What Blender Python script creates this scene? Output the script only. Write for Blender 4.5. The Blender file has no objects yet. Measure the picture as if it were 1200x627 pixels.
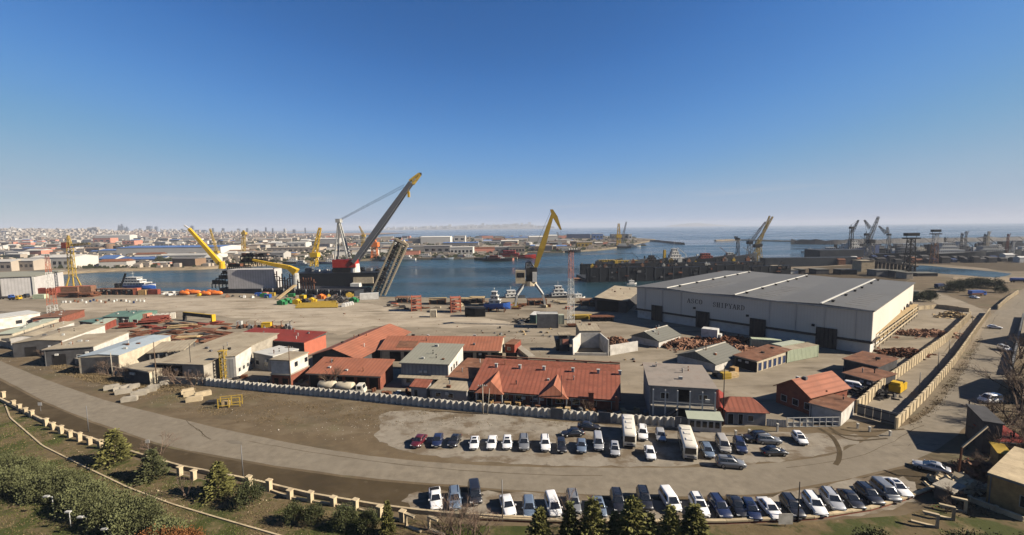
import bpy, bmesh, math, random
from mathutils import Vector, Matrix, Euler
random.seed(11)
scene = bpy.context.scene
COL = scene.collection
R = math.radians
# ---------------------------------------------------------------- camera
HC = 40.0                                    # metres above the yard
FPX = 524.0                                  # focal length in pixels of the 1200 x 627 photograph
PITCH, ROLL = R(5.18), R(0.62)
cam_d = bpy.data.cameras.new('camera')
cam_d.sensor_width = 36.0
cam_d.lens = 36.0 * FPX / 1200.0
cam_d.clip_start = 0.5
cam_d.clip_end = 60000
cam = bpy.data.objects.new('camera', cam_d)
COL.objects.link(cam)
CAMROT = Matrix.Rotation(R(90) - PITCH, 3, 'X') @ Matrix.Rotation(-ROLL, 3, 'Z')
cam.matrix_world = Matrix.Translation((0, 0, HC)) @ CAMROT.to_4x4()
scene.camera = cam
# ---------------------------------------------------------------- sky and sun
SUN_AZ, SUN_EL = R(99), R(31)                # azimuth from +Y towards +X
world = bpy.data.worlds.new('World')
scene.world = world
world.use_nodes = True
wn, wl = world.node_tree.nodes, world.node_tree.links
wn.clear()
SKY_R = [(0.10, 0.042), (0.135, 0.07), (0.223, 0.148), (0.485, 0.335), (0.63, 0.375), (0.97, 0.50)]
SKY_G = [(0.184, 0.15), (0.24, 0.212), (0.385, 0.335), (0.672, 0.45), (0.85, 0.475), (1.1, 0.54)]
SKY_B = [(0.36, 0.415), (0.456, 0.53), (0.63, 0.63), (0.75, 0.61), (0.9, 0.60), (1.1, 0.585)]
sky = wn.new('ShaderNodeTexSky')
sky.sky_type = 'NISHITA'
sky.sun_disc = False
sky.sun_elevation = SUN_EL
sky.sun_rotation = SUN_AZ
sky.altitude = 0
sky.air_density = 0.7
sky.dust_density = 0.15
sky.ozone_density = 3.0
bg = wn.new('ShaderNodeBackground')
bg.inputs['Strength'].default_value = 0.12
wo = wn.new('ShaderNodeOutputWorld')
def vscale(src, k):
    v = wn.new('ShaderNodeVectorMath'); v.operation = 'SCALE'; v.inputs['Scale'].default_value = k
    wl.new(src, v.inputs[0]); return v.outputs[0]
cv = wn.new('ShaderNodeRGBCurve')            # film response of the sky: deeper blue above, paler at the horizon
for ch, pts in ((0, SKY_R), (1, SKY_G), (2, SKY_B)):
    c_ = cv.mapping.curves[ch]
    c_.points[0].location = (0, 0)
    c_.points[1].location = (1, pts[-1][1] * 1.02)
    for x_, y_ in pts:
        c_.points.new(x_ * 0.5, y_)
cv.mapping.extend = 'HORIZONTAL'
cv.mapping.update()
wl.new(vscale(sky.outputs[0], 0.12 * 0.5), cv.inputs['Color'])
wtc = wn.new('ShaderNodeTexCoord')           # thin streaks of cirrus low over the horizon
wmp = wn.new('ShaderNodeMapping'); wmp.inputs['Scale'].default_value = (1.6, 1.6, 26)
wl.new(wtc.outputs['Generated'], wmp.inputs[0])
wno = wn.new('ShaderNodeTexNoise'); wno.inputs['Scale'].default_value = 1.5; wno.inputs['Detail'].default_value = 7; wno.inputs['Roughness'].default_value = 0.62
wl.new(wmp.outputs[0], wno.inputs['Vector'])
def wrange(src, a, b, lo, hi):
    r = wn.new('ShaderNodeMapRange'); r.interpolation_type = 'SMOOTHSTEP'
    r.inputs[1].default_value, r.inputs[2].default_value, r.inputs[3].default_value, r.inputs[4].default_value = a, b, lo, hi
    wl.new(src, r.inputs[0]); return r.outputs[0]
wsx = wn.new('ShaderNodeSeparateXYZ'); wl.new(wtc.outputs['Generated'], wsx.inputs[0])
def wmul(a, b):
    m = wn.new('ShaderNodeMath'); m.operation = 'MULTIPLY'; wl.new(a, m.inputs[0]); wl.new(b, m.inputs[1]); return m.outputs[0]
cir = wmul(wmul(wrange(wsx.outputs['Z'], 0.02, 0.05, 0, 1), wrange(wsx.outputs['Z'], 0.10, 0.05, 0, 1)), wrange(wno.outputs['Fac'], 0.52, 0.70, 0, 0.28))
wmx = wn.new('ShaderNodeMix'); wmx.data_type = 'RGBA'
wl.new(cir, wmx.inputs[0]); wl.new(cv.outputs[0], wmx.inputs[6]); wmx.inputs[7].default_value = (0.56, 0.56, 0.60, 1)
wl.new(vscale(wmx.outputs[2], 1 / 0.12 / 2 ** 1.7), bg.inputs[0])
wl.new(bg.outputs[0], wo.inputs[0])
S_DIR = Vector((math.sin(SUN_AZ) * math.cos(SUN_EL), math.cos(SUN_AZ) * math.cos(SUN_EL), math.sin(SUN_EL)))
sun_d = bpy.data.lights.new('sun', 'SUN')
sun_d.energy = 5.0
sun_d.angle = R(0.53)
sun_d.color = (1.0, 0.885, 0.735)
sun = bpy.data.objects.new('sun', sun_d)
sun.rotation_euler = (-S_DIR).to_track_quat('-Z', 'Y').to_euler()
sun.location = (200, 100, 300)
COL.objects.link(sun)
scene.view_settings.view_transform = 'Standard'
scene.view_settings.look = 'None'
scene.view_settings.exposure = 1.7
scene.view_settings.gamma = 1.0
scene.view_settings.use_curve_mapping = False
scene.cycles.max_bounces = 6
scene.cycles.volume_bounces = 0
scene.cycles.use_denoising = True
# ---------------------------------------------------------------- pixel -> place
def ray(px, py):
    return CAMROT @ Vector(((px - 600) / FPX, -(py - 313.5) / FPX, -1.0))
def G(px, py, z=0.0):
    """the point of the level z that the pixel looks at"""
    d = ray(px, py)
    t = (z - HC) / d.z
    return Vector((d.x * t, d.y * t, z))
def A(px, py, Y):
    """the point at depth Y on the pixel's ray"""
    d = ray(px, py)
    t = Y / d.y
    return Vector((d.x * t, Y, HC + d.z * t))
def HT(base, px, py):
    """height above base of a pixel seen straight above base"""
    d = ray(px, py)
    t = math.hypot(base.x, base.y) / math.hypot(d.x, d.y)
    return HC + d.z * t - base.z
def MPP(p):
    """metres per photo pixel at the point p"""
    return p.y / FPX
# ---------------------------------------------------------------- materials
MATS = {}
ALB = 0.44                                   # real-world albedo for the swatches below
def mat(name, col, rough=0.85, var=0.22, scale=0.6, bump=0.0, metal=0.0, spec=0.3, corr=None, stain=None, big=None, coat=0.0, rnd=0.0, emit=None):
    if name in MATS:
        return MATS[name]
    m = bpy.data.materials.new(name)
    m.use_nodes = True
    nt = m.node_tree
    N, L = nt.nodes, nt.links
    b = N['Principled BSDF']
    b.inputs['Roughness'].default_value = rough
    b.inputs['Metallic'].default_value = metal
    b.inputs['Specular IOR Level'].default_value = spec if rough < 0.5 else 0.06
    if coat:
        b.inputs['Coat Weight'].default_value = coat
        b.inputs['Coat Roughness'].default_value = 0.08
    tc = N.new('ShaderNodeTexCoord')
    oi = N.new('ShaderNodeObjectInfo')
    va = N.new('ShaderNodeVectorMath'); va.operation = 'ADD'
    sc_ = N.new('ShaderNodeVectorMath'); sc_.operation = 'SCALE'
    sc_.inputs['Scale'].default_value = 57.0
    cb = N.new('ShaderNodeCombineXYZ')
    for k in range(3):
        L.new(oi.outputs['Random'], cb.inputs[k])
    L.new(cb.outputs[0], sc_.inputs[0])
    L.new(tc.outputs['Object'], va.inputs[0])
    L.new(sc_.outputs[0], va.inputs[1])
    vec = va.outputs[0]
    def noise(s, det=5, ro=0.6, v=None):
        n = N.new('ShaderNodeTexNoise')
        n.inputs['Scale'].default_value = s
        n.inputs['Detail'].default_value = det
        n.inputs['Roughness'].default_value = ro
        L.new(v or vec, n.inputs['Vector'])
        return n.outputs['Fac']
    def maprange(f, a, bb, lo, hi):
        r = N.new('ShaderNodeMapRange')
        r.inputs[1].default_value, r.inputs[2].default_value = a, bb
        r.inputs[3].default_value, r.inputs[4].default_value = lo, hi
        L.new(f, r.inputs[0])
        return r.outputs[0]
    def mixc(f, a, bb, mode='MIX'):
        x = N.new('ShaderNodeMix'); x.data_type = 'RGBA'; x.blend_type = mode
        if isinstance(f, (int, float)):
            x.inputs[0].default_value = f
        else:
            L.new(f, x.inputs[0])
        for idx, val in ((6, a), (7, bb)):
            if isinstance(val, tuple):
                x.inputs[idx].default_value = (val[0], val[1], val[2], 1)
            else:
                L.new(val, x.inputs[idx])
        return x.outputs[2]
    k_a = 0.62 if name.startswith('car_') else ALB
    col = tuple(c * k_a for c in col)
    lo = tuple(c * (1 - var) for c in col)
    hi = tuple(min(1, c * (1 + var)) for c in col)
    f1 = noise(scale)
    c = mixc(maprange(f1, 0.3, 0.7, 0, 1), lo, hi)
    for (scol, sscale, t0, t1, amt) in (stain or ()):
        fs = maprange(noise(sscale, 6, 0.65), t0, t1, 0, amt)
        c = mixc(fs, c, tuple(k * ALB for k in scol))
    if rnd:
        rr = maprange(oi.outputs['Random'], 0, 1, 1 - rnd, 1 + rnd)
        g = N.new('ShaderNodeCombineXYZ')
        for k in range(3):
            L.new(rr, g.inputs[k])
        c = mixc(1.0, c, g.outputs[0], 'MULTIPLY')
    hgt = None
    if corr:
        ax, period, depth = corr
        w = N.new('ShaderNodeTexWave')
        w.wave_type = 'BANDS'
        w.bands_direction = ax
        w.inputs['Scale'].default_value = 2 * math.pi / (period * 20.0) * 1.0
        w.inputs['Distortion'].default_value = 0
        L.new(tc.outputs['Object'], w.inputs['Vector'])
        hgt = w.outputs['Fac']
        c = mixc(maprange(hgt, 0, 0.5, depth, 0), c, tuple(k * 0.62 for k in col))
    L.new(c, b.inputs['Base Color'])
    if bump:
        bp = N.new('ShaderNodeBump')
        bp.inputs['Strength'].default_value = 0.6
        bp.inputs['Distance'].default_value = bump
        L.new(noise(scale * 6, 4), bp.inputs['Height'])
        L.new(bp.outputs[0], b.inputs['Normal'])
    if emit:
        b.inputs['Emission Color'].default_value = (*emit[:3], 1)
        b.inputs['Emission Strength'].default_value = emit[3]
    MATS[name] = m
    return m
RUST = (0.16, 0.065, 0.035)
DIRT = (0.13, 0.10, 0.07)
mat('concrete', (0.42, 0.38, 0.31), stain=[((0.2, 0.17, 0.13), 0.35, 0.5, 0.75, 0.6)], bump=0.02)
mat('concrete_cream', (0.60, 0.49, 0.32), stain=[((0.28, 0.2, 0.12), 0.5, 0.52, 0.8, 0.6)], bump=0.02, rnd=0.12)
mat('concrete_pale', (0.72, 0.68, 0.58), stain=[((0.25, 0.2, 0.15), 0.7, 0.5, 0.8, 0.7)], bump=0.02, rnd=0.1)
mat('plaster_white', (0.66, 0.63, 0.57), stain=[((0.36, 0.3, 0.23), 0.4, 0.55, 0.8, 0.5)], bump=0.01)
mat('plaster_cream', (0.60, 0.53, 0.40), stain=[((0.32, 0.25, 0.17), 0.4, 0.5, 0.8, 0.5)], bump=0.01)
mat('plaster_grey', (0.33, 0.33, 0.33), stain=[((0.18, 0.16, 0.14), 0.4, 0.5, 0.8, 0.6)], bump=0.01)
mat('hall_cladding', (0.80, 0.75, 0.65), var=0.06, scale=0.08, corr=('X', 0.9, 0.12), rough=0.6)
mat('hall_cladding_side', (0.80, 0.75, 0.65), var=0.06, scale=0.08, corr=('Y', 0.9, 0.12), rough=0.6)
mat('hall_base', (0.72, 0.69, 0.63), var=0.15, scale=0.2, stain=[((0.2, 0.17, 0.14), 0.3, 0.55, 0.75, 0.5)])
mat('hall_dark', (0.07, 0.06, 0.055), var=0.2)
mat('hall_roof', (0.18, 0.18, 0.172), var=0.1, scale=0.05, stain=[((0.145, 0.14, 0.13), 0.12, 0.5, 0.7, 0.6), ((0.21, 0.17, 0.13), 0.5, 0.62, 0.8, 0.5)], corr=('Y', 1.4, 0.35), rough=0.55)
mat('skylight', (0.66, 0.64, 0.56), var=0.1, rough=0.4)
mat('roof_red', (0.355, 0.125, 0.082), var=0.16, scale=0.25, stain=[((0.20, 0.085, 0.06), 0.35, 0.48, 0.7, 0.6), ((0.46, 0.22, 0.15), 0.6, 0.56, 0.74, 0.45), ((0.13, 0.07, 0.055), 1.4, 0.62, 0.75, 0.5)], corr=('X', 1.0, 0.65), rough=0.6)
mat('roof_orange', (0.42, 0.165, 0.1), var=0.14, scale=0.25, stain=[((0.24, 0.11, 0.075), 0.3, 0.48, 0.7, 0.6), ((0.52, 0.27, 0.18), 0.6, 0.56, 0.74, 0.45), ((0.16, 0.085, 0.06), 1.4, 0.62, 0.75, 0.5)], corr=('X', 1.0, 0.6), rough=0.65)
mat('roof_maroon', (0.30, 0.055, 0.04), var=0.14, scale=0.25, stain=[((0.16, 0.05, 0.04), 0.35, 0.48, 0.72, 0.6), ((0.34, 0.11, 0.085), 0.7, 0.56, 0.74, 0.4)], corr=('X', 1.0, 0.6), rough=0.6)
mat('roof_grey', (0.20, 0.20, 0.175), var=0.14, scale=0.3, corr=('X', 0.9, 0.4), stain=[((0.12, 0.11, 0.09), 0.3, 0.5, 0.75, 0.5)])
mat('roof_greygreen', (0.33, 0.33, 0.27), var=0.12, scale=0.3, corr=('X', 0.9, 0.3), stain=[((0.2, 0.17, 0.13), 0.3, 0.5, 0.75, 0.5)])
mat('roof_beige', (0.43, 0.37, 0.27), var=0.15, scale=0.25, corr=('X', 1.1, 0.35), stain=[((0.26, 0.19, 0.13), 0.22, 0.48, 0.72, 0.7), ((0.52, 0.48, 0.4), 0.3, 0.6, 0.8, 0.5)])
mat('roof_palegreen', (0.46, 0.50, 0.40), var=0.12, scale=0.3, stain=[((0.3, 0.27, 0.2), 0.3, 0.55, 0.78, 0.5)])
mat('roof_blue', (0.42, 0.50, 0.56), var=0.15, scale=0.3, corr=('X', 0.9, 0.3), stain=[((0.32, 0.28, 0.22), 0.3, 0.5, 0.75, 0.6)])
mat('roof_rust', (0.24, 0.12, 0.075), var=0.3, scale=0.5, stain=[((0.1, 0.06, 0.045), 0.4, 0.5, 0.7, 0.6), ((0.42, 0.3, 0.22), 0.6, 0.58, 0.75, 0.5)])
mat('wall_red', (0.50, 0.16, 0.10), var=0.1, stain=[((0.3, 0.12, 0.08), 0.4, 0.55, 0.8, 0.5)])
mat('wall_dark', (0.085, 0.085, 0.088), var=0.25, stain=[((0.06, 0.05, 0.045), 0.4, 0.5, 0.75, 0.6)])  # kept dark so the shed fronts look shaded
mat('wall_corrugated', (0.36, 0.36, 0.35), var=0.14, corr=('X', 1.0, 0.6))
mat('brick_red', (0.28, 0.10, 0.065), var=0.25, scale=1.2, stain=[((0.15, 0.08, 0.06), 0.5, 0.5, 0.75, 0.5)])
mat('glass_dark', (0.02, 0.024, 0.03), rough=0.12, var=0.2, spec=0.6)
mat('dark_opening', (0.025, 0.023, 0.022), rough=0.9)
mat('frame_white', (0.66, 0.65, 0.6), rough=0.6, var=0.1)
mat('steel_grey', (0.22, 0.22, 0.22), rough=0.55, metal=0.3, stain=[(RUST, 0.8, 0.6, 0.8, 0.5)])
mat('steel_boom', (0.17, 0.175, 0.19), rough=0.5, metal=0.2, var=0.1)
mat('steel_dark', (0.042, 0.04, 0.04), rough=0.7, var=0.35, stain=[(RUST, 0.4, 0.6, 0.8, 0.4)])
mat('steel_black', (0.018, 0.018, 0.02), rough=0.7, var=0.3)
mat('steel_pale', (0.50, 0.50, 0.47), rough=0.6, stain=[(RUST, 0.6, 0.62, 0.85, 0.5)])
mat('steel_white', (0.72, 0.71, 0.67), rough=0.5, stain=[(RUST, 0.5, 0.66, 0.88, 0.5)])
mat('steel_beige', (0.62, 0.52, 0.36), rough=0.65, stain=[(RUST, 0.5, 0.55, 0.8, 0.6)])
mat('rust', (0.20, 0.085, 0.045), var=0.35, scale=0.8, stain=[((0.09, 0.05, 0.04), 0.6, 0.5, 0.72, 0.7)], rnd=0.25)
mat('rust_bright', (0.27, 0.145, 0.09), var=0.3, scale=0.8, rnd=0.25)
mat('rust_red', (0.25, 0.065, 0.045), var=0.25, scale=0.6, rnd=0.2)
mat('paint_yellow', (0.70, 0.44, 0.03), rough=0.5, var=0.12, stain=[(RUST, 0.7, 0.66, 0.85, 0.45)])
mat('paint_ochre', (0.50, 0.34, 0.06), rough=0.6, var=0.15, stain=[(RUST, 0.6, 0.58, 0.8, 0.5)])
mat('paint_red', (0.45, 0.035, 0.025), rough=0.5, var=0.12)
mat('paint_redorange', (0.50, 0.16, 0.09), rough=0.6, var=0.15)
mat('mast_red', (0.42, 0.20, 0.16), rough=0.6, var=0.15)
mat('paint_orange', (0.78, 0.20, 0.03), rough=0.45, var=0.1)
mat('paint_blue', (0.025, 0.11, 0.45), rough=0.45, var=0.12)
mat('paint_navy', (0.03, 0.05, 0.12), rough=0.5, var=0.2)
mat('paint_green', (0.04, 0.22, 0.08), rough=0.5, var=0.15)
mat('paint_palegreen', (0.50, 0.56, 0.40), rough=0.6, var=0.08, corr=('X', 0.9, 0.3), stain=[(RUST, 0.5, 0.64, 0.85, 0.4)])
mat('paint_teal', (0.13, 0.22, 0.18), rough=0.5, var=0.15)
mat('paint_pink', (0.62, 0.27, 0.19), rough=0.7, var=0.12)
mat('hull_black', (0.014, 0.017, 0.022), rough=0.55, var=0.25, scale=0.2, stain=[(RUST, 0.15, 0.66, 0.85, 0.3)])
mat('hull_grey', (0.045, 0.052, 0.062), rough=0.6, var=0.2, scale=0.2, stain=[(RUST, 0.2, 0.66, 0.85, 0.3)])
mat('box_grey', (0.62, 0.60, 0.58), rough=0.7, var=0.12, scale=0.3, corr=('X', 1.6, 0.4))
mat('wood', (0.42, 0.27, 0.12), var=0.25, scale=1.5)
mat('wood_pale', (0.50, 0.37, 0.20), var=0.25, scale=1.2, rnd=0.15)
mat('tyre', (0.018, 0.018, 0.018), rough=0.85)
mat('rim', (0.45, 0.45, 0.46), rough=0.35, metal=0.7, var=0.05)
mat('lamp_glass', (0.75, 0.75, 0.72), rough=0.15, var=0.05, spec=0.6)
mat('tail_glass', (0.40, 0.02, 0.015), rough=0.2, var=0.05, spec=0.6)
mat('plastic_black', (0.025, 0.025, 0.026), rough=0.6)
for k_, c_ in dict(white=(0.74, 0.74, 0.73), silver=(0.42, 0.43, 0.44), grey=(0.19, 0.20, 0.21), black=(0.014, 0.014, 0.016), navy=(0.012, 0.02, 0.06), maroon=(0.09, 0.01, 0.015), steelblue=(0.15, 0.20, 0.27), beige=(0.36, 0.34, 0.30), cream=(0.66, 0.62, 0.52)).items():
    mat('car_' + k_, c_, rough=0.35, var=0.05, scale=1.2, coat=0.6, spec=0.5, metal=0.25 if k_ in ('silver', 'grey', 'steelblue') else 0, stain=[((0.22, 0.18, 0.13), 1.1, 0.55, 0.85, 0.22)])
mat('needles', (0.125, 0.135, 0.048), var=0.35, scale=0.9, rough=0.75, rnd=0.2)
mat('needles_yellow', (0.175, 0.17, 0.055), var=0.35, scale=0.9, rough=0.75, rnd=0.2)
mat('needles_grey', (0.135, 0.145, 0.065), var=0.3, scale=0.7, rough=0.8, rnd=0.2)
mat('leaves_dark', (0.085, 0.095, 0.042), var=0.35, scale=0.9, rough=0.7, rnd=0.25)
mat('leaves_rust', (0.24, 0.105, 0.04), var=0.35, scale=0.9, rough=0.8)
mat('bark', (0.17, 0.12, 0.085), var=0.3, scale=3)
mat('twig', (0.19, 0.135, 0.10), var=0.25, scale=2, rnd=0.15)
mat('dry_grass', (0.22, 0.165, 0.09), var=0.35, scale=1.2)
mat('far_white', (0.62, 0.60, 0.55), var=0.1, scale=0.03, rnd=0.25)
mat('far_beige', (0.42, 0.36, 0.29), var=0.15, scale=0.03, rnd=0.3)
mat('far_grey', (0.26, 0.25, 0.24), var=0.15, scale=0.03, rnd=0.3)
mat('far_brown', (0.26, 0.17, 0.11), var=0.2, scale=0.03, rnd=0.3)
mat('far_blue', (0.10, 0.19, 0.42), var=0.1, scale=0.03, rnd=0.2)
mat('far_glass', (0.10, 0.13, 0.18), var=0.1, scale=0.03, rough=0.3, rnd=0.2)
# ---------------------------------------------------------------- mesh builder
class MB:
    def __init__(self):
        self.v, self.f = [], []
    def poly(self, pts):
        n = len(self.v)
        self.v += [tuple(p) for p in pts]
        self.f.append(tuple(range(n, n + len(pts))))
        return self
    def box(self, x0, x1, y0, y1, z0, z1):
        n = len(self.v)
        self.v += [(x0, y0, z0), (x1, y0, z0), (x1, y1, z0), (x0, y1, z0), (x0, y0, z1), (x1, y0, z1), (x1, y1, z1), (x0, y1, z1)]
        self.f += [tuple(n + k for k in q) for q in ((3, 2, 1, 0), (4, 5, 6, 7), (0, 1, 5, 4), (1, 2, 6, 5), (2, 3, 7, 6), (3, 0, 4, 7))]
        return self
    def prism(self, pts, z0, z1):
        n, k = len(self.v), len(pts)
        self.v += [(p[0], p[1], z0) for p in pts] + [(p[0], p[1], z1) for p in pts]
        self.f.append(tuple(n + i for i in reversed(range(k))))
        self.f.append(tuple(n + k + i for i in range(k)))
        for i in range(k):
            j = (i + 1) % k
            self.f.append((n + i, n + j, n + k + j, n + k + i))
        return self
    def loft(self, rings, caps=True):
        n, k = len(self.v), len(rings[0])
        for r in rings:
            self.v += [tuple(p) for p in r]
        for a in range(len(rings) - 1):
            for i in range(k):
                j = (i + 1) % k
                self.f.append((n + a * k + i, n + a * k + j, n + (a + 1) * k + j, n + (a + 1) * k + i))
        if caps:
            self.f.append(tuple(n + i for i in reversed(range(k))))
            self.f.append(tuple(n + (len(rings) - 1) * k + i for i in range(k)))
        return self
    def _frame(self, p, q):
        d = (Vector(q) - Vector(p)).normalized()
        up = Vector((0, 0, 1)) if abs(d.z) < 0.95 else Vector((0, 1, 0))
        s = d.cross(up).normalized()
        return s, s.cross(d).normalized()
    def tube(self, p, q, r0, r1=None, n=6):
        r1 = r0 if r1 is None else r1
        s, u = self._frame(p, q)
        p, q = Vector(p), Vector(q)
        rings = [[c + (s * math.cos(2 * math.pi * i / n) + u * math.sin(2 * math.pi * i / n)) * r for i in range(n)] for c, r in ((p, r0), (q, r1))]
        return self.loft(rings)
    def bar(self, p, q, w, h=None):
        h = w if h is None else h
        s, u = self._frame(p, q)
        p, q = Vector(p), Vector(q)
        rings = [[c - s * w / 2 - u * h / 2, c + s * w / 2 - u * h / 2, c + s * w / 2 + u * h / 2, c - s * w / 2 + u * h / 2] for c in (p, q)]
        return self.loft(rings)
    def lattice(self, p, q, w0, w1, n, r, rd=None, h0=None, h1=None):
        """a four-chord lattice mast or boom from p to q"""
        rd = rd or r * 0.6
        s, u = self._frame(p, q)
        p, q = Vector(p), Vector(q)
        h0 = w0 if h0 is None else h0
        h1 = w1 if h1 is None else h1
        def ring(t):
            c = p.lerp(q, t); w = (w0 + (w1 - w0) * t) / 2; h = (h0 + (h1 - h0) * t) / 2
            return [c - s * w - u * h, c + s * w - u * h, c + s * w + u * h, c - s * w + u * h]
        a0, a1 = ring(0), ring(1)
        for k in range(4):
            self.bar(a0[k], a1[k], r * 2)
        for i in range(n):
            ra, rb = ring(i / n), ring((i + 1) / n)
            for k in range(4):
                j = (k + 1) % 4
                if (i + k) % 2:
                    self.bar(ra[k], rb[j], rd * 2)
                else:
                    self.bar(ra[j], rb[k], rd * 2)
                self.bar(rb[k], rb[j], rd * 2)
        return self
    def mesh(self, name, smooth=False):
        me = bpy.data.meshes.new(name)
        me.from_pydata(self.v, [], self.f)
        me.validate()
        if smooth:
            for p in me.polygons:
                p.use_smooth = True
        me.update()
        return me
    def build(self, name, m, parent=None, smooth=False):
        return link(name, self.mesh(name, smooth), m, parent)
def link(name, me, m=None, parent=None):
    o = bpy.data.objects.new(name, me)
    COL.objects.link(o)
    if m is not None and not me.materials:
        me.materials.append(MATS[m] if isinstance(m, str) else m)
    if parent is not None:
        o.parent = parent
    return o
def tag(o, label, cat, group=None):
    o['label'] = label; o['category'] = cat
    if group:
        o['group'] = group
    return o
def thing(name, label, cat, loc=(0, 0, 0), rz=0.0, group=None):
    o = bpy.data.objects.new(name, None)
    o.empty_display_size = 0.3
    COL.objects.link(o)
    o.location = loc; o.rotation_euler = (0, 0, rz)
    return tag(o, label, cat, group)
def struct(name, o):
    o['kind'] = 'structure'
    return o
def stuff(o, label=None, cat=None):
    o['kind'] = 'stuff'
    if label:
        o['label'] = label; o['category'] = cat
    return o
def copy_tree(o, parent=None):
    c = o.copy(); COL.objects.link(c); c.parent = parent
    for ch in list(o.children):
        copy_tree(ch, c)
    return c
def kids(root):
    return [root] + list(root.children) + [g for c in root.children for g in c.children]
def repaint(o, m):
    for s in o.material_slots:
        s.link = 'OBJECT'
        s.material = MATS[m]
def curve(pts, n=6):
    """Catmull-Rom through 2D/3D points"""
    P = [Vector(p) for p in pts]
    P = [P[0] * 2 - P[1]] + P + [P[-1] * 2 - P[-2]]
    out = []
    for i in range(1, len(P) - 2):
        for k in range(n):
            t = k / n
            a, b, c, d = P[i - 1], P[i], P[i + 1], P[i + 2]
            out.append(0.5 * ((2 * b) + (c - a) * t + (2 * a - 5 * b + 4 * c - d) * t * t + (3 * b - a - 3 * c + d) * t ** 3))
    out.append(P[-2])
    return out
def heading(a, b):
    return math.atan2(b.y - a.y, b.x - a.x)
# ================================================================ setting: water, land, roads
ZW = -2.5
def surface(name, cols, scales, rough=0.9, bump=0.03, streak=None):
    """ground material: cols = base + [(colour, scale, t0, t1, amount, stretch)]"""
    m = bpy.data.materials.new(name); m.use_nodes = True
    N, L = m.node_tree.nodes, m.node_tree.links
    b = N['Principled BSDF']; b.inputs['Roughness'].default_value = rough; b.inputs['Specular IOR Level'].default_value = 0.05
    tc = N.new('ShaderNodeTexCoord')
    def noise(s, st=1.0, det=7, off=0.0, ang=0.0):
        mp = N.new('ShaderNodeMapping')
        mp.inputs['Scale'].default_value = (s, s * st, s)
        mp.inputs['Location'].default_value = (off, off * 1.7, 0)
        mp.inputs['Rotation'].default_value = (0, 0, ang)
        L.new(tc.outputs['Object'], mp.inputs[0])
        n = N.new('ShaderNodeTexNoise'); n.inputs['Scale'].default_value = 1.0
        n.inputs['Detail'].default_value = det; n.inputs['Roughness'].default_value = 0.62
        L.new(mp.outputs[0], n.inputs['Vector'])
        return n.outputs['Fac']
    base = tuple(k * ALB for k in cols[0])
    def mix(f, a, c2):
        x = N.new('ShaderNodeMix'); x.data_type = 'RGBA'
        L.new(f, x.inputs[0])
        for i, v in ((6, a), (7, c2)):
            if isinstance(v, tuple): x.inputs[i].default_value = (*v, 1)
            else: L.new(v, x.inputs[i])
        return x.outputs[2]
    def rng(f, a, c2, hi):
        r = N.new('ShaderNodeMapRange'); r.inputs[1].default_value = a; r.inputs[2].default_value = c2; r.inputs[4].default_value = hi
        L.new(f, r.inputs[0]); return r.outputs[0]
    c = mix(rng(noise(scales), 0.3, 0.7, 1.0), tuple(k * 0.8 for k in base), tuple(k * 1.18 for k in base))
    for i, (col, s, t0, t1, amt, st, ang) in enumerate(cols[1]):
        c = mix(rng(noise(s, st, 7, 13.1 * (i + 1), ang), t0, t1, amt), c, tuple(k * ALB for k in col))
    L.new(c, b.inputs['Base Color'])
    if bump:
        bp = N.new('ShaderNodeBump'); bp.inputs['Distance'].default_value = bump; bp.inputs['Strength'].default_value = 0.7
        L.new(noise(2.2), bp.inputs['Height']); L.new(bp.outputs[0], b.inputs['Normal'])
    MATS[name] = m
    return m
surface('m_ground', ((0.235, 0.19, 0.135), [((0.33, 0.28, 0.21), 0.012, 0.48, 0.62, 0.8, 1, 0), ((0.13, 0.115, 0.075), 0.02, 0.52, 0.68, 0.8, 1.6, 0.2), ((0.11, 0.12, 0.06), 0.03, 0.56, 0.7, 0.6, 1, 0), ((0.40, 0.36, 0.29), 0.09, 0.6, 0.7, 0.5, 1, 0)]), 0.05)
surface('m_apron', ((0.315, 0.268, 0.20), [((0.225, 0.187, 0.138), 0.05, 0.48, 0.62, 0.65, 2.6, 0.25), ((0.40, 0.345, 0.265), 0.035, 0.5, 0.66, 0.7, 2.0, 0.25), ((0.15, 0.125, 0.09), 0.03, 0.55, 0.66, 0.8, 4.0, 0.2), ((0.42, 0.385, 0.32), 0.22, 0.6, 0.72, 0.45, 1, 0), ((0.14, 0.115, 0.09), 0.3, 0.62, 0.72, 0.55, 1, 0)]), 0.12)
surface('m_road', ((0.262, 0.226, 0.173), [((0.225, 0.193, 0.147), 0.06, 0.45, 0.6, 0.6, 0.35, 0.0), ((0.29, 0.255, 0.2), 0.11, 0.52, 0.66, 0.55, 1.0, 0), ((0.19, 0.163, 0.127), 0.25, 0.62, 0.74, 0.4, 1, 0)]), 0.6, bump=0.008)
surface('m_verge', ((0.165, 0.125, 0.078), [((0.225, 0.18, 0.12), 0.10, 0.5, 0.63, 0.8, 2.0, 0.2), ((0.125, 0.10, 0.065), 0.07, 0.52, 0.64, 0.8, 1.5, 0), ((0.125, 0.125, 0.058), 0.055, 0.54, 0.66, 0.55, 1, 0), ((0.29, 0.24, 0.17), 0.5, 0.62, 0.74, 0.5, 1, 0)]), 0.3)
surface('m_strip', ((0.088, 0.066, 0.038), [((0.125, 0.095, 0.058), 0.12, 0.5, 0.64, 0.8, 2.0, 0.2), ((0.06, 0.046, 0.028), 0.08, 0.52, 0.64, 0.7, 1.5, 0), ((0.20, 0.16, 0.105), 0.5, 0.64, 0.75, 0.5, 1, 0)]), 0.3)
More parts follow.
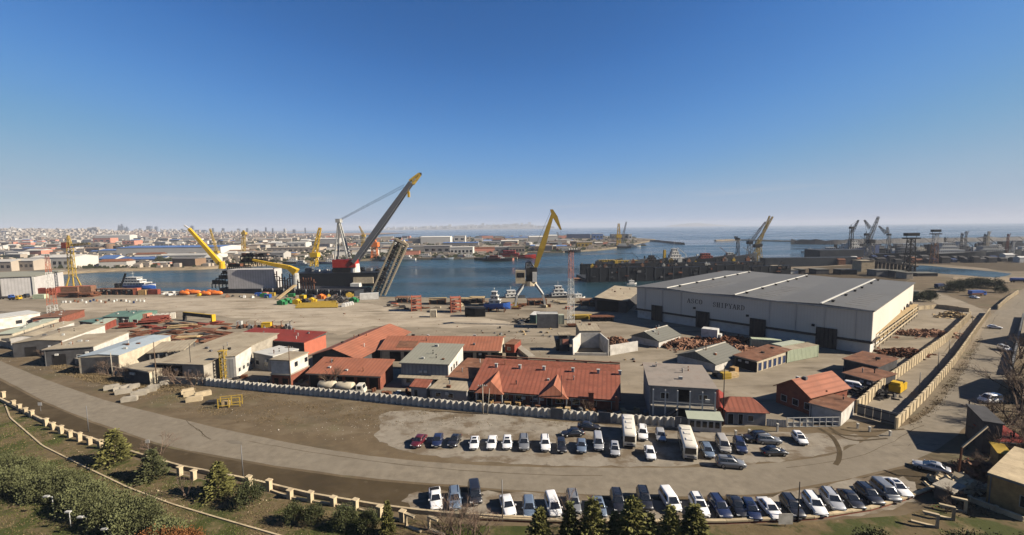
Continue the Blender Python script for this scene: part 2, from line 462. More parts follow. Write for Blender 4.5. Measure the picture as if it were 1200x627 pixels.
surface('m_parking', ((0.315, 0.278, 0.222), [((0.185, 0.145, 0.10), 0.16, 0.48, 0.58, 0.95, 1.4, 0.1), ((0.40, 0.365, 0.30), 0.3, 0.55, 0.65, 0.5, 1, 0), ((0.14, 0.11, 0.08), 0.55, 0.6, 0.68, 0.7, 1, 0)]), 0.4)
surface('m_garden', ((0.165, 0.125, 0.068), [((0.068, 0.082, 0.025), 0.13, 0.47, 0.56, 0.95, 1.0, 0.0), ((0.25, 0.185, 0.105), 0.2, 0.56, 0.66, 0.8, 1.3, 0.3), ((0.05, 0.062, 0.02), 0.6, 0.55, 0.65, 0.75, 1, 0), ((0.34, 0.27, 0.17), 0.9, 0.64, 0.72, 0.6, 1, 0)]), 0.5, bump=0.10)
surface('m_sandy', ((0.33, 0.26, 0.17), [((0.22, 0.17, 0.11), 0.05, 0.5, 0.6, 0.8, 1, 0), ((0.43, 0.36, 0.26), 0.1, 0.55, 0.65, 0.6, 1, 0)]), 0.2)
# water
def water_mat(name, col, sc):
    m = bpy.data.materials.new(name); m.use_nodes = True
    N, L = m.node_tree.nodes, m.node_tree.links
    b = N['Principled BSDF']
    b.inputs['Roughness'].default_value = 0.14; b.inputs['IOR'].default_value = 1.33; b.inputs['Specular IOR Level'].default_value = 0.5
    tc = N.new('ShaderNodeTexCoord')
    n = N.new('ShaderNodeTexNoise'); n.inputs['Scale'].default_value = sc; n.inputs['Detail'].default_value = 6; n.inputs['Roughness'].default_value = 0.7
    mp = N.new('ShaderNodeMapping'); mp.inputs['Scale'].default_value = (0.6, 1.5, 1)
    L.new(tc.outputs['Object'], mp.inputs[0]); L.new(mp.outputs[0], n.inputs['Vector'])
    bp = N.new('ShaderNodeBump'); bp.inputs['Strength'].default_value = 1.0; bp.inputs['Distance'].default_value = 1.6
    L.new(n.outputs['Fac'], bp.inputs['Height']); L.new(bp.outputs[0], b.inputs['Normal'])
    n2 = N.new('ShaderNodeTexNoise'); n2.inputs['Scale'].default_value = 0.008; n2.inputs['Detail'].default_value = 6
    mp2 = N.new('ShaderNodeMapping'); mp2.inputs['Scale'].default_value = (0.4, 1.6, 1)
    L.new(tc.outputs['Object'], mp2.inputs[0]); L.new(mp2.outputs[0], n2.inputs['Vector'])
    r = N.new('ShaderNodeMapRange'); r.inputs[1].default_value = 0.35; r.inputs[2].default_value = 0.65
    L.new(n2.outputs['Fac'], r.inputs[0])
    x = N.new('ShaderNodeMix'); x.data_type = 'RGBA'
    x.inputs[6].default_value = (*[k * 0.8 for k in col], 1); x.inputs[7].default_value = (*[k * 1.25 for k in col], 1)
    L.new(r.outputs[0], x.inputs[0]); L.new(x.outputs[2], b.inputs['Base Color'])
    r2 = N.new('ShaderNodeMapRange'); r2.inputs[1].default_value = 0.4; r2.inputs[2].default_value = 0.6; r2.inputs[3].default_value = 0.06; r2.inputs[4].default_value = 0.28
    L.new(n2.outputs['Fac'], r2.inputs[0]); L.new(r2.outputs[0], b.inputs['Roughness'])
    MATS[name] = m
water_mat('m_water', (0.010, 0.028, 0.036), 0.25)
mb = MB(); mb.poly([(-16000, -1500, ZW), (16000, -1500, ZW), (16000, 15500, ZW), (-16000, 15500, ZW)])
struct('sea', mb.build('sea', 'm_water'))
# one sheet of land with the harbour basin cut out of it (px, py on the quay top)
shore_far = [(300, 273.6), (330, 275.2), (430, 278.5), (520, 278.5), (600, 277.5), (690, 275.5), (768, 280.3), (752, 284), (735, 287), (715, 290.5), (700, 292), (660, 294.5), (618, 295), (606, 301.5), (560, 301.5), (455, 302.5), (330, 307), (240, 312.5), (150, 314.5), (80, 318), (43, 321)]
shore_near = [(46, 338), (120, 340), (200, 341), (300, 344), (440, 347.5), (560, 349.5), (700, 349)]
land = [Vector((-15000, -1400, 0)), Vector((-15000, 14000, 0)), Vector((-5200, 14000, 0))] + [G(*p) for p in shore_far] + [G(*p) for p in shore_near]
land += [G(708, 345), G(738, 336), Vector((118, 268, 0)), Vector((190, 330, 0)), G(905, 313), G(960, 312), G(1010, 309), G(1100, 306.5), G(1200, 303.5), Vector((900, 480, 0)), Vector((3200, 430, 0)), Vector((3200, -1400, 0))]
def sheet(name, pts, z, m, depth=0.0, subdivide=None):
    bm = bmesh.new()
    vs = [bm.verts.new((p[0], p[1], z)) for p in pts]
    f = bm.faces.new(vs)
    f.normal_update()
    if f.normal.z < 0:
        f.normal_flip()
    if depth:
        r = bmesh.ops.extrude_edge_only(bm, edges=list(bm.edges))
        for v in [e for e in r['geom'] if isinstance(e, bmesh.types.BMVert)]:
            v.co.z -= depth
    bmesh.ops.triangulate(bm, faces=[q for q in bm.faces if len(q.verts) > 4])
    bmesh.ops.recalc_face_normals(bm, faces=list(bm.faces))
    me = bpy.data.meshes.new(name); bm.to_mesh(me); bm.free()
    up = sum(p.normal.z * p.area for p in me.polygons)
    if up < 0:
        me.flip_normals()
    return struct(name, link(name, me, m))
sheet('ground', land, 0.0, 'm_ground', 7.0)
# worn concrete yard inside the fence
yard = [(-60, 376), (-60, 352), (40, 347), (46, 338.4), (120, 340.4), (200, 341.4), (300, 344.4), (440, 347.9), (560, 349.9), (700, 349.4), (708, 345.6), (738, 337)]
yard = [G(*p) for p in yard] + [Vector((120, 266, 0)), Vector((180, 240, 0)), G(1075, 362), G(1137, 366), G(1052, 495), G(1000, 494), G(840, 501), G(600, 485), G(410, 468), G(232, 451), G(100, 429), G(10, 407), G(-60, 392)]
surface('m_concrete', ((0.46, 0.395, 0.30), [((0.32, 0.265, 0.195), 0.04, 0.5, 0.6, 0.75, 3.0, 0.25), ((0.53, 0.465, 0.365), 0.035, 0.5, 0.66, 0.7, 2.0, 0.25), ((0.2, 0.165, 0.12), 0.035, 0.57, 0.66, 0.8, 4.5, 0.2), ((0.17, 0.135, 0.1), 0.3, 0.62, 0.72, 0.5, 1, 0)]), 0.12)
sheet('yard', yard, 0.02, 'm_apron')
R_YARD = 1
# dirt verge between fence and road, and beyond the road
sheet('dirt_verge', [G(*p) for p in [(-80, 385), (10, 407.5), (100, 429.5), (232, 451.5), (410, 468.5), (600, 485.5), (840, 501.5), (1000, 494.5), (1052, 495.5), (1090, 478), (1165, 420), (1230, 405), (1330, 470), (1300, 560), (1100, 640), (700, 650), (420, 618), (300, 578), (160, 540), (70, 508), (-10, 467), (-80, 436)]], 0.012, 'm_verge')
up_e = [(-90, 385), (0, 423), (60, 447), (130, 471), (200, 488.5), (250, 500.5), (300, 511), (400, 529.5), (500, 541), (600, 546.5), (700, 548), (800, 548), (870, 545), (930, 540), (975, 533), (1010, 518), (1045, 503), (1080, 490), (1118, 452), (1143, 408), (1160, 372), (1180, 354), (1210, 335), (1240, 318)]
lo_e = [(-90, 400), (0, 443), (50, 469), (107, 493), (148, 507), (190, 521), (250, 533), (325, 546), (400, 556.5), (450, 562), (500, 566), (600, 574), (700, 580), (800, 582.5), (880, 580), (950, 570), (1012, 557), (1050, 548), (1085, 534), (1115, 515), (1140, 492), (1165, 462), (1182, 435), (1195, 405), (1206, 380), (1220, 358), (1245, 338), (1275, 320)]
U = curve([G(*p).xy.to_3d() for p in up_e], 5); Lw = curve([G(*p).xy.to_3d() for p in lo_e], 5)
def resample(P, n):
    d = [0.0]
    for a, b in zip(P, P[1:]):
        d.append(d[-1] + (b - a).length)
    out, j = [], 0
    for k in range(n):
        s = d[-1] * k / (n - 1)
        while j < len(d) - 2 and d[j + 1] < s:
            j += 1
        out.append(P[j].lerp(P[j + 1], (s - d[j]) / max(1e-6, d[j + 1] - d[j])))
    return out
rng0 = random.Random(4)
U2, L2 = resample(U, 240), resample(Lw, 240)
mb = MB()
for k in range(240):
    a, c = U2[k], L2[k]
    n = (c - a).normalized()
    a = a + n * rng0.uniform(-0.35, 0.35); c = c + n * rng0.uniform(-0.35, 0.35)
    mb.v += [(a.x, a.y, 0.032), (c.x, c.y, 0.032)]
    if k:
        mb.f.append((2 * k - 2, 2 * k - 1, 2 * k + 1, 2 * k))
struct('road', mb.build('road', 'm_road'))
surface('m_patch', ((0.225, 0.198, 0.157), [((0.19, 0.165, 0.13), 0.4, 0.45, 0.6, 0.6, 1, 0)]), 0.8, bump=0.008)
pr_ = random.Random(12)
for k in range(6):                              # repairs and cracks in the asphalt
    i = pr_.randrange(20, 200); u = pr_.uniform(.15, .85); c = U2[i].lerp(L2[i], u); d = (U2[i + 1] - U2[i]).normalized(); n = Vector((-d.y, d.x, 0))
    a_, b_ = pr_.uniform(.8, 3.2), pr_.uniform(.5, 1.3)
    pts = [c + d * (math.cos(q) * a_ * pr_.uniform(.75, 1.1)) + n * (math.sin(q) * b_ * pr_.uniform(.75, 1.1)) for q in [j * math.pi / 6 for j in range(12)]]
    struct('road_patch', MB().poly([(p.x, p.y, .038) for p in (pts if (pts[1] - pts[0]).cross(pts[2] - pts[1]).z > 0 else pts[::-1])]).build('road_patch', 'm_patch'))
def crack(P, w):
    mb = MB()
    for i, p in enumerate(P):
        d = (P[min(i + 1, len(P) - 1)] - P[max(0, i - 1)]).normalized(); s = Vector((-d.y, d.x, 0)) * w * pr_.uniform(.5, 1.2)
        mb.v += [(p.x - s.x, p.y - s.y, .041), (p.x + s.x, p.y + s.y, .041)]
        if i: mb.f.append((2 * i - 2, 2 * i - 1, 2 * i + 1, 2 * i))
    struct('road_crack', mb.build('road_crack', 'm_strip'))
for k in range(6):
    i = pr_.randrange(60, 205); u = pr_.uniform(.05, .9); n_ = pr_.randrange(6, 22)
    crack([U2[min(239, i + j)].lerp(L2[min(239, i + j)], min(.97, max(.03, u + pr_.gauss(0, .012)))) for j in range(n_)], .05)
for k in range(15):
    i = 176 + k * 4
    if i < 238: crack([U2[i].lerp(L2[i], .04 + .92 * j / 10) + Vector((pr_.gauss(0, .12), pr_.gauss(0, .12), 0)) for j in range(11)], .07)
for k in range(3):
    i = pr_.randrange(60, 175)
    crack([U2[i].lerp(L2[i], .04 + .5 * j / 8 + .4 * (k % 2)) + Vector((pr_.gauss(0, .25), pr_.gauss(0, .25), 0)) for j in range(9)], .05)
# parking strip in front of the fence, and the one below the road
def ragged(pts, amp, seed, n=6):
    r = random.Random(seed)
    P = curve([G(*p) for p in pts + [pts[0]]], n)
    return [p + Vector((r.uniform(-amp, amp), r.uniform(-amp, amp), 0)) for p in P[:-1]]
sheet('parking_ground', ragged([(446, 500), (455, 482), (540, 484), (640, 492), (740, 500), (850, 506), (960, 508), (1010, 512), (985, 528), (930, 538), (870, 543.5), (790, 546), (700, 546), (600, 543), (520, 536), (470, 527), (440, 515)], 0.5, 3), 0.024, 'm_parking')
sheet('parking_ground', ragged([(478, 600), (480, 578), (560, 576), (660, 581), (760, 586), (860, 585), (950, 574), (1015, 560), (1060, 560), (1075, 580), (1040, 600), (960, 608), (860, 612), (740, 614), (620, 612), (540, 608)], 0.5, 5), 0.026, 'm_parking')
sheet('concrete_apron', ragged([(70, 356), (130, 350), (230, 349), (330, 352), (430, 356), (470, 363), (560, 372), (600, 380), (520, 384), (440, 382), (400, 392), (385, 390), (340, 384), (270, 372), (200, 364), (120, 366), (80, 364)], 1.2, 17), 0.034, 'm_concrete')
sheet('dirt_strip', [G(*p) for p in [(-90, 404), (0, 446), (50, 472), (107, 495.5), (148, 509.5), (190, 523.5), (250, 535.5), (325, 548.5), (400, 559), (450, 564.5), (500, 568.5), (600, 576.5), (700, 582.5), (800, 585), (880, 582.5), (950, 572.5), (1012, 559.5), (1050, 550.5), (1100, 545), (1098, 572), (1060, 586), (1020, 598), (950, 609), (850, 613), (740, 613), (640, 611), (560, 607.5), (500, 602.5), (445, 595.5), (365, 582), (292, 564.5), (210, 548.5), (118, 519.5), (72, 504.5), (45, 491.5), (-10, 463.5), (-90, 425)]], 0.018, 'm_strip')
# garden below the balustrade
sheet('garden', [G(*p) for p in [(-120, 470), (0, 470), (40, 492), (70, 508), (120, 525), (210, 556), (300, 576), (400, 594), (470, 608), (560, 616), (700, 618), (900, 615), (1060, 604), (1100, 590), (1160, 600), (1320, 640), (1320, 900), (-400, 900)]], 0.03, 'm_garden')
sheet('lane', [G(*p) for p in [(1062, 447), (1100, 420), (1136, 382), (1148, 372), (1120, 410), (1062, 478), (1030, 478)]], 0.034, 'm_apron')
sheet('lane', [G(*p) for p in [(1075, 345), (1085, 340), (1120, 350), (1150, 362), (1158, 368), (1140, 372), (1110, 362)]], 0.038, 'm_apron')
sheet('rough_ground', ragged([(1064, 326), (1100, 324), (1150, 329), (1190, 327), (1235, 330), (1200, 338), (1180, 348), (1165, 360), (1150, 361), (1120, 349), (1085, 339), (1068, 341)], 1.5, 19), 0.03, 'm_verge')
sheet('quay_ground', ragged([(905, 320), (960, 313.2), (1010, 310.2), (1100, 307.8), (1200, 305), (1290, 304), (1290, 312), (1195, 318), (1150, 314), (1110, 310.5), (1062, 311), (1068, 327), (1030, 331), (985, 328), (940, 326)], 1.0, 23), 0.034, 'm_strip')
# pond on the right, its bank and the sandy shelf before it
sheet('pond', ragged([(1062, 313), (1080, 311), (1110, 313.5), (1150, 317), (1180, 320), (1184, 322), (1165, 325), (1130, 322.5), (1100, 320.5), (1068, 319)], 0.8, 8), 0.05, 'm_water')
sheet('sand_bank', ragged([(1118, 323), (1140, 324), (1165, 327), (1180, 325), (1190, 330), (1160, 331), (1120, 328)], 0.6, 9), 0.06, 'm_sandy')
# sloping bank on the far side of the basin
bank_pts = [(43, 321), (80, 318), (150, 314.5), (240, 312.5), (330, 307)]
mb = MB()
B1 = curve([G(*p) for p in bank_pts], 8)
for i, p in enumerate(B1):
    j = rng0.uniform(-1.5, 1.5)
    mb.v += [(p.x, p.y - 9 + j, ZW - 0.3), (p.x, p.y - 3 + j, -0.6), (p.x, p.y + 4, 0.15), (p.x, p.y + 10, 0.1)]
    if i:
        for k in range(3):
            a = 4 * i
            mb.f.append((a - 4 + k, a + k, a + k + 1, a - 3 + k))
struct('far_bank', mb.build('far_bank', 'm_sandy'))
# breakwaters
def mole(name, pts, w, h, m, seed):
    r = random.Random(seed)
    P = curve(pts, 10)
    mb = MB()
    for i, p in enumerate(P):
        t = (P[min(i + 1, len(P) - 1)] - P[max(i - 1, 0)]); t.z = 0; t.normalize()
        s = Vector((-t.y, t.x, 0))
        hh = h * r.uniform(0.75, 1.15)
        for o, z in ((-w * r.uniform(0.9, 1.1), ZW - 1), (-w * 0.45, ZW + hh), (w * 0.45, ZW + hh), (w * r.uniform(0.9, 1.1), ZW - 1)):
            q = p + s * o
            mb.v.append((q.x, q.y, z))
        if i:
            for k in range(3):
                a = 4 * i
                mb.f.append((a - 4 + k, a + k, a + k + 1, a - 3 + k))
    return struct(name, mb.build(name, m))
mole('breakwater', [G(838, 282.2, ZW), G(870, 281.8, ZW), G(905, 282.8, ZW), G(935, 283.5, ZW)], 6, 3.2, 'm_sandy', 1)
mole('breakwater', [G(927, 285.5, ZW), G(990, 286, ZW), G(1080, 284, ZW), G(1180, 282, ZW), G(1330, 279, ZW)], 14, 9, 'steel_dark', 2)
mole('breakwater', [G(745, 282.5, ZW), G(768, 283, ZW), G(785, 285, ZW), G(800, 286.3, ZW)], 7, 4, 'steel_dark', 3)
# city hill on the left and the far coast across the bay
def hill(name, prof, y0, y1, m, seed):
    r = random.Random(seed)
    mb = MB(); nx = 60; ny = 8
    xs0, xs1 = prof[0][0], prof[-1][0]
    for j in range(ny + 1):
        for i in range(nx + 1):
            x = xs0 + (xs1 - xs0) * i / nx
            for (xa, ha), (xb, hb) in zip(prof, prof[1:]):
                if xa <= x <= xb:
                    h = ha + (hb - ha) * (x - xa) / (xb - xa)
            t = j / ny
            s = math.sin(t * math.pi * 0.62) / 0.93
            mb.v.append((x, y0 + (y1 - y0) * t, -3 + (h + 3) * s * r.uniform(0.94, 1.06)))
    for j in range(ny):
        for i in range(nx):
            a = j * (nx + 1) + i
            mb.f.append((a, a + 1, a + nx + 2, a + nx + 1))
    return struct(name, mb.build(name, m, None, True))
HILL_PROF = [(-9000, 60), (-4600, 60), (-4000, 56), (-3400, 44), (-2900, 26), (-2400, 8), (-1500, 3), (-900, 1)]
hill('hill', HILL_PROF, 1900, 3900, 'far_brown', 3)
COAST_PROF = [(-3200, 2), (-2400, 30), (-1900, 55), (-1000, 70), (-300, 85), (200, 95), (520, 70), (1000, 5)]
hill('hill', COAST_PROF, 9000, 11500, 'far_grey', 4)
hill('hill', [(4700, 2), (5100, 60), (5600, 95), (6000, 60), (6500, 2)], 12500, 14000, 'far_grey', 6)
# ================================================================ buildings of the yard
class Frame:
    """local axes of a building: x along its front, y into its depth"""
    def __init__(self, FL, FR, BR, main=None):
        FL, FR, BR = (G(*p) if not isinstance(p, Vector) else p for p in (FL, FR, BR))
        e, d = FR - FL, BR - FR
        if (main or ('x' if e.length > d.length else 'y')) == 'x':
            ux = e.normalized(); uy = Vector((-ux.y, ux.x, 0))
        else:
            uy = d.normalized(); ux = Vector((uy.y, -uy.x, 0))
        self.w, self.d = abs(e.dot(ux)), abs(d.dot(uy))
        self.rz = math.atan2(ux.y, ux.x)
        self.o = FR - ux * self.w
        self.ux, self.uy = ux, uy
def roof_mesh(kind, w, d, h, rh, ov, th=0.14):
    mb = MB()
    x0, x1, y0, y1 = -ov, w + ov, -ov, d + ov
    def slab(pts):
        n = (Vector(pts[1]) - Vector(pts[0])).cross(Vector(pts[2]) - Vector(pts[0])).normalized()
        if n.z < 0:
            pts = pts[::-1]; n = -n
        mb.loft([[Vector(p) + n * 0.002 for p in pts], [Vector(p) + n * th for p in pts]])
    if kind == 'flat':
        mb.box(x0, x1, y0, y1, h + 0.002, h + th + 0.1)
    elif kind == 'shed':                       # rises away from the front
        slab([(x0, y0, h), (x1, y0, h), (x1, y1, h + rh), (x0, y1, h + rh)])
    elif kind == 'shedx':                      # rises to the right
        slab([(x0, y0, h), (x1, y0, h + rh), (x1, y1, h + rh), (x0, y1, h)])
    elif kind == 'gx':                         # ridge along x
        ym = d / 2; e = rh * ov / (d / 2)
        slab([(x0, y0, h - e), (x1, y0, h - e), (x1, ym, h + rh), (x0, ym, h + rh)])
        slab([(x0, y1, h - e), (x1, y1, h - e), (x1, ym, h + rh), (x0, ym, h + rh)])
    elif kind == 'gy':
        xm = w / 2; e = rh * ov / (w / 2)
        slab([(x0, y0, h - e), (x0, y1, h - e), (xm, y1, h + rh), (xm, y0, h + rh)])
        slab([(x1, y0, h - e), (x1, y1, h - e), (xm, y1, h + rh), (xm, y0, h + rh)])
    elif kind == 'hip':
        k = min(w, d) / 2 * 0.95
        a, b = (x0 + k, d / 2), (x1 - k, d / 2)
        slab([(x0, y0, h), (x1, y0, h), (b[0], b[1], h + rh), (a[0], a[1], h + rh)])
        slab([(x0, y1, h), (x1, y1, h), (b[0], b[1], h + rh), (a[0], a[1], h + rh)])
        slab([(x0, y0, h), (a[0], a[1], h + rh), (x0, y1, h)])
        slab([(x1, y0, h), (b[0], b[1], h + rh), (x1, y1, h)])
    return mb
def wall_mesh(kind, w, d, h, rh, z0=0.0):
    mb = MB()
    if kind == 'gy':
        mb.loft([[(0, y, z0), (w, y, z0), (w, y, h), (w / 2, y, h + rh), (0, y, h)] for y in (0, d)])
    elif kind == 'gx':
        mb.loft([[(x, d, z0), (x, 0, z0), (x, 0, h), (x, d / 2, h + rh), (x, d, h)] for x in (0, w)])
    elif kind == 'shed':
        mb.loft([[(x, d, z0), (x, 0, z0), (x, 0, h), (x, d, h + rh)] for x in (0, w)])
    elif kind == 'shedx':
        mb.loft([[(0, y, z0), (w, y, z0), (w, y, h + rh), (0, y, h)] for y in (0, d)])
    else:
        mb.box(0, w, 0, d, z0, h)
    return mb
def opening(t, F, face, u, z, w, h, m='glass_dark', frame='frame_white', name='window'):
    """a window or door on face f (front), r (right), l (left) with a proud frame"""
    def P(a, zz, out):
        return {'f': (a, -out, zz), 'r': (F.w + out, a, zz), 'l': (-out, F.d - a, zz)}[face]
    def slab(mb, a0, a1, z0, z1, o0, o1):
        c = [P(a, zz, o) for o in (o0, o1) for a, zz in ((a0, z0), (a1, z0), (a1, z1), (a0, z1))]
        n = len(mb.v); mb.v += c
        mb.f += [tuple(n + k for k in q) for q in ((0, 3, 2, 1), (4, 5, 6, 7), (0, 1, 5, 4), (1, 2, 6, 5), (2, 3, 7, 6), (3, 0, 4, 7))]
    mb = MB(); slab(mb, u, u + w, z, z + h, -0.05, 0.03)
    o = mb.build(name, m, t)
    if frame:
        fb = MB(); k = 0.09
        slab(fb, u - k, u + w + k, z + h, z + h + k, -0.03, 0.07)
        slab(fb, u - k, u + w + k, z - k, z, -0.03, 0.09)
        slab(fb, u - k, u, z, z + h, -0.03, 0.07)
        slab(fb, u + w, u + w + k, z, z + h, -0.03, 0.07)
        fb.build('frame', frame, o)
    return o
def bld(name, label, cat, FL, FR, BR, h, kind='flat', rh=0.0, wall='plaster_white', roof='roof_beige', ov=0.25, ops=(), main=None, group=None, z0=0.0, rwall=None):
    F = Frame(FL, FR, BR, main)
    t = thing(name, label, cat, F.o, F.rz, group)
    wall_mesh(kind, F.w, F.d, h, rh, z0).build('wall', wall, t)
    if rwall:                                   # a right-hand end in another colour; on the sheds pale for sun
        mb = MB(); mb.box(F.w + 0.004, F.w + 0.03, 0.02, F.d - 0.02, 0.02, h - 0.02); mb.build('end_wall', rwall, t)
    ro = roof_mesh(kind, F.w, F.d, h, rh, ov).build('roof', roof, t)
    def zr(x, y):
        return h + {'flat': .25, 'shed': .16 + rh * y / F.d, 'shedx': .16 + rh * x / F.w, 'gx': .16 + rh * (1 - abs(2 * y / F.d - 1)), 'gy': .16 + rh * (1 - abs(2 * x / F.w - 1)), 'hip': .2}[kind]
    q = random.Random(int(F.o.x * 31 + F.o.y * 17))
    if F.w > 4 and F.d > 4 and kind != 'hip':
        for k in range(2 + int(F.w * F.d > 120) * 3):
            x, y = q.uniform(.15, .85) * F.w, q.uniform(.15, .85) * F.d
            z = zr(x, y) - .08; vb = MB(); m_ = q.choice(['steel_dark', 'steel_pale', 'rust', 'steel_grey'])
            if q.random() < .5:
                vb.tube((x, y, z), (x, y, z + q.uniform(.5, 1.1)), .12, .12, 7); vb.tube((x, y, z + .9), (x, y, z + 1.1), .22, .1, 7)
            else:
                w_ = q.uniform(.25, .5); vb.box(x - w_, x + w_, y - .3, y + .3, z, z + q.uniform(.35, .7))
            vb.build('roof_vent', m_, ro)
    if kind in ('shed', 'gx', 'flat') and F.w > 4:
        e = rh * ov / (F.d / 2) if kind == 'gx' else (rh * ov / F.d if kind == 'shed' else 0)
        vb = MB(); vb.box(-ov + .02, F.w + ov - .02, -ov - .14, -ov - .01, h - e - .06, h - e + .1); vb.build('gutter', 'steel_grey', ro)
        vb = MB(); vb.box(.25, .37, -.14, -.01, 0, h - e - .08); vb.build('downpipe', 'steel_grey', t)
    if F.w > 6 and kind in ('shed', 'flat', 'gx') and h > 2.4:
        for k in range(1 + q.randrange(2)):
            x = q.uniform(.2, .85) * F.w; vb = MB(); vb.box(x, x + .8, -.42, -.09, h * .62, h * .62 + .55); vb.build('air_conditioner', 'frame_white', t)
    for op in ops:
        opening(t, F, *op)
    return t, F, ro
def row(face, n, u0, step, z, w, h, m='glass_dark', frame='frame_white', name='window'):
    return [(face, u0 + k * step, z, w, h, m, frame, name) for k in range(n)]
# ---------------------------------------------------------------- the big hall
HA, HB, HCn = G(746, 372), G(1020, 416), None
ux = (HB - HA).normalized(); uyv = Vector((-ux.y, ux.x, 0))
HW, HD, HH = (HB - HA).length, 92.0, 13.4
hall = thing('shipyard_hall', 'huge grey shipyard hall with pale ribbed roof and dark doors', 'hall', HA, math.atan2(ux.y, ux.x))
mb = MB(); mb.box(0, HW, 0, HD, 4.2, HH); o = mb.build('wall', 'hall_cladding', hall)
mb = MB(); mb.box(0.25, HW - 0.25, 0.25, HD - 0.25, 0, 3.5); mb.build('base_wall', 'hall_base', hall)
mb = MB(); mb.box(-0.35, HW + 0.35, -0.35, HD + 0.35, 3.5, 4.2); mb.build('dark_band', 'hall_dark', hall)
mb = MB(); mb.box(HW + 0.005, HW + 0.06, 0.3, HD - 0.3, 4.25, HH - 0.1); mb.build('end_cladding', 'hall_cladding_side', hall)
# three shallow bays: ridges run into the depth
mat('roof_panel', (0.25, 0.245, 0.235), var=0.2, scale=0.4)
bays = 3; bw = HW / bays; rr = 0.5
for k in range(bays):
    mb = MB()
    x0, x1 = k * bw, (k + 1) * bw
    xm = (x0 + x1) / 2
    e0 = 0.5 if k == 0 else 0; e1 = 0.5 if k == bays - 1 else 0
    mb.loft([[(x0 - e0, y, HH + 0.02), (x1 + e1, y, HH + 0.02), (x1 + e1, y, HH + 0.35), (xm, y, HH + 0.35 + rr), (x0 - e0, y, HH + 0.35)] for y in (-0.5, HD + 0.5)])
    r_ = mb.build('roof', 'hall_roof', hall)
    sk = MB(); sk.loft([[(xm - 0.38, y, HH + rr + 0.28), (xm + 0.38, y, HH + rr + 0.28), (xm + 0.28, y, HH + rr + 0.55), (xm - 0.28, y, HH + rr + 0.55)] for y in (0.5, HD - 0.5)])
    sk.build('skylight', 'skylight', r_)
    for j in range(6):                          # vents along the ridge and rows of faded panels
        vb = MB(); y = 8 + j * 15.2 + random.uniform(-2, 2)
        vb.box(xm + 1.6, xm + 2.3, y, y + 0.8, HH + rr + 0.1, HH + rr + 0.8); vb.box(xm + 1.4, xm + 2.5, y - 0.2, y + 1.0, HH + rr + 0.8, HH + rr + 0.92)
        vb.build('roof_vent', 'steel_dark', r_)
    for j in range(8):
        pb = MB(); y = 6 + j * 4.6
        zA = lambda x: HH + 0.37 + rr * (x1 - x) / (bw / 2)
        xa, xb = xm + 5.5, x1 - 2.5
        pb.loft([[(xa, y, zA(xa) + dz), (xb, y, zA(xb) + dz), (xb, y + 0.9, zA(xb) + dz), (xa, y + 0.9, zA(xa) + dz)] for dz in (0, 0.05)])
        pb.build('roof_panel', 'roof_panel', r_)
    gt = MB(); gt.box(x0 + 0.05, x1 - 0.05, -0.62, -0.5, HH - 0.1, HH + 0.4)
    gt.build('gutter', 'steel_pale', r_)
def hall_u(px, py):
    """position along the front wall and height of a pixel on it"""
    d = ray(px, py); n = uyv
    t = (HA - Vector((0, 0, HC))).dot(n) / d.dot(n)
    p = Vector((0, 0, HC)) + d * t
    return (p - HA).dot(ux), p.z
for (xa, xb, ytop) in ((764, 777, 357), (816, 832, 367), (879, 898, 376), (956.5, 981.5, 387)):
    u0, zt = hall_u(xa, ytop); u1, _ = hall_u(xb, ytop)
    zt = 6.6
    mb = MB(); mb.box(u0, u1, -0.42, -0.36, 0.05, zt); d_ = mb.build('door', 'hall_dark', hall)
    for k in range(1, 5):
        x = u0 + (u1 - u0) * k / 5
        rb = MB(); rb.box(x - 0.05, x + 0.05, -0.5, -0.42, 0.06, zt - 0.02); rb.build('door_rib', 'steel_black', d_)
for k in range(10):
    x = HW * (k + .5) / 10
    if any(hall_u(*a)[0] - .6 < x < hall_u(*c)[0] + .6 for a, c in (((805, 354), (823.5, 357)), ((835, 359), (873, 365)))):
        continue
    mb = MB(); mb.box(x - .09, x + .09, -.22, -.02, 4.3, HH - .1); mb.build('downpipe', 'hall_base', hall)
for px_, py_ in ((814, 361), (876, 370), (953, 381)):
    u0, z_ = hall_u(px_, py_)
    mb = MB(); mb.box(u0 - 0.4, u0 + 0.4, -0.5, 0.0, z_ - 0.3, z_ + 0.4); mb.build('floodlight', 'steel_dark', hall)
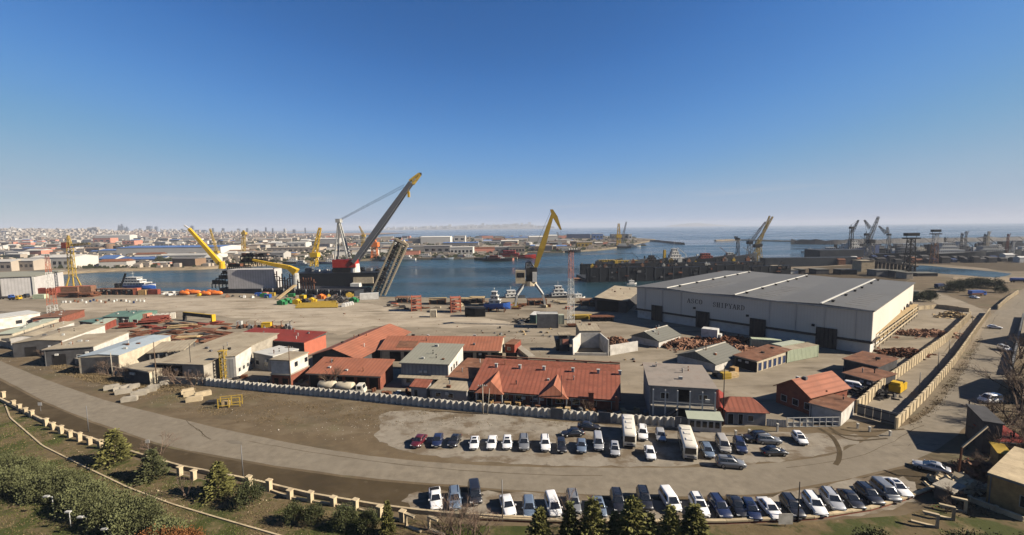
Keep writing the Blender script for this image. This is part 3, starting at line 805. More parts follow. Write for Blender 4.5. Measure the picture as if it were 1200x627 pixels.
GLYPH = {                                       # strokes of serif capitals in a unit box: (x0,y0,x1,y1,thick)
    'A': [(0.08, 0, 0.48, 1, .07), (0.5, 1, 0.9, 0, .17), (0.24, .36, 0.72, .36, .06), (-.02, .02, .22, .02, .05), (.72, .02, 1.04, .02, .05)],
    'S': [(.82, .72, .78, .92, .08), (.78, .92, .5, 1, .07), (.5, 1, .2, .9, .09), (.2, .9, .16, .68, .13), (.16, .68, .5, .53, .14), (.5, .53, .82, .38, .15), (.82, .38, .82, .14, .13), (.82, .14, .5, 0, .08), (.5, 0, .2, .07, .07), (.2, .07, .14, .3, .08)],
    'C': [(.86, .74, .8, .9, .09), (.8, .9, .52, 1, .07), (.52, 1, .22, .85, .1), (.22, .85, .12, .5, .16), (.12, .5, .22, .15, .16), (.22, .15, .52, 0, .1), (.52, 0, .8, .1, .07), (.8, .1, .88, .26, .07)],
    'O': [(.5, 1, .2, .85, .09), (.2, .85, .1, .5, .16), (.1, .5, .2, .15, .16), (.2, .15, .5, 0, .09), (.5, 0, .8, .15, .09), (.8, .15, .9, .5, .16), (.9, .5, .8, .85, .16), (.8, .85, .5, 1, .09)],
    'H': [(.2, 0, .2, 1, .17), (.8, 0, .8, 1, .17), (.2, .5, .8, .5, .07), (.02, .02, .38, .02, .05), (.02, .98, .38, .98, .05), (.62, .02, .98, .02, .05), (.62, .98, .98, .98, .05)],
    'I': [(.5, 0, .5, 1, .18), (.28, .02, .72, .02, .05), (.28, .98, .72, .98, .05)],
    'P': [(.25, 0, .25, 1, .17), (.07, .02, .45, .02, .05), (.07, .98, .5, .98, .06), (.5, .98, .78, .9, .09), (.78, .9, .84, .74, .15), (.84, .74, .76, .56, .14), (.76, .56, .3, .48, .07)],
    'Y': [(.12, 1, .5, .48, .15), (.86, 1, .5, .48, .08), (.5, 0, .5, .5, .17), (.3, .02, .7, .02, .05), (-.02, .98, .3, .98, .05), (.7, .98, 1.02, .98, .05)],
    'R': [(.22, 0, .22, 1, .17), (.05, .02, .42, .02, .05), (.05, .98, .5, .98, .06), (.5, .98, .74, .9, .09), (.74, .9, .8, .75, .15), (.8, .75, .72, .58, .13), (.72, .58, .28, .5, .07), (.48, .5, .92, .03, .15)],
    'D': [(.22, 0, .22, 1, .17), (.05, .02, .5, .02, .06), (.05, .98, .5, .98, .06), (.5, .98, .78, .84, .1), (.78, .84, .88, .5, .16), (.88, .5, .78, .16, .16), (.78, .16, .5, .02, .1)]}
def lettering(word, pa, pb, hz):
    ua, za = hall_u(*pa); ub, zb = hall_u(*pb)
    cw = (ub - ua) / len(word)
    for i, ch in enumerate(word):
        mb = MB(); x = ua + cw * i; z = za
        for k, (a, b, c, d, th) in enumerate(GLYPH[ch]):
            P = lambda s, q: Vector((x + cw * (0.06 + 0.84 * s), -0.06 - 0.004 * k, z + hz * q))
            p, q = P(a, b), P(c, d)
            e = (q - p).normalized() * 0.04
            p.y = q.y = -0.06 - 0.004 * k
            mb.bar(p - e, q + e, max(0.14, th * cw * 0.9), 0.08) if abs(q.z - p.z) < 1e-4 else mb.bar(p - e, q + e, 0.08 if False else max(0.14, th * cw * 0.9), 0.08)
        mb.build('letter', 'hall_dark', hall)
lettering('ASCO', (805, 354.6), (823.5, 357.5), 1.75)
lettering('SHIPYARD', (835, 359.2), (873, 365.3), 1.75)
# open storage racks against its end wall
rk0, rk1 = G(1026, 411), G(1075, 371)
rd_ = (rk1 - rk0); rl = rd_.length
rack = thing('storage_rack', 'long beige two level storage rack along the end of the hall', 'rack', rk0, math.atan2(rd_.y, rd_.x))
for z in (2.6, 5.0):
    mb = MB(); mb.box(0, rl, 0, 5.0, z, z + 0.3); mb.build('deck', 'wood_pale', rack)
for k in range(14):
    x = rl * k / 13
    for y in (0.15, 4.85):
        mb = MB(); mb.box(x - 0.15, x + 0.15, y - 0.15, y + 0.15, 0, 5.0); mb.build('post', 'steel_beige', rack)
for z in (1.2, 3.9):
    mb = MB(); mb.box(0, rl, -0.06, 0.0, z, z + 0.5); mb.build('rail', 'steel_beige', rack)
for k in range(10):
    x = 3 + (rl - 6) * k / 9 + random.uniform(-1, 1)
    mb = MB(); s = random.uniform(0.7, 1.5)
    mb.box(-s, s, -0.8, 0.8, 0, 0.9); mb.box(-s * 0.6, s * 0.6, -0.5, 0.5, 0.9, 1.3)
    o = mb.build('crate', random.choice(['steel_dark', 'steel_grey', 'wood', 'steel_pale']))
    o.location = rack.matrix_basis @ Vector((x, 2.4, 5.3)); o.rotation_euler.z = rack.rotation_euler.z + random.uniform(-.2, .2)
    tag(o, 'crate or machine part standing on top of the beige storage rack', 'crate', 'crates on the storage rack')
# ---------------------------------------------------------------- left row of sheds along the fence
mb = MB()
F = Frame((-70, 397), (48, 378.5), (60, 366.5), 'x')
t = thing('long_white_building', 'long low white building at the left edge beside the red mast', 'building', F.o, F.rz)
wall_mesh('shed', F.w, 9, 4.6, 0.5).build('wall', 'plaster_white', t); roof_mesh('shed', F.w, 9, 4.6, 0.5, 0.3).build('roof', 'skylight', t)
for k in range(10):
    opening(t, F, 'f', F.w - 8 - k * 9, 1.2, 2.0, 1.5)
bld('shed', 'shed with pale green roof at the far left end of the row', 'shed', (8, 402), (16, 404.5), (70, 386), 4.2, 'shed', 0.4, 'plaster_cream', 'roof_palegreen', ops=[('f', 1.5, 0.1, 2.2, 2.6, 'wall_dark', None, 'door'), ('r', 4, 1.3, 1.4, 1.1), ('r', 12, 1.3, 1.4, 1.1)])
bld('shed', 'narrow shed with ragged white roof edge beside the pale green roof', 'shed', (28, 404), (42, 407), (88, 389), 4.0, 'gy', 0.5, 'plaster_white', 'roof_beige', 0.2, ops=[('f', 2.0, 0.1, 2.2, 2.5, 'wall_dark', None, 'door')])
bld('shed', 'wide grey shed with beige roof and small lamps on its front', 'shed', (45, 409), (74, 415), (124, 395), 4.6, 'gy', 0.7, 'wall_dark', 'roof_beige', ops=[('f', 3, 0.1, 3, 3, 'dark_opening', 'steel_dark', 'door'), ('f', 9, 2.6, 0.7, 0.6, 'lamp_glass', None, 'lamp'), ('f', 11.2, 2.6, 0.7, 0.6, 'lamp_glass', None, 'lamp')], rwall='plaster_white')  # dark front and pale end put shade and sun into wall colours
bld('shed', 'grey shed with flat beige roof holding an orange drum', 'shed', (81, 418), (111, 425), (152, 406), 5.0, 'flat', 0, 'wall_dark', 'roof_beige', ops=[('f', 2, 0.1, 3.2, 3.2, 'dark_opening', 'steel_dark', 'door'), ('f', 8, 1.5, 1.6, 1.3)], rwall='plaster_white')  # wall dark for the shaded front, end white for sun
bld('shed', 'shed with pale blue roof and cream side wall', 'shed', (116, 430), (141, 436.5), (201, 411), 5.0, 'gy', 0.5, 'plaster_cream', 'roof_blue', 0.15, ops=[('f', 0.6, 0.1, 9.6, 4.6, 'wall_dark', None, 'shaded_front')])  # front panel darkened in colour to stand for shade
bld('shed', 'low beige shed with rough flat roof before the long canopy', 'shed', (146, 446), (176, 452), (196, 437), 3.6, 'flat', 0, 'wall_dark', 'roof_beige', rwall='plaster_cream')  # shade on the front and sun on the end are painted
# canopy
def canopy(label, FL, FR, BR, h, roof, th=0.3, main=None, n=5):
    F = Frame(FL, FR, BR, main)
    t = thing('canopy', label, 'canopy', F.o, F.rz)
    roof_mesh('shed', F.w, F.d, h, 0.5, 0.3, th).build('roof', roof, t)
    for i in range(n):
        for y in (0.3, F.d - 0.3):
            x = 0.3 + (F.w - 0.6) * i / (n - 1)
            mb = MB(); mb.box(x - 0.15, x + 0.15, y - 0.15, y + 0.15, 0, h + 0.5 * y / F.d); mb.build('post', 'steel_grey', t)
    return t, F
canopy('small open beige canopy between the pale blue roof and the big shed', (170, 431), (216, 424), (230, 413), 3.6, 'roof_beige')
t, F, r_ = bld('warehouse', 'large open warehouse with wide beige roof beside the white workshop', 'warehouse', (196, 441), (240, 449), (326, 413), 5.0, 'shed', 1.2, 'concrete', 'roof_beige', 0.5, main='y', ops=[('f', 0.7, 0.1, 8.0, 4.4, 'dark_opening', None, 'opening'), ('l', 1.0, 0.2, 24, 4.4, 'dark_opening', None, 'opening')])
bld('workshop', 'white plastered workshop behind the yellow lattice tower', 'building', (262, 443), (277.5, 443), (296, 431), 6.0, 'shed', 0.3, 'plaster_white', 'roof_beige', 0.1, main='y', ops=row('r', 4, 1.2, 2.3, 1.3, 1.0, 1.0) + [('f', 0.8, 0.1, 2.2, 5.2, 'wall_corrugated', None, 'shutter')])
bld('annex', 'low white roofed annex behind the white workshop', 'building', (298, 431), (321, 436), (342, 425), 4.4, 'flat', 0, 'plaster_grey', 'skylight', 0.1, ops=[('f', 1, 1.2, 1.5, 1.3), ('f', 5, 1.2, 1.5, 1.3)])
t, F, r_ = bld('two_storey_hut', 'white upper hut on a red brick base near the twin tanks', 'building', (318, 453), (341, 454.5), (366, 443), 3.2, 'flat', 0, 'brick_red', 'concrete', 0.05, main='x', ops=[('f', 1.0, 0.1, 1.2, 2.2, 'dark_opening', 'rust', 'door'), ('f', 3.4, 1.0, 1.6, 1.3, 'dark_opening', 'rust')])
mb = MB(); mb.box(0.15, F.w - 0.15, 0.15, F.d - 0.15, 3.46, 6.9); up_ = mb.build('upper_wall', 'plaster_white', t)
mb = MB(); mb.box(-0.1, F.w + 0.1, -0.1, F.d + 0.1, 6.9, 7.15); mb.build('upper_roof', 'roof_beige', t)
for k in range(2):
    mb = MB(); mb.box(F.w - 0.2, F.w - 0.1, 2.0 + k * 4, 3.2 + k * 4, 4.8, 6.0); mb.build('window', 'glass_dark', t)
# yellow lattice tower in front of the workshop
p = G(263, 444); h = HT(p, 263, 411)
t = thing('lattice_tower', 'narrow yellow lattice tower before the white workshop', 'tower', p)
mb = MB(); mb.lattice((0, 0, 0), (0, 0, h), 1.2, 1.2, 9, 0.08); mb.build('mast', 'paint_ochre', t)
mb = MB(); mb.box(-0.9, 0.9, -0.9, 0.9, h, h + 0.15); mb.build('platform', 'paint_ochre', t)
# ---------------------------------------------------------------- red roofs
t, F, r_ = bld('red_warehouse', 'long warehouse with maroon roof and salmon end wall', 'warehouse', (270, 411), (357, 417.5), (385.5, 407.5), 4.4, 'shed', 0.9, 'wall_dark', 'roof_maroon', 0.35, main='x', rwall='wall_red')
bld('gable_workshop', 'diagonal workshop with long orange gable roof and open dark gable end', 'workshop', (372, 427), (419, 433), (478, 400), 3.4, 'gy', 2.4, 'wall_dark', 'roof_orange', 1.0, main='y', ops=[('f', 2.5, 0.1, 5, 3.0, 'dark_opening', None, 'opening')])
t, F, r_ = bld('long_workshop', 'long orange roofed workshop with a brown patch on its roof', 'workshop', (446, 423), (585, 424.5), (600, 407), 3.6, 'gx', 2.0, 'plaster_cream', 'roof_orange', 0.6, main='x', ops=row('f', 9, 3, 4.4, 0.1, 3.2, 2.7, 'dark_opening', 'steel_dark', 'door'))
mb = MB()
yq = F.d * 0.3; xq = 4.5
for k in (0,):
    z1 = 3.6 + 2.0 * (0.6) + 0.16; z0 = 3.6 + 2.0 * 0.1 + 0.16
    mb.loft([[(xq, F.d * 0.05, z0 + dz), (xq + 6, F.d * 0.05, z0 + dz), (xq + 6, F.d * 0.3, z1 + dz), (xq, F.d * 0.3, z1 + dz)] for dz in (0.02, 0.08)])
mb.build('roof_patch', 'roof_rust', r_)
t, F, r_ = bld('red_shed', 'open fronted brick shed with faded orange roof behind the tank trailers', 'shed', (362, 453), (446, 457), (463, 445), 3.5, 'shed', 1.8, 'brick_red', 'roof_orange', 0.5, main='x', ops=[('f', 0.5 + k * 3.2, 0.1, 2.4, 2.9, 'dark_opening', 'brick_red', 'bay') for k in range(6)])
# two-storey grey-roofed house
t, F, r_ = bld('grey_roofed_house', 'two storey house with grey green roof and white lit gable end', 'house', (471, 452), (526, 454.5), (551, 434), 6.0, 'shed', 1.3, 'plaster_white', 'roof_greygreen', 0.4, main='x', ops=row('r', 3, 2, 2.4, 3.4, 1.1, 1.2))
mb = MB(); mb.box(0.1, F.w - 0.1, -0.12, -0.02, 3.1, 5.7); o = mb.build('upper_cladding', 'wall_corrugated', t)
mb = MB(); mb.loft([[(-0.4, -1.8, 2.6 + dz), (F.w + 0.2, -1.8, 2.6 + dz), (F.w + 0.2, -0.1, 3.0 + dz), (-0.4, -0.1, 3.0 + dz)] for dz in (0, 0.12)]); mb.build('porch_roof', 'roof_beige', t)
for k in range(5):
    opening(t, F, 'f', 1.2 + k * 2.5, 0.9 if k != 2 else 0.1, 1.3, 1.3 if k != 2 else 2.1, 'glass_dark', 'frame_white', 'window' if k != 2 else 'door')
bld('hut', 'tiny hut with bright red sloping roof before the grey roofed house', 'hut', (482, 465.5), (500, 467), (506, 462), 2.6, 'shed', 0.8, 'plaster_grey', 'roof_red', 0.3, main='x', ops=[('f', 0.8, 0.1, 0.9, 1.9, 'dark_opening', 'frame_white', 'door')])
bld('lean_to', 'patched beige lean-to roof running between the grey and red houses', 'shed', (524, 455), (553, 458), (575, 436), 3.0, 'shed', 0.4, 'plaster_grey', 'roof_rust', 0.2, main='y')
bld('lean_to', 'low beige flat roofed shed behind the ribbed fence', 'shed', (504, 468.5), (547, 472), (553, 461), 2.6, 'flat', 0, 'plaster_grey', 'roof_beige', 0.2, main='x', ops=[('f', 1.5, 0.9, 1.2, 1.0), ('f', 4.5, 0.9, 1.2, 1.0)])
# big red-roofed house with two dormers
t, F, r_ = bld('red_roofed_house', 'large low house with red roof and two hipped porch gables', 'house', (556, 469), (722, 481.5), (748, 459), 2.7, 'shed', 3.4, 'brick_red', 'roof_red', 1.0, main='x', ops=[('f', 3 + k * 3.4, 0.8, 1.6, 1.3, 'glass_dark', 'frame_white', 'window') for k in range(4)] + [('f', 19 + k * 3.6, 0.8, 1.6, 1.3, 'glass_dark', 'frame_white', 'window') for k in range(3)] + [('f', 1.0, 0.1, 1.0, 2.1, 'dark_opening', 'frame_white', 'door'), ('f', 17, 0.1, 1.0, 2.1, 'dark_opening', 'frame_white', 'door')], rwall='wall_dark')
slope = 3.4 / F.d
T_RED, F_RED = t, F
for xc in (4.0, 18.5):                          # hipped gables standing out of the front slope
    mb = MB(); wd = 3.4; apex = 2.7 + 2.2; yb = (apex - 2.7) / slope
    f0, f1 = (xc - wd, -1.9, 2.55), (xc + wd, -1.9, 2.55)
    a, b = (xc, -0.2, apex), (xc, yb, apex)
    e0, e1 = (xc - wd, 0.4, 2.55 + 0.4 * slope), (xc + wd, 0.4, 2.55 + 0.4 * slope)
    mb.poly([f0, f1, a]); mb.poly([f1, e1, b, a]); mb.poly([e0, f0, a, b])
    o = mb.build('porch_gable', 'roof_orange', r_)
    for s in (-1, 1):
        cb = MB(); cb.box(xc + s * (wd - 0.4) - 0.11, xc + s * (wd - 0.4) + 0.11, -1.75, -1.53, 0, 2.54); cb.build('porch_column', 'frame_white', t)
for k in range(8):
    x = 8.0 + k * 1.0 if False else 1.0 + k * (F.w - 2) / 7
    cb = MB(); cb.box(x - 0.08, x + 0.08, -0.98, -0.82, 0, 2.4); cb.build('porch_post', 'plaster_grey', t)
for x in (14.0, 15.4, 11.2):
    ab = MB(); ab.box(x, x + 0.9, -0.4, -0.04, 1.2, 1.8); ab.build('air_conditioner', 'frame_white', t)
cb = MB(); cb.box(26.2, 27.3, -1.35, -0.6, 0, 4.0); cb.box(26.1, 27.4, -1.45, -0.5, 4.0, 4.2); cb.build('chimney', 'brick_red', t)
cb = MB(); cb.box(F.w - 0.2, F.w + 0.5, -1.4, -0.8, 0, 3.6); cb.build('chimney', 'brick_red', t)
p0, p1 = G(572, 437), G(622, 440)
o = MB().tube((0, 0, 1.2), ((p1 - p0).length, 0, 1.2), 1.2, 1.2, 12)
o.box(-.2, .2, -1.3, 1.3, 0, .5); o.box(10, 10.4, -1.3, 1.3, 0, .5)
o = o.build('rusty_tank', 'rust_bright'); o.location = p0; o.rotation_euler.z = heading(p0, p1)
tag(o, 'long rusty cylinder tank lying behind the red roofed house', 'tank')
bld('hut', 'small orange roofed hut at the end of the rusty tank', 'hut', (624, 441), (641, 442.5), (646, 436), 2.4, 'gx', 1.0, 'brick_red', 'roof_orange', 0.2, main='x')
bld('hut', 'small dark red cabin beside the wooden ramp', 'cabin', (592, 413), (603, 414), (606, 407.5), 2.6, 'flat', 0, 'rust_red', 'roof_rust', 0.1, main='x', ops=[('f', 0.8, 0.9, 1.0, 0.9)])
for (nm, xs) in (('red_roofed_house', (3, 9, 15, 22, 28, 33)),):
    for x in xs:
        vb = MB(); y = F_RED.d * .72; z = 2.7 + 3.4 * .72
        vb.box(x - .3, x + .3, y - .3, y + .3, z, z + .9); vb.box(x - .4, x + .4, y - .4, y + .4, z + .9, z + 1.0); vb.build('roof_vent', 'steel_pale', T_RED)
vb = MB(); vb.box(-1.0, F_RED.w + 1.0, F_RED.d + .75, F_RED.d + 1.1, 2.7 + 3.4 + .3, 2.7 + 3.4 + .62); vb.build('ridge_cap', 'roof_rust', T_RED)
# grey two-storey shell
t, F, r_ = bld('grey_block', 'two storey grey concrete block with external stairs and white columns', 'building', (761, 491), (838, 496.5), (826, 466), 7.2, 'shed', 0.3, 'plaster_grey', 'roof_rust', 0.3, main='x', ops=[('f', 5.4, 4.2, 2.3, 2.5, 'dark_opening', None, 'opening'), ('f', 5.4, 0.1, 2.3, 2.6, 'dark_opening', None, 'opening'), ('f', 9.6, 4.8, 1.5, 1.0), ('f', 2.2, 4.6, 1.5, 1.2), ('f', 10.2, 1.0, 1.3, 1.2)])
r_.data.materials.clear(); r_.data.materials.append(mat('roof_ash', (0.34, 0.30, 0.26), var=0.25, scale=0.3, stain=[((0.2, 0.15, 0.12), 0.3, 0.5, 0.7, 0.6)]))
for k in range(6):
    x = 0.5 + (F.w - 1.0) * k / 5
    cb = MB(); cb.box(x - 0.12, x + 0.12, -1.75, -1.5, 0, 7.0); cb.build('column', 'frame_white', t)
mb = MB(); mb.box(0.1, F.w - 0.1, -1.5, -0.05, 3.3, 3.5); bal = mb.build('balcony_slab', 'concrete', t)
for z in (3.9, 4.4):
    mb = MB(); mb.box(0.3, F.w - 0.3, -1.49, -1.43, z, z + 0.06); mb.build('balcony_rail', 'frame_white', bal)
for k in range(11):
    mb = MB(); mb.box(1.2 + k * 0.36, 1.56 + k * 0.36, -2.7, -1.8, 0.1 + k * 0.31, 0.22 + k * 0.31); mb.build('stair_tread', 'concrete', t)
mb = MB(); mb.bar((1.0, -2.75, 0.1), (5.3, -2.75, 3.5), 0.1, 0.25); mb.bar((1.0, -2.75, 1.1), (5.3, -2.75, 4.4), 0.06); mb.build('stair_stringer', 'steel_dark', t)
mb = MB(); mb.loft([[(6.6, -4.6, 2.5 + dz), (13.2, -4.6, 2.5 + dz), (13.2, -1.6, 3.1 + dz), (6.6, -1.6, 3.1 + dz)] for dz in (0, 0.12)]); mb.build('porch_roof', 'roof_palegreen', t)
mb = MB(); mb.box(6.9, 12.9, -4.2, -4.1, 0, 2.4); pw = mb.build('porch_wall', 'plaster_white', t)
for k in range(5):
    mb = MB(); mb.box(7.15 + k * 1.15, 7.95 + k * 1.15, -4.26, -4.2, 0.9, 2.1); mb.build('porch_window', 'glass_dark', pw)
# gatehouse
bld('gatehouse', 'small grey gatehouse with crimson hipped roof at the gate', 'gatehouse', (848, 497), (897, 499), (900, 487), 2.7, 'hip', 2.0, 'plaster_grey', 'roof_red', 0.5, main='x', ops=[('f', 0.8, 0.1, 1.0, 2.1, 'dark_opening', 'frame_white', 'door'), ('f', 2.8, 0.1, 0.8, 2.1, 'dark_opening', 'frame_white', 'door'), ('f', 4.6, 0.9, 1.0, 1.1)])
bld('shed', 'maroon shed squeezed between the grey block and the gatehouse', 'shed', (838, 497), (849, 498), (846, 476), 3.0, 'gy', 0.6, 'brick_red', 'roof_maroon', 0.2, main='y')
# brick house by the gate, right
t, F, r_ = bld('brick_house', 'brick house with terracotta gable roof beside the shadowed yard gate', 'house', (903, 473), (948, 486), (992, 474), 4.0, 'gy', 2.4, 'brick_red', 'roof_orange', 0.5, main='y', ops=row('f', 3, 1.2, 2.6, 1.0, 1.2, 1.3, 'glass_dark', 'frame_white') + row('r', 3, 1.5, 3.0, 1.0, 1.2, 1.3))
bld('annex', 'low annex with rusty flat roof and white end wall by the gate', 'building', (948, 489), (985, 499.5), (1003, 487), 3.0, 'shed', 0.3, 'plaster_white', 'roof_rust', 0.2, main='x')
bld('shed', 'rusty roofed shed in the shade below the storage rack', 'shed', (988, 436), (1028, 446), (1040, 436), 3.6, 'shed', 0.6, 'wall_dark', 'roof_rust', 0.3, main='x')
bld('shed', 'lower rusty roofed shed next to the white van shadow', 'shed', (988, 449), (1022, 459), (1037, 449), 2.6, 'shed', 0.4, 'wall_dark', 'roof_rust', 0.3, main='x')
# mid yard huts
for lab, a, b, c in (('grey gabled hut on white base nearest the hall door', (746, 399), (772, 408), (797, 400)), ('larger grey gabled hut on white base beside the scrap field', (796, 424), (838, 436.5), (871, 424))):
    t, F, r_ = bld('gabled_hut', lab, 'hut', a, b, c, 2.3, 'gy', 2.2, 'plaster_white', 'roof_grey', 0.4, main='y')
    mb = MB(); mb.poly([(-0.3, -0.31, 2.35), (F.w + 0.3, -0.31, 2.35), (F.w / 2, -0.31, 4.4)]); mb.poly([(-0.3, -0.25, 2.35), (F.w / 2, -0.25, 4.4), (F.w + 0.3, -0.25, 2.35)])
    mb.build('gable_cladding', 'roof_grey', t)
    mb = MB(); mb.box(F.w / 2 - 0.2, F.w / 2 + 0.2, -0.5, F.d + 0.5, 4.6, 4.78); mb.build('ridge_cap', 'concrete_pale', r_)
t, F, r_ = bld('long_scrap_shed', 'long lean-to with rusty roof and pale doors in the scrap field', 'shed', (866, 428), (886, 436.5), (925, 424), 3.2, 'shed', 0.4, 'plaster_cream', 'roof_rust', 0.4, main='y', ops=row('r', 7, 1.0, 2.5, 0.2, 1.5, 2.2, 'paint_navy', 'steel_beige', 'door') + [('f', 0.4, 0.1, 6, 2.7, 'dark_opening', None, 'opening')])
# white walled enclosure
A0, A1, A2, A3 = G(671, 416.5), G(713, 417), G(747, 411), G(705, 405)
t = thing('walled_pen', 'roofless pen of white concrete walls with a tan block behind', 'enclosure', A0)
def wseg(name, a, b, h, m, th=0.35):
    mb = MB(); mb.bar((b - a) * 0 + (a - A0) + Vector((0, 0, h / 2)), (b - A0) + Vector((0, 0, h / 2)), th, h); return mb.build(name, m, t)
B0, B1_ = G(680, 407.5), G(703, 407.5)
wseg('side_wall', A0, B0, 5.0, 'plaster_white'); wseg('back_wall', B0 + Vector((0.2, 0, 0)), B1_ - Vector((0.2, 0, 0)), 5.0, 'plaster_white'); wseg('side_wall', B1_, A1, 5.0, 'plaster_white')
wseg('long_wall', A1 + Vector((0.5, 0.3, 0)), A2, 3.2, 'plaster_white')
wseg('kerb', A0 + Vector((0.6, 0, 0)), A1 - Vector((0.6, 0, 0)), 0.9, 'concrete_pale')
bld('tan_block', 'windowless tan block with flat roof behind the white pen', 'building', (679, 404), (704, 404), (703.5, 394), 4.6, 'flat', 0, 'concrete_cream', 'roof_beige', 0.05, main='x')
# dark boathouse left of the hall
t, F, r_ = bld('boathouse', 'dark open boathouse with sloped roof at the left of the hall', 'building', (708, 357), (734, 367), (752, 350), 6.5, 'shedx', -1.0, 'wall_dark', 'roof_beige', 0.3, main='y', ops=[('f', 1, 0.2, 10, 5, 'dark_opening', None, 'opening')])
# hangar at the far left
F = Frame(G(-60, 352), G(43, 347), G(41, 338), 'x')
t = thing('hangar', 'grey ribbed hangar with corner post in sunlit white by the basin', 'hangar', F.o, F.rz)
mb = MB(); mb.box(0, F.w, 0, 30, 0, 12.5); mb.build('wall', 'box_grey', t)
roof_mesh('shed', F.w, 30, 12.5, 1.0, 0.6, 0.4).build('roof', 'roof_greygreen', t)
for x in (F.w - 0.6, F.w - 17, F.w - 33, F.w - 50):
    mb = MB(); mb.box(x - 0.6, x + 0.6, -0.6, -0.02, 0, 12.4); mb.build('corner_post', 'frame_white' if x > F.w - 5 else 'steel_dark', t)  # last post coloured white for the sun on it
# ================================================================ fences, walls, poles
def polyline(pts, step):
    P = [G(*p) if not isinstance(p, Vector) else p for p in pts]
    L = sum((b - a).length for a, b in zip(P, P[1:]))
    n = max(2, round(L / step) + 1)
    return resample(P, n)
# ribbed white concrete fence: every panel is a folded slab
def rib_panel(w, h, d):
    mb = MB()
    prof = [(0, 0.0), (0.20 * w, 0.0), (0.30 * w, -d), (0.46 * w, -d), (0.92 * w, 0.0), (w, 0.0), (w, 0.14), (0.9 * w, 0.14), (0.44 * w, 0.16 - d), (0.33 * w, 0.16 - d), (0.24 * w, 0.14), (0, 0.14)]
    mb.prism(prof, 0, h)
    return mb.mesh('panel')
fence_px = [(232, 450.5), (325, 460), (410, 467.5), (500, 477), (600, 486), (725, 496.5), (845, 504)]
P = polyline(fence_px, 1.36)
fence = thing('concrete_fence', 'long ribbed white concrete fence between the yard and the road', 'fence', P[0])
pm = rib_panel(1.33, 2.1, 0.42)
pm.materials.append(MATS['concrete_pale'])
frng = random.Random(7)
for a, b in zip(P, P[1:]):
    o = link('panel', pm, None, fence)
    o.location = a - P[0] + Vector((0, 0, 0.02 - frng.uniform(0, 0.1))); o.rotation_euler = (frng.uniform(-.03, .03), 0, heading(a, b) + frng.uniform(-.03, .03))
    o.scale = ((b - a).length / 1.36, 1, frng.uniform(0.94, 1.04))
mb = MB()
for a, b in zip(P[8::6], P[14::6]):
    mb.bar(a - P[0] + Vector((0, -0.3, 0.1)), b - P[0] + Vector((0, -0.3, 0.1)), 0.5, 0.24)
mb.build('footing', 'concrete', fence)
for px_, py_ in ((652, 489.5), (708, 494.5), (797, 500)):
    a = G(px_, py_); o = MB().box(-1.2, 1.2, -0.6, -0.5, 0.3, 2.4).build('sheet_patch', 'steel_grey', fence)
    o.location = a - P[0] + Vector((0, -0.25, 0)); o.rotation_euler.z = -0.2
# dark low wall along the left sheds
P = polyline([(-80, 384), (8, 407), (55, 418), (100, 429.5), (150, 441), (184, 449), (230, 451)], 3.0)
t = thing('boundary_wall', 'low dark boundary wall in front of the left sheds', 'wall', P[0])
for a, b in zip(P, P[1:]):
    mb = MB(); mb.bar(Vector((0, 0, 0.9)), (b - a) * 0.985 + Vector((0, 0, 0.9)), 0.25, 1.8); mb.bar(Vector((0, 0, 1.86)), (b - a) * 0.985 + Vector((0, 0, 1.86)), 0.4, 0.12)
    o = mb.build('panel', 'concrete', t); o.location = a - P[0]
# sandy panel walls of the lane on the right
def panel_wall(label, pts, step, h, m, th=0.25):
    P = polyline(pts, step)
    t = thing('panel_wall', label, 'wall', P[0])
    r = random.Random(len(P))
    for a, b in zip(P, P[1:]):
        d = b - a
        mb = MB(); mb.bar(d * 0.03 + Vector((0, 0, h / 2)), d * 0.97 + Vector((0, 0, h / 2)), th, h); mb.bar(d * 0.0 + Vector((0, 0, h + 0.06)), d * 0.99 + Vector((0, 0, h + 0.06)), th * 1.5, 0.12)
        o = mb.build('panel', m, t); o.location = a - P[0] + Vector((0, 0, -r.uniform(0, 0.12)))
        pb = MB(); pb.box(-0.2, 0.2, -0.2, 0.2, 0, h + 0.2); o = pb.build('post', m, t); o.location = a - P[0]
    return t
panel_wall('long sandy panel wall on the yard side of the narrow lane', [(1004, 484), (1042, 450), (1075, 426), (1110, 400), (1137, 373)], 2.6, 2.7, 'concrete_cream')
panel_wall('long sandy panel wall between the lane and the right hand road', [(1050, 503), (1085, 467), (1120, 425), (1145, 388), (1160, 367)], 3.0, 2.2, 'concrete_cream')
panel_wall('short broken sandy wall at the far bend of the road', [(1169, 363), (1181, 352), (1193, 344)], 3.2, 2.0, 'concrete_cream')
panel_wall('cross wall of pale panels closing the rack yard', [(1068, 364), (1100, 361), (1136, 366)], 4.0, 1.8, 'concrete_cream')
# sheet metal gate of the lane
a, b = G(1004, 487), G(1052, 500)
t = thing('sheet_gate', 'wide dark grey sheet metal gate closing the lane', 'gate', a, heading(a, b))
L_ = (b - a).length
for k in range(5):
    mb = MB(); mb.box(L_ * k / 5 + 0.03, L_ * (k + 1) / 5 - 0.03, -0.05, 0.05, 0.15, 2.7); mb.build('leaf_panel', 'steel_grey', t)
for k in range(2):
    mb = MB(); mb.box(0, L_, -0.1, -0.05, 0.5 + 1.6 * k, 0.65 + 1.6 * k); mb.build('rail', 'steel_dark', t)
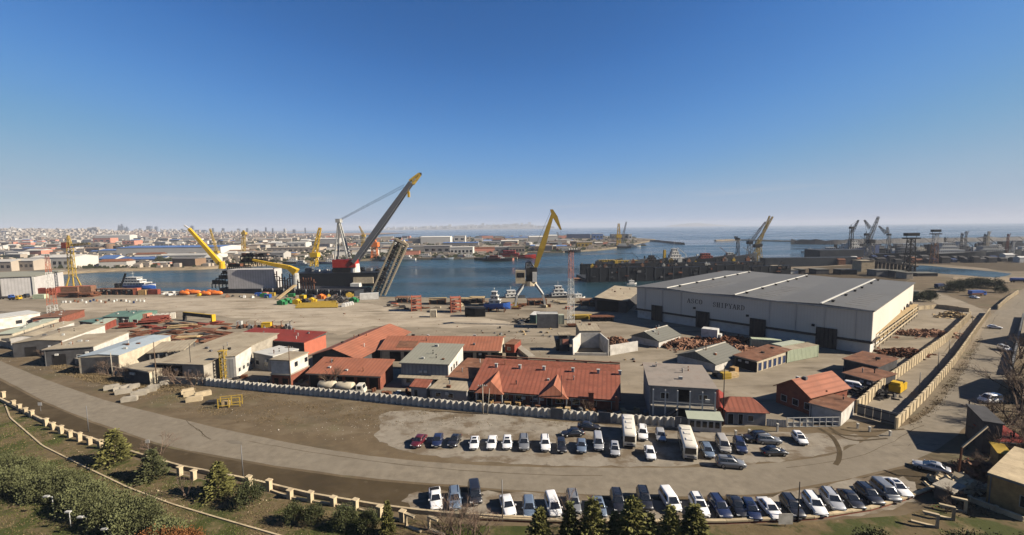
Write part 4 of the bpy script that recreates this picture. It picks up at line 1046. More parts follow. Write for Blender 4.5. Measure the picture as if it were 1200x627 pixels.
# barred gate by the gatehouse
a, b = G(922, 501), G(983, 500)
t = thing('barred_gate', 'long low white barred gate beside the brick house annex', 'gate', a, heading(a, b))
L_ = (b - a).length
for z in (0.1, 1.0, 1.9):
    mb = MB(); mb.box(0.1, L_ - 0.1, -0.05, 0.05, z, z + 0.1); mb.build('rail', 'frame_white', t)
for k in range(9):
    x = L_ * k / 8
    mb = MB(); mb.box(x - 0.06, x + 0.06, -0.065, 0.065, 0.05, 2.02); mb.build('bar', 'frame_white', t)
for k, (x0, x1) in enumerate(((0.3, 2.8), (3.2, 5.2))):
    mb = MB(); mb.box(x0, x1, 0.07, 0.1, 0.2, 1.0 + 0.6 * k); mb.build('sheet', 'concrete_pale', t)
a, b = G(898, 499), G(921, 501)
t = thing('side_fence', 'short pale plank fence joining gatehouse and barred gate', 'fence', a, heading(a, b))
L_ = (b - a).length
for k in range(8):
    mb = MB(); mb.box(L_ * k / 8 + 0.02, L_ * (k + 1) / 8 - 0.02, -0.03, 0.03, 0.05, 1.5); mb.build('plank', 'concrete_pale', t)
# ---------------------------------------------------------------- ruined balustrade along the garden
cop = [(-10, 464), (45, 492), (72, 505), (118, 520), (160, 534), (210, 549), (292, 565), (365, 582.5), (445, 596), (500, 603), (560, 608), (640, 611.5)]
P = polyline(cop, 3.0)
t = thing('balustrade', 'ruined cream balustrade with stout pillars between garden and road', 'balustrade', P[0])
for a, b in zip(P, P[1:]):
    mb = MB(); mb.bar(Vector((0, 0, 0.35)), (b - a) * 0.985 + Vector((0, 0, 0.35)), 0.34, 0.6); o = mb.build('coping', 'concrete_cream', t); o.location = a - P[0]
pil = [(4, 466), (16, 476), (23, 481), (30.5, 485), (37.5, 489), (54, 499), (62.6, 503.5), (72, 508), (82, 512.5), (93, 517), (105, 521), (118, 525.5), (211, 557), (227, 562), (292.6, 570), (315.6, 575), (340, 584), (364, 588), (391, 592.5), (416.5, 597), (445, 605), (472, 611)]
pmesh = MB(); pmesh.box(-0.36, 0.36, -0.3, 0.3, 0, 1.45); pmesh.box(-0.44, 0.44, -0.38, 0.38, 1.45, 1.62); pmesh = pmesh.mesh('pillar'); pmesh.materials.append(MATS['concrete_cream'])
for k, p_ in enumerate(pil):
    o = link('pillar', pmesh, None, t); o.location = G(*p_) - P[0]; o.rotation_euler.z = -0.35 + frng.uniform(-.1, .1); o.rotation_euler.x = frng.uniform(-.05, .05); o.scale.z = frng.uniform(0.85, 1.1)
for k in range(14, len(pil) - 1):
    a, b = G(*pil[k]), G(*pil[k + 1])
    mb = MB(); mb.bar(a - P[0] + Vector((0, 0, 0.15)), b - P[0] + Vector((0, 0, 0.15)), 0.25, 0.3); mb.build('base_rail', 'concrete_cream', t)
# right continuation below the parked cars: brick-red earth edge with cream coping
P = polyline([(560, 609), (640, 612.5), (740, 614), (850, 613.5), (950, 609), (1020, 598), (1060, 586), (1098, 572)], 3.0)
t = thing('kerb_wall', 'low cream kerb wall curving below the near row of cars', 'wall', P[0])
for a, b in zip(P, P[1:]):
    mb = MB(); mb.bar(Vector((0, 0, 0.42)), (b - a) * 0.985 + Vector((0, 0, 0.42)), 0.5, 0.22); o = mb.build('coping', 'concrete_cream', t); o.location = a - P[0]
    mb = MB(); mb.bar(Vector((0, 0, 0.15)), (b - a) * 0.985 + Vector((0, 0, 0.15)), 0.35, 0.3); o = mb.build('brickwork', 'brick_red', t); o.location = a - P[0]
# broken frames of the balustrade near the car park and at the right
def hoop(label, px_, py_, rz, s=1.0):
    t = thing('ruined_arch', label, 'frame', G(px_, py_), rz)
    for nm, bx in (('upright', (-0.15, 0.15, -0.15, 0.15, 0, 1.7)), ('lintel', (-0.15, 1.5, -0.2, 0.2, 1.71, 1.95)), ('footing', (0.16, 2.6, -0.18, 0.18, 0, 0.25))):
        mb = MB(); mb.box(*bx); mb.build(nm, 'concrete_cream', t)
    t.scale = (s, s, s)
hoop('broken cream concrete frame left of the white pickup', 476, 617, -0.5)
hoop('broken cream concrete frame below the white pickup', 503, 621, -0.5)
hoop('broken cream concrete frame nearest the dark ruin', 1131, 601, 2.6)
hoop('broken cream concrete frame beside the green bushes', 1117, 610, 2.6)
hoop('lowest broken cream concrete frame at the bottom right', 1098, 619, 2.6)
# garden path kerb
P = polyline([(6, 474), (12, 490), (50, 523), (100, 548), (150, 572), (200, 591), (250, 606), (340, 632)], 2.0)
P = curve(P, 2)
mb = MB()
for a, b in zip(P, P[1:]):
    mb.bar(a + Vector((0, 0, 0.1)), b + Vector((0, 0, 0.1)), 0.22, 0.16)
struct('path_kerb', mb.build('path_kerb', 'concrete_cream'))
# ---------------------------------------------------------------- poles and lamps
def pole(name, label, px_, py_, ytop, r=0.11, m='steel_grey', arm=None, cross=0, cat='pole', lean=0.0):
    b = G(px_, py_); h = HT(b, px_, ytop)
    t = thing(name, label, cat, b)
    mb = MB(); mb.tube((0, 0, 0), (lean, 0, h), r, r * 0.6, 8); mb.build('shaft', m, t, True)
    if arm:
        mb = MB(); mb.tube((lean, 0, h - 0.1), (lean + arm, -0.4, h + 0.25), r * 0.5, r * 0.4); mb.build('arm', m, t)
        mb = MB(); mb.box(lean + arm - 0.35, lean + arm + 0.35, -0.6, -0.25, h + 0.2, h + 0.36); mb.build('lamp_head', 'steel_pale', t)
    for k in range(cross):
        mb = MB(); mb.box(lean - 1.0, lean + 1.0, -0.07, 0.07, h - 0.5 - 0.8 * k, h - 0.36 - 0.8 * k); c = mb.build('crossarm', m, t)
        for x in (-0.9, -0.4, 0.4, 0.9):
            ib = MB(); ib.tube((lean + x, 0, h - 0.36 - 0.8 * k), (lean + x, 0, h - 0.16 - 0.8 * k), 0.06); ib.build('insulator', 'lamp_glass', c)
    return t
pole('lamp_post', 'thin grey lamp post beside the road at the far left', 104, 506, 475, 0.09)
pole('lamp_post', 'thin grey lamp post on the verge left of centre', 285, 559, 521, 0.1)
pole('lamp_post', 'grey pole standing before the near white sedan', 589, 611, 562, 0.1)
pole('lamp_post', 'dark pole rising between the near parked cars on the right', 935, 612, 564, 0.1, 'steel_dark')
pole('lamp_post', 'slim dark pole beside the gatehouse', 847, 499, 428, 0.12, 'steel_dark')
pole('utility_pole', 'brown wooden utility pole before the brick hut', 341, 455, 405, 0.16, 'bark', cross=1)
pole('utility_pole', 'wooden pole at the end of the dark left wall', 184, 451, 400, 0.15, 'bark')
pole('utility_pole', 'slim pole in front of the large open warehouse', 225, 447, 402, 0.1, 'steel_dark')
pole('utility_pole', 'concrete pole before the low sheds of the left row', 82, 424, 403, 0.14, 'concrete', cross=1)
pole('utility_pole', 'short concrete pole before the pale blue roofed shed', 132, 441, 413, 0.14, 'concrete')
pole('utility_pole', 'concrete pole with stay left of the red roofed house', 566, 485, 450, 0.16, 'concrete', cross=1)
pole('utility_pole', 'second slim pole beside the concrete pole near the fence', 571, 486, 455, 0.1, 'concrete', lean=0.6)
pole('utility_pole', 'slim pole by the grey block behind the fence', 658, 480, 440, 0.1, 'steel_dark')
pole('lamp_post', 'slim lamp post inside the lane by the outer wall', 1077, 460, 436, 0.1, 'steel_grey')
pole('lamp_post', 'second slim lamp post along the outer lane wall', 1099, 432, 412, 0.1, 'steel_grey')
pole('lamp_post', 'third slim lamp post along the outer lane wall', 1112, 415, 398, 0.1, 'steel_grey')
pole('lamp_post', 'fourth slim lamp post along the outer lane wall', 1124, 401, 386, 0.1, 'steel_grey')
pole('lamp_post', 'farthest slim lamp post along the outer lane wall', 1139, 383, 369, 0.1, 'steel_grey')
for k, (x, y) in enumerate(((63, 600), (83, 618), (103, 624), (131, 638))):
    pole('garden_lamp', ('leftmost', 'second', 'third', 'rightmost')[k] + ' short pale garden lamp below the juniper hedge', x, y, y - 19, 0.07, 'steel_pale', arm=(-0.35 if k != 1 else 0.3), cat='garden lamp')
# gibbet-like barrier arm at the right ruin
b = G(1122, 562)
t = thing('barrier_post', 'rusty post with a long pale arm at the edge of the ruin', 'barrier', b)
mb = MB(); mb.bar((0, 0, 0), (0.3, 0, 5.2), 0.2); mb.build('post', 'rust', t)
mb = MB(); mb.bar((0.3, 0, 5.25), (4.6, 0.6, 8.3), 0.22); mb.build('arm', 'steel_beige', t)
# small signs on the verge
def sign(label, px_, py_, h, w, m='frame_white'):
    t = thing('sign', label, 'sign', G(px_, py_))
    mb = MB(); mb.tube((0, 0, 0), (0, 0, h), 0.05); mb.build('post', 'steel_grey', t)
    mb = MB(); mb.box(-w / 2, w / 2, -0.09, -0.055, h - w * 0.5, h + w * 0.3); mb.build('board', m, t)
sign('small white sign on a post at the road verge', 48, 482, 1.8, 0.9)
sign('small tilted white marker among the conifers by the road', 174, 529, 2.0, 0.8)
sign('blank pale board facing the garden below the white car', 920, 617, 1.3, 1.9, 'concrete_pale')
for k, (x, y, h) in enumerate(((911, 506, 1.4), (878, 510, 0.9), (862, 511, 0.9), (1005, 502, 0.8), (1019, 506, 0.8), (1043, 511, 0.8))):
    o = MB(); o.box(-0.15, 0.15, -0.15, 0.15, 0, h); o.box(-0.2, 0.2, -0.2, 0.2, h, h + 0.25)
    o = o.build('bollard', 'concrete_pale'); o.location = G(x, y)
    tag(o, ('tall white bollard behind the white hatchback', 'short pale bollard in front of the gatehouse', 'leftmost short pale bollard before the gatehouse', 'short bollard left of the lane gate', 'middle short bollard before the lane gate', 'short bollard at the foot of the outer lane wall')[k], 'bollard', 'bollards at the gate')
# ================================================================ vehicles
def car_meshes(kind):
    """meshes of one kind of car, front towards +x"""
    L, W, H, belt, hood, nose, cab = {
        'sedan': (4.55, 1.78, 1.46, 0.93, 0.88, 0.66, (-1.75, -1.15, 0.25, 1.05)),
        'hatch': (4.1, 1.75, 1.50, 0.95, 0.92, 0.70, (-2.0, -1.75, 0.25, 1.05)),
        'suv': (4.65, 1.88, 1.74, 1.10, 1.06, 0.85, (-2.25, -2.0, 0.35, 1.1)),
        'van': (4.8, 1.88, 1.92, 1.12, 1.08, 0.85, (-2.35, -2.2, 0.9, 1.65)),
        'pickup': (5.0, 1.82, 1.72, 1.05, 1.0, 0.82, (-0.75, -0.55, 0.55, 1.2))}[kind]
    h = L / 2; w = W / 2
    out = []
    st = [(-h, 0.42, belt * 0.80, 0.86), (-h + 0.10, 0.30, belt * 0.97, 0.95), (-h + 0.6, 0.24, belt, 1.0), (-0.4, 0.22, belt, 1.0), (cab[3] - 0.1, 0.22, belt, 1.0), (cab[3] + 0.2, 0.22, hood, 0.99), (h - 0.55, 0.24, hood * 0.95, 0.96), (h - 0.15, 0.28, nose, 0.88), (h, 0.40, nose * 0.86, 0.74)]
    if kind == 'pickup':
        st[3] = (cab[0] - 0.05, 0.22, belt, 1.0)
    mb = MB(); rings = []
    for x, zb, zt, k in st:
        ww = w * k; m_ = zb + (zt - zb) * 0.55
        rings.append([(x, -ww * 0.9, zb), (x, -ww, zb + 0.12), (x, -ww, m_), (x, -ww * 0.95, zt - 0.04), (x, -ww * 0.86, zt), (x, ww * 0.86, zt), (x, ww * 0.95, zt - 0.04), (x, ww, m_), (x, ww, zb + 0.12), (x, ww * 0.9, zb)])
    mb.loft(rings[::-1])
    out.append(('body', mb.mesh('body', True), 'PAINT', None))
    r0, r1, f1, f0 = cab
    b0, b1 = w * 0.93, w * 0.76
    def ringz(z, xr, xf, ww, c=0.12):
        return [(xr, -ww + c, z), (xr + c, -ww, z), (xf - c, -ww, z), (xf, -ww + c, z), (xf, ww - c, z), (xf - c, ww, z), (xr + c, ww, z), (xr, ww - c, z)]
    def lerpz(t):
        return (r0 + (r1 - r0) * t, f0 + (f1 - f0) * t, b0 + (b1 - b0) * t, belt - 0.02 + (H - 0.10 - belt) * t)
    mb = MB(); rs = []
    for t in (0, 0.5, 1.0):
        a, b, c, z = lerpz(t); rs.append(ringz(z, a, b, c))
    rs.append(ringz(H - 0.02, r1 + 0.12, f1 - 0.16, b1 - 0.08)); rs.append(ringz(H, r1 + 0.35, f1 - 0.4, b1 - 0.22))
    mb.loft(rs)
    out.append(('cabin', mb.mesh('cabin', True), 'PAINT', None))
    def pane(side, t0, t1, u0, u1, off=0.014):
        """a glass pane standing just proud of the cabin side"""
        a0, f0_, c0, z0 = lerpz(t0); a1, f1_, c1, z1 = lerpz(t1)
        mb = MB()
        if side in ('L', 'R'):
            s = 1 if side == 'L' else -1
            X0 = lambda u: a0 + 0.12 + (f0_ - a0 - 0.24) * u
            X1 = lambda u: a1 + 0.12 + (f1_ - a1 - 0.24) * u
            q = [(X0(u0), s * (c0 + off), z0), (X0(u1), s * (c0 + off), z0), (X1(u1), s * (c1 + off), z1), (X1(u0), s * (c1 + off), z1)]
            mb.loft([q, [(x, y - s * 0.03, z) for x, y, z in q]])
        else:
            s = 1 if side == 'F' else -1
            x0, x1 = (f0_, f1_) if side == 'F' else (a0, a1)
            q = [(x0 + s * off, -c0 + 0.16, z0), (x0 + s * off, c0 - 0.16, z0), (x1 + s * off, c1 - 0.16, z1), (x1 + s * off, -c1 + 0.16, z1)]
            mb.loft([q, [(x - s * 0.03, y, z) for x, y, z in q]])
        return mb.mesh('pane')
    out.append(('windscreen', pane('F', 0.06, 0.98, 0, 1), 'glass_dark', None))
    out.append(('rear_window', pane('B', 0.12, 0.94, 0, 1), 'glass_dark', None))
    for s in 'LR':
        out.append(('side_window', pane(s, 0.12, 0.9, 0.50, 0.94), 'glass_dark', None))
        out.append(('side_window', pane(s, 0.12, 0.9, 0.05, 0.46), 'glass_dark', None))
    rw = 0.32 if kind in ('sedan', 'hatch') else 0.36
    wx = h * 0.60
    for x in (-wx, wx):
        for s in (-1, 1):
            mb = MB(); mb.tube((x, s * (w - 0.2), rw), (x, s * (w + 0.012), rw), rw, rw, 14); ty = mb.mesh('wheel')
            rb = MB(); rb.tube((x, s * (w + 0.013), rw), (x, s * (w + 0.025), rw), rw * 0.62, rw * 0.58, 10)
            out.append(('wheel', ty, 'tyre', ('rim', rb.mesh('rim'), 'rim')))
    for s in (-1, 1):
        mb = MB(); mb.box(h - 0.30, h - 0.04, s * w * 0.72 - 0.2, s * w * 0.72 + 0.2, nose * 0.80, nose * 0.98); out.append(('headlight', mb.mesh('headlight'), 'lamp_glass', None))
        mb = MB(); mb.box(-h + 0.0, -h + 0.16, s * w * 0.78 - 0.14, s * w * 0.78 + 0.14, belt * 0.66, belt * 0.88); out.append(('tail_light', mb.mesh('tail_light'), 'tail_glass', None))
        mb = MB(); mb.box(cab[3] - 0.32, cab[3] - 0.18, s * (w + 0.08) - 0.09, s * (w + 0.08) + 0.09, belt, belt + 0.16); out.append(('mirror', mb.mesh('mirror'), 'PAINT', None))
    mb = MB(); mb.box(h - 0.03, h + 0.02, -0.55, 0.55, 0.42, 0.60); out.append(('grille', mb.mesh('grille'), 'plastic_black', None))
    mb = MB(); mb.box(h + 0.02, h + 0.035, -0.26, 0.26, 0.36, 0.47); out.append(('number_plate', mb.mesh('number_plate'), 'frame_white', None))
    mb = MB(); mb.box(-h - 0.012, -h + 0.02, -0.26, 0.26, 0.5, 0.61); out.append(('number_plate', mb.mesh('number_plate'), 'frame_white', None))
    if kind == 'suv':
        for s in (-1, 1):
            mb = MB(); mb.box(r1 + 0.2, f1 - 0.2, s * (b1 - 0.16) - 0.03, s * (b1 - 0.16) + 0.03, H - 0.02, H + 0.06); out.append(('roof_rail', mb.mesh('roof_rail'), 'plastic_black', None))
    if kind in ('sedan', 'suv', 'hatch'):
        mb = MB(); mb.box(-0.55, 0.15, -0.4, 0.4, H - 0.004, H + 0.012); out.append(('sunroof', mb.mesh('sunroof'), 'glass_dark', None))
    if kind == 'pickup':
        mb = MB(); mb.box(-h + 0.25, cab[0] - 0.12, -w * 0.78, w * 0.78, belt + 0.003, belt + 0.02); out.append(('cargo_bed', mb.mesh('cargo_bed'), 'plastic_black', None))
    return out
CARS = {k: car_meshes(k) for k in ('sedan', 'hatch', 'suv', 'van', 'pickup')}
for lst in CARS.values():
    for nm, me, mm, sub in lst:
        me.materials.append(MATS['car_white'] if mm == 'PAINT' else MATS[mm])
        if sub:
            sub[1].materials.append(MATS[sub[2]])
crng = random.Random(21)
def car(kind, paint, px_, py_, ax, label, group=None, roof=True):
    """px,py: centre of the visible car; ax: image direction of its nose"""
    b = G(px_, py_); 
    sc = b.y / FPX                                # metres per pixel
    c = G(px_, py_ + 0.55 / sc * 0.9)
    n = math.hypot(*ax)
    a2 = G(px_ + ax[0] / n * 6, py_ + 0.55 / sc * 0.9 + ax[1] / n * 6)
    t = thing('parked_car', label, 'car', c + Vector((0, 0, 0.045)), heading(c, a2), group)
    sc_ = crng.uniform(.93, 1.03); t.scale = (sc_, crng.uniform(.95, 1.02), crng.uniform(.94, 1.04)); t.rotation_euler.z += crng.uniform(-.05, .05)
    for nm, me, mm, sub in CARS[kind]:
        if nm == 'sunroof' and crng.random() < 0.55:
            continue
        o = link(nm, me, None, t)
        if mm == 'PAINT':
            repaint(o, 'car_' + paint)
        if sub:
            link(sub[0], sub[1], None, o)
    return t
g1, g2, g3 = 'cars parked along the fence', 'cars parked below the road', 'cars on the right hand road'
FAR = [
    ('sedan', 'maroon', 491, 517, (-10, 12), 'maroon sedan at the left end of the row along the fence'),
    ('sedan', 'navy', 513, 516, (-3, 12), 'navy blue sedan, second from the left along the fence'),
    ('sedan', 'black', 533, 516.5, (-6, 12), 'black sedan between the navy car and the first white sedan'),
    ('sedan', 'white', 556, 519, (-2.5, 12), 'white sedan, first white car from the left along the fence'),
    ('sedan', 'white', 576.5, 518.5, (-1.5, 12), 'white sedan with dark windscreen next to the white hatchback'),
    ('hatch', 'white', 594.5, 519.5, (0.2, 12), 'small white hatchback in the middle of the fence row'),
    ('suv', 'grey', 614, 520, (0.5, 12), 'grey car between the white hatchback and the white off-roader'),
    ('suv', 'white', 639, 520.5, (0.3, 12), 'white off-roader standing alone in the fence row'),
    ('hatch', 'black', 658, 523, (0.6, 12), 'black hatchback with red tail lights beside the white off-roader'),
    ('sedan', 'steelblue', 681.5, 522.5, (1.0, 12), 'steel blue sedan left of the silver van'),
    ('van', 'silver', 701, 519.5, (0.6, 12), 'silver van near the left bus'),
    ('hatch', 'silver', 720.5, 527, (1.5, 12), 'silver hatchback nearest the road left of the first bus'),
    ('sedan', 'black', 671, 507.5, (-12, 0.6), 'black sedan parked sideways behind the steel blue sedan'),
    ('sedan', 'black', 690, 500, (12, 1), 'black sedan parked sideways close to the fence'),
    ('suv', 'white', 753, 508.5, (2.0, 12), 'white car just right of the first bus'),
    ('hatch', 'silver', 774, 510.5, (2.2, 12), 'silver hatchback between the white car and the second bus'),
    ('sedan', 'white', 761.5, 531, (2.8, 12), 'white sedan closest to the road between the buses'),
    ('hatch', 'steelblue', 829, 529, (4, 10), 'grey blue hatchback in the shade right of the second bus'),
    ('van', 'beige', 847, 522, (5, 12), 'beige people carrier behind the grey crossover'),
    ('suv', 'navy', 867, 523, (4, 12), 'dark navy off-roader beside the beige people carrier'),
    ('suv', 'black', 885, 513.5, (-12, 0.5), 'black off-roader parked sideways behind a brown estate'),
    ('suv', 'grey', 900, 516, (12, 0.6), 'grey brown estate parked sideways before the gatehouse'),
    ('sedan', 'black', 907, 529.5, (12, 0.2), 'black sedan with bright wheels parked sideways near the road'),
    ('suv', 'grey', 856, 543.5, (12, 1.0), 'dark grey crossover parked sideways at the edge of the road'),
    ('hatch', 'white', 937, 514.5, (9, 10), 'white hatchback with black rear glass at the right end of the fence row')]
for k, a in enumerate(FAR):
    car(*a, group=g1)
NEAR = [
    ('pickup', 'white', 510.5, 585, (0.8, 12), 'white pickup at the left end of the near row'),
    ('suv', 'steelblue', 533, 585.5, (0.5, 12), 'blue grey car beside the white pickup, half behind twigs'),
    ('van', 'black', 556.5, 579, (1.5, 12), 'black van behind the bare bush in the near row'),
    ('sedan', 'white', 595, 592.5, (4.5, 12), 'white sedan behind the grey pole in the near row'),
    ('hatch', 'steelblue', 620, 594.5, (2.0, 12), 'silver blue hatchback between two white cars of the near row'),
    ('van', 'white', 648, 593.5, (3.5, 12), 'white people carrier near the conifers of the near row'),
    ('suv', 'grey', 672, 590, (3.0, 12), 'grey car behind the leafless tree in the near row'),
    ('sedan', 'steelblue', 702, 594, (3.5, 12), 'light blue sedan peeping out behind the conifers'),
    ('suv', 'black', 724, 589, (2.5, 12), 'black off-roader between two conifers of the near row'),
    ('suv', 'black', 755, 586, (4.5, 12), 'black car with rack left of the white estate'),
    ('van', 'white', 785, 587.5, (7.5, 12), 'long white estate left of the white off-roader'),
    ('suv', 'white', 819, 593.5, (7.0, 12), 'large white off-roader right of the conifers'),
    ('suv', 'navy', 843, 595.5, (7.5, 12), 'dark navy off-roader right of the large white one'),
    ('sedan', 'black', 864, 593.5, (6.5, 12), 'black sedan left of a dark covered car'),
    ('hatch', 'navy', 880, 598, (7, 11), 'small dark hatchback beside the white old sedan'),
    ('sedan', 'white', 902, 596, (9.5, 12), 'old white sedan behind the blank board'),
    ('suv', 'black', 928, 595.5, (9, 12), 'black estate behind the dark pole'),
    ('suv', 'white', 954, 592.5, (9.5, 12), 'white crossover with dark windows left of the silver estate'),
    ('suv', 'silver', 975, 587, (10.5, 12), 'silver estate with roof rails in the near row'),
    ('sedan', 'black', 997, 585.5, (10.5, 11), 'black sedan right of the silver estate'),
    ('suv', 'black', 1018, 581, (11, 10), 'black car behind twigs near the right end'),
    ('van', 'grey', 1037, 577, (11.5, 10), 'grey van, last but one at the right end'),
    ('sedan', 'white', 1051, 571.5, (11.5, 9.5), 'white sedan at the right end of the near row')]
for a in NEAR:
    car(*a, group=g2)
RIGHT = [
    ('sedan', 'silver', 1091, 547.5, (-12, -3), 'wrecked silver sedan with smashed front beside the ruin'),
    ('van', 'white', 1160, 469, (-12, 0.5), 'white van standing in the shade on the right hand road'),
    ('suv', 'white', 1177, 409, (10, 4), 'white car halfway up the right hand road'),
    ('sedan', 'white', 1165, 383.5, (12, 1), 'white car farthest up the right hand road'),
    ('sedan', 'white', 1142, 348.5, (12, 2), 'white sedan parked by the blue lorry beyond the walls'),
    ('sedan', 'black', 1127, 440, (3, -8), 'small dark car inside the lane entrance shade')][:5]
for a in RIGHT:
    car(*a, group=g3)
car('van', 'white', 1002, 454, (12, 2), 'white van in the deep shade beside the brick house', group='vehicles inside the yard')
# ---------------------------------------------------------------- buses
def bus(label, px_, py_, ax, L=8.2, W=2.35, H=2.95, nose_in=True):
    c = G(px_, py_); n = math.hypot(*ax); a2 = G(px_ + ax[0] / n * 6, py_ + ax[1] / n * 6)
    t = thing('bus', label, 'bus', c + Vector((0, 0, 0.045)), heading(c, a2), 'buses in the car park')
    h, w = L / 2, W / 2
    mb = MB(); rings = []
    for x, k, zt, zb in ((-h, 0.93, H - 0.22, 0.42), (-h + 0.15, 1.0, H - 0.05, 0.34), (-h + 0.6, 1.0, H, 0.32), (h - 0.8, 1.0, H, 0.32), (h - 0.2, 0.98, H - 0.12, 0.34), (h, 0.92, H - 0.55, 0.42)):
        ww = w * k
        rings.append([(x, -ww, zb), (x, -ww, zt - 0.3), (x, -ww + 0.09, zt - 0.09), (x, -ww + 0.32, zt), (x, ww - 0.32, zt), (x, ww - 0.09, zt - 0.09), (x, ww, zt - 0.3), (x, ww, zb)])
    mb.loft(rings[::-1]); mb.build('body', 'car_cream', t, True)
    for s in (-1, 1):
        for k in range(6):
            x0 = -h + 0.5 + k * (L - 1.4) / 6
            mb = MB(); mb.box(x0, x0 + (L - 1.4) / 6 - 0.1, s * w - 0.02, s * w + 0.02, 1.45, 2.4); mb.build('side_window', 'glass_dark', t)
    mb = MB(); mb.poly([(h + 0.02, -w + 0.25, 1.35), (h + 0.02, w - 0.25, 1.35), (h - 0.06, w - 0.28, H - 0.55), (h - 0.06, -w + 0.28, H - 0.55)]); mb.box(h - 0.1, h + 0.02, -w + 0.25, w - 0.25, 1.3, 1.75); mb.box(h - 0.14, h + 0.012, -w + 0.27, w - 0.27, 1.75, H - 0.6); mb.build('windscreen', 'glass_dark', t)
    mb = MB(); mb.box(-h - 0.02, -h + 0.06, -w + 0.3, w - 0.3, 1.5, H - 0.5); mb.build('rear_window', 'glass_dark', t)
    for x, ww in ((-0.8, 0.5), (1.6, 0.5), (-2.6, 0.75)):
        mb = MB(); mb.box(x, x + 0.9, -ww, ww, H - 0.002, H + 0.12); mb.build('roof_hatch', 'car_cream', t)
    for x in (-h * 0.58, h * 0.62):
        for s in (-1, 1):
            mb = MB(); mb.tube((x, s * (w - 0.28), 0.45), (x, s * (w + 0.015), 0.45), 0.45, 0.45, 14); o = mb.build('wheel', 'tyre', t)
            mb = MB(); mb.tube((x, s * (w + 0.016), 0.45), (x, s * (w + 0.03), 0.45), 0.26, 0.24, 10); mb.build('rim', 'rim', o)
    for s in (-1, 1):
        mb = MB(); mb.box(h - 0.05, h + 0.04, s * (w - 0.4) - 0.2, s * (w - 0.4) + 0.2, 0.75, 0.95); mb.build('headlight', 'lamp_glass', t)
        mb = MB(); mb.box(h - 0.3, h - 0.2, s * (w + 0.16) - 0.1, s * (w + 0.16) + 0.1, 1.6, 2.1); mb.build('mirror', 'plastic_black', t)
    mb = MB(); mb.box(h + 0.0, h + 0.05, -w + 0.2, w - 0.2, 0.40, 0.58); mb.build('bumper', 'plastic_black', t)
    mb = MB(); mb.box(h - 0.02, h + 0.02, -0.6, 0.6, 0.72, 0.98); mb.build('grille', 'steel_grey', t)
    return t
bus('cream bus standing nearest the fence', 736.5, 513.5, (1.3, 12), 8.6)
bus('cream minibus nearer the road, right of the white sedan', 805, 527.5, (3.6, 12), 8.2)
# ---------------------------------------------------------------- tank trailers behind the fence
for k, (x, y, lab) in enumerate(((384, 459, 'left of two beige tank trailers behind the fence'), (405, 460.5, 'right of two beige tank trailers, next to the white cab'))):
    b = G(x, y)
    t = thing('tank_trailer', lab, 'tank trailer', b, -0.12, 'tank trailers behind the fence')
    mb = MB(); rings = [[(xx, r * math.cos(a) * 1.25, 1.75 + r * math.sin(a)) for a in [2 * math.pi * i / 14 for i in range(14)]] for xx, r in ((-2.2, 0.55), (-2.05, 0.9), (-1.9, 1.0), (1.9, 1.0), (2.05, 0.9), (2.2, 0.55))]
    mb.loft(rings[::-1]); mb.build('tank', 'plaster_cream', t, True)
    mb = MB(); mb.box(-2.2, 2.4, -0.5, 0.5, 0.55, 0.78); mb.build('chassis', 'steel_dark', t)
    mb = MB(); mb.tube((0, 0, 2.7), (0, 0, 2.95), 0.35, 0.35, 10); mb.build('hatch', 'steel_dark', t)
    for xx in (-1.3, 1.3):
        for s in (-1, 1):
            mb = MB(); mb.tube((xx, s * 0.7, 0.45), (xx, s * 1.0, 0.45), 0.45, 0.45, 12); mb.build('wheel', 'tyre', t)
def truck(label, px_, py_, rz, cabm='car_white', bedm='rust', L=6.0, bed=True, tarp=None, s=1.0, group='lorries in the yard'):
    t = thing('truck', label, 'truck', G(px_, py_) + Vector((0, 0, 0.03)), rz, group)
    h = L / 2
    mb = MB(); mb.loft([[(x, -ww, zb), (x, ww, zb), (x, ww, zt), (x, -ww, zt)] for x, ww, zb, zt in ((h - 1.9, 1.1, 0.7, 2.5), (h - 0.5, 1.1, 0.6, 2.5), (h - 0.25, 1.08, 0.55, 1.6), (h, 1.02, 0.55, 1.5))]); mb.build('cab', cabm, t)
    mb = MB(); mb.poly([(h - 0.24, -0.9, 1.62), (h - 0.24, 0.9, 1.62), (h - 0.47, 0.9, 2.4), (h - 0.47, -0.9, 2.4)]); mb.build('windscreen', 'glass_dark', t)
    for sd in (-1, 1):
        mb = MB(); mb.box(h - 1.6, h - 0.75, sd * 1.1 - 0.02, sd * 1.1 + 0.02, 1.55, 2.3); mb.build('side_window', 'glass_dark', t)
    mb = MB(); mb.box(-h, h - 2.0, -0.5, 0.5, 0.6, 0.85); mb.build('chassis', 'steel_dark', t)
    if bed:
        mb = MB(); mb.box(-h, h - 2.05, -1.15, 1.15, 0.86, 1.1)
        for sd in (-1, 1):
            mb.box(-h, h - 2.05, sd * 1.12 - 0.04, sd * 1.12 + 0.04, 1.1, 1.6)
        mb.build('bed', bedm, t)
    if tarp:
        mb = MB(); mb.box(-h + 0.02, h - 2.1, -1.08, 1.08, 1.1, 2.9); mb.build('tarpaulin', tarp, t)
    for x in (-h + 1.0, h - 1.0):
        for sd in (-1, 1):
            mb = MB(); mb.tube((x, sd * 0.75, 0.48), (x, sd * 1.08, 0.48), 0.48, 0.48, 12); mb.build('wheel', 'tyre', t)
    t.scale = (s, s, s)
    return t
truck('small pale lorry cab parked beside the right tank trailer', 418, 462, 0.0, 'car_cream', 'steel_grey', 4.4)
truck('blue lorry with tarpaulin in the far right yard', 1145, 346.5, 0.1, 'paint_blue', 'rust', 9, True, 'paint_blue')
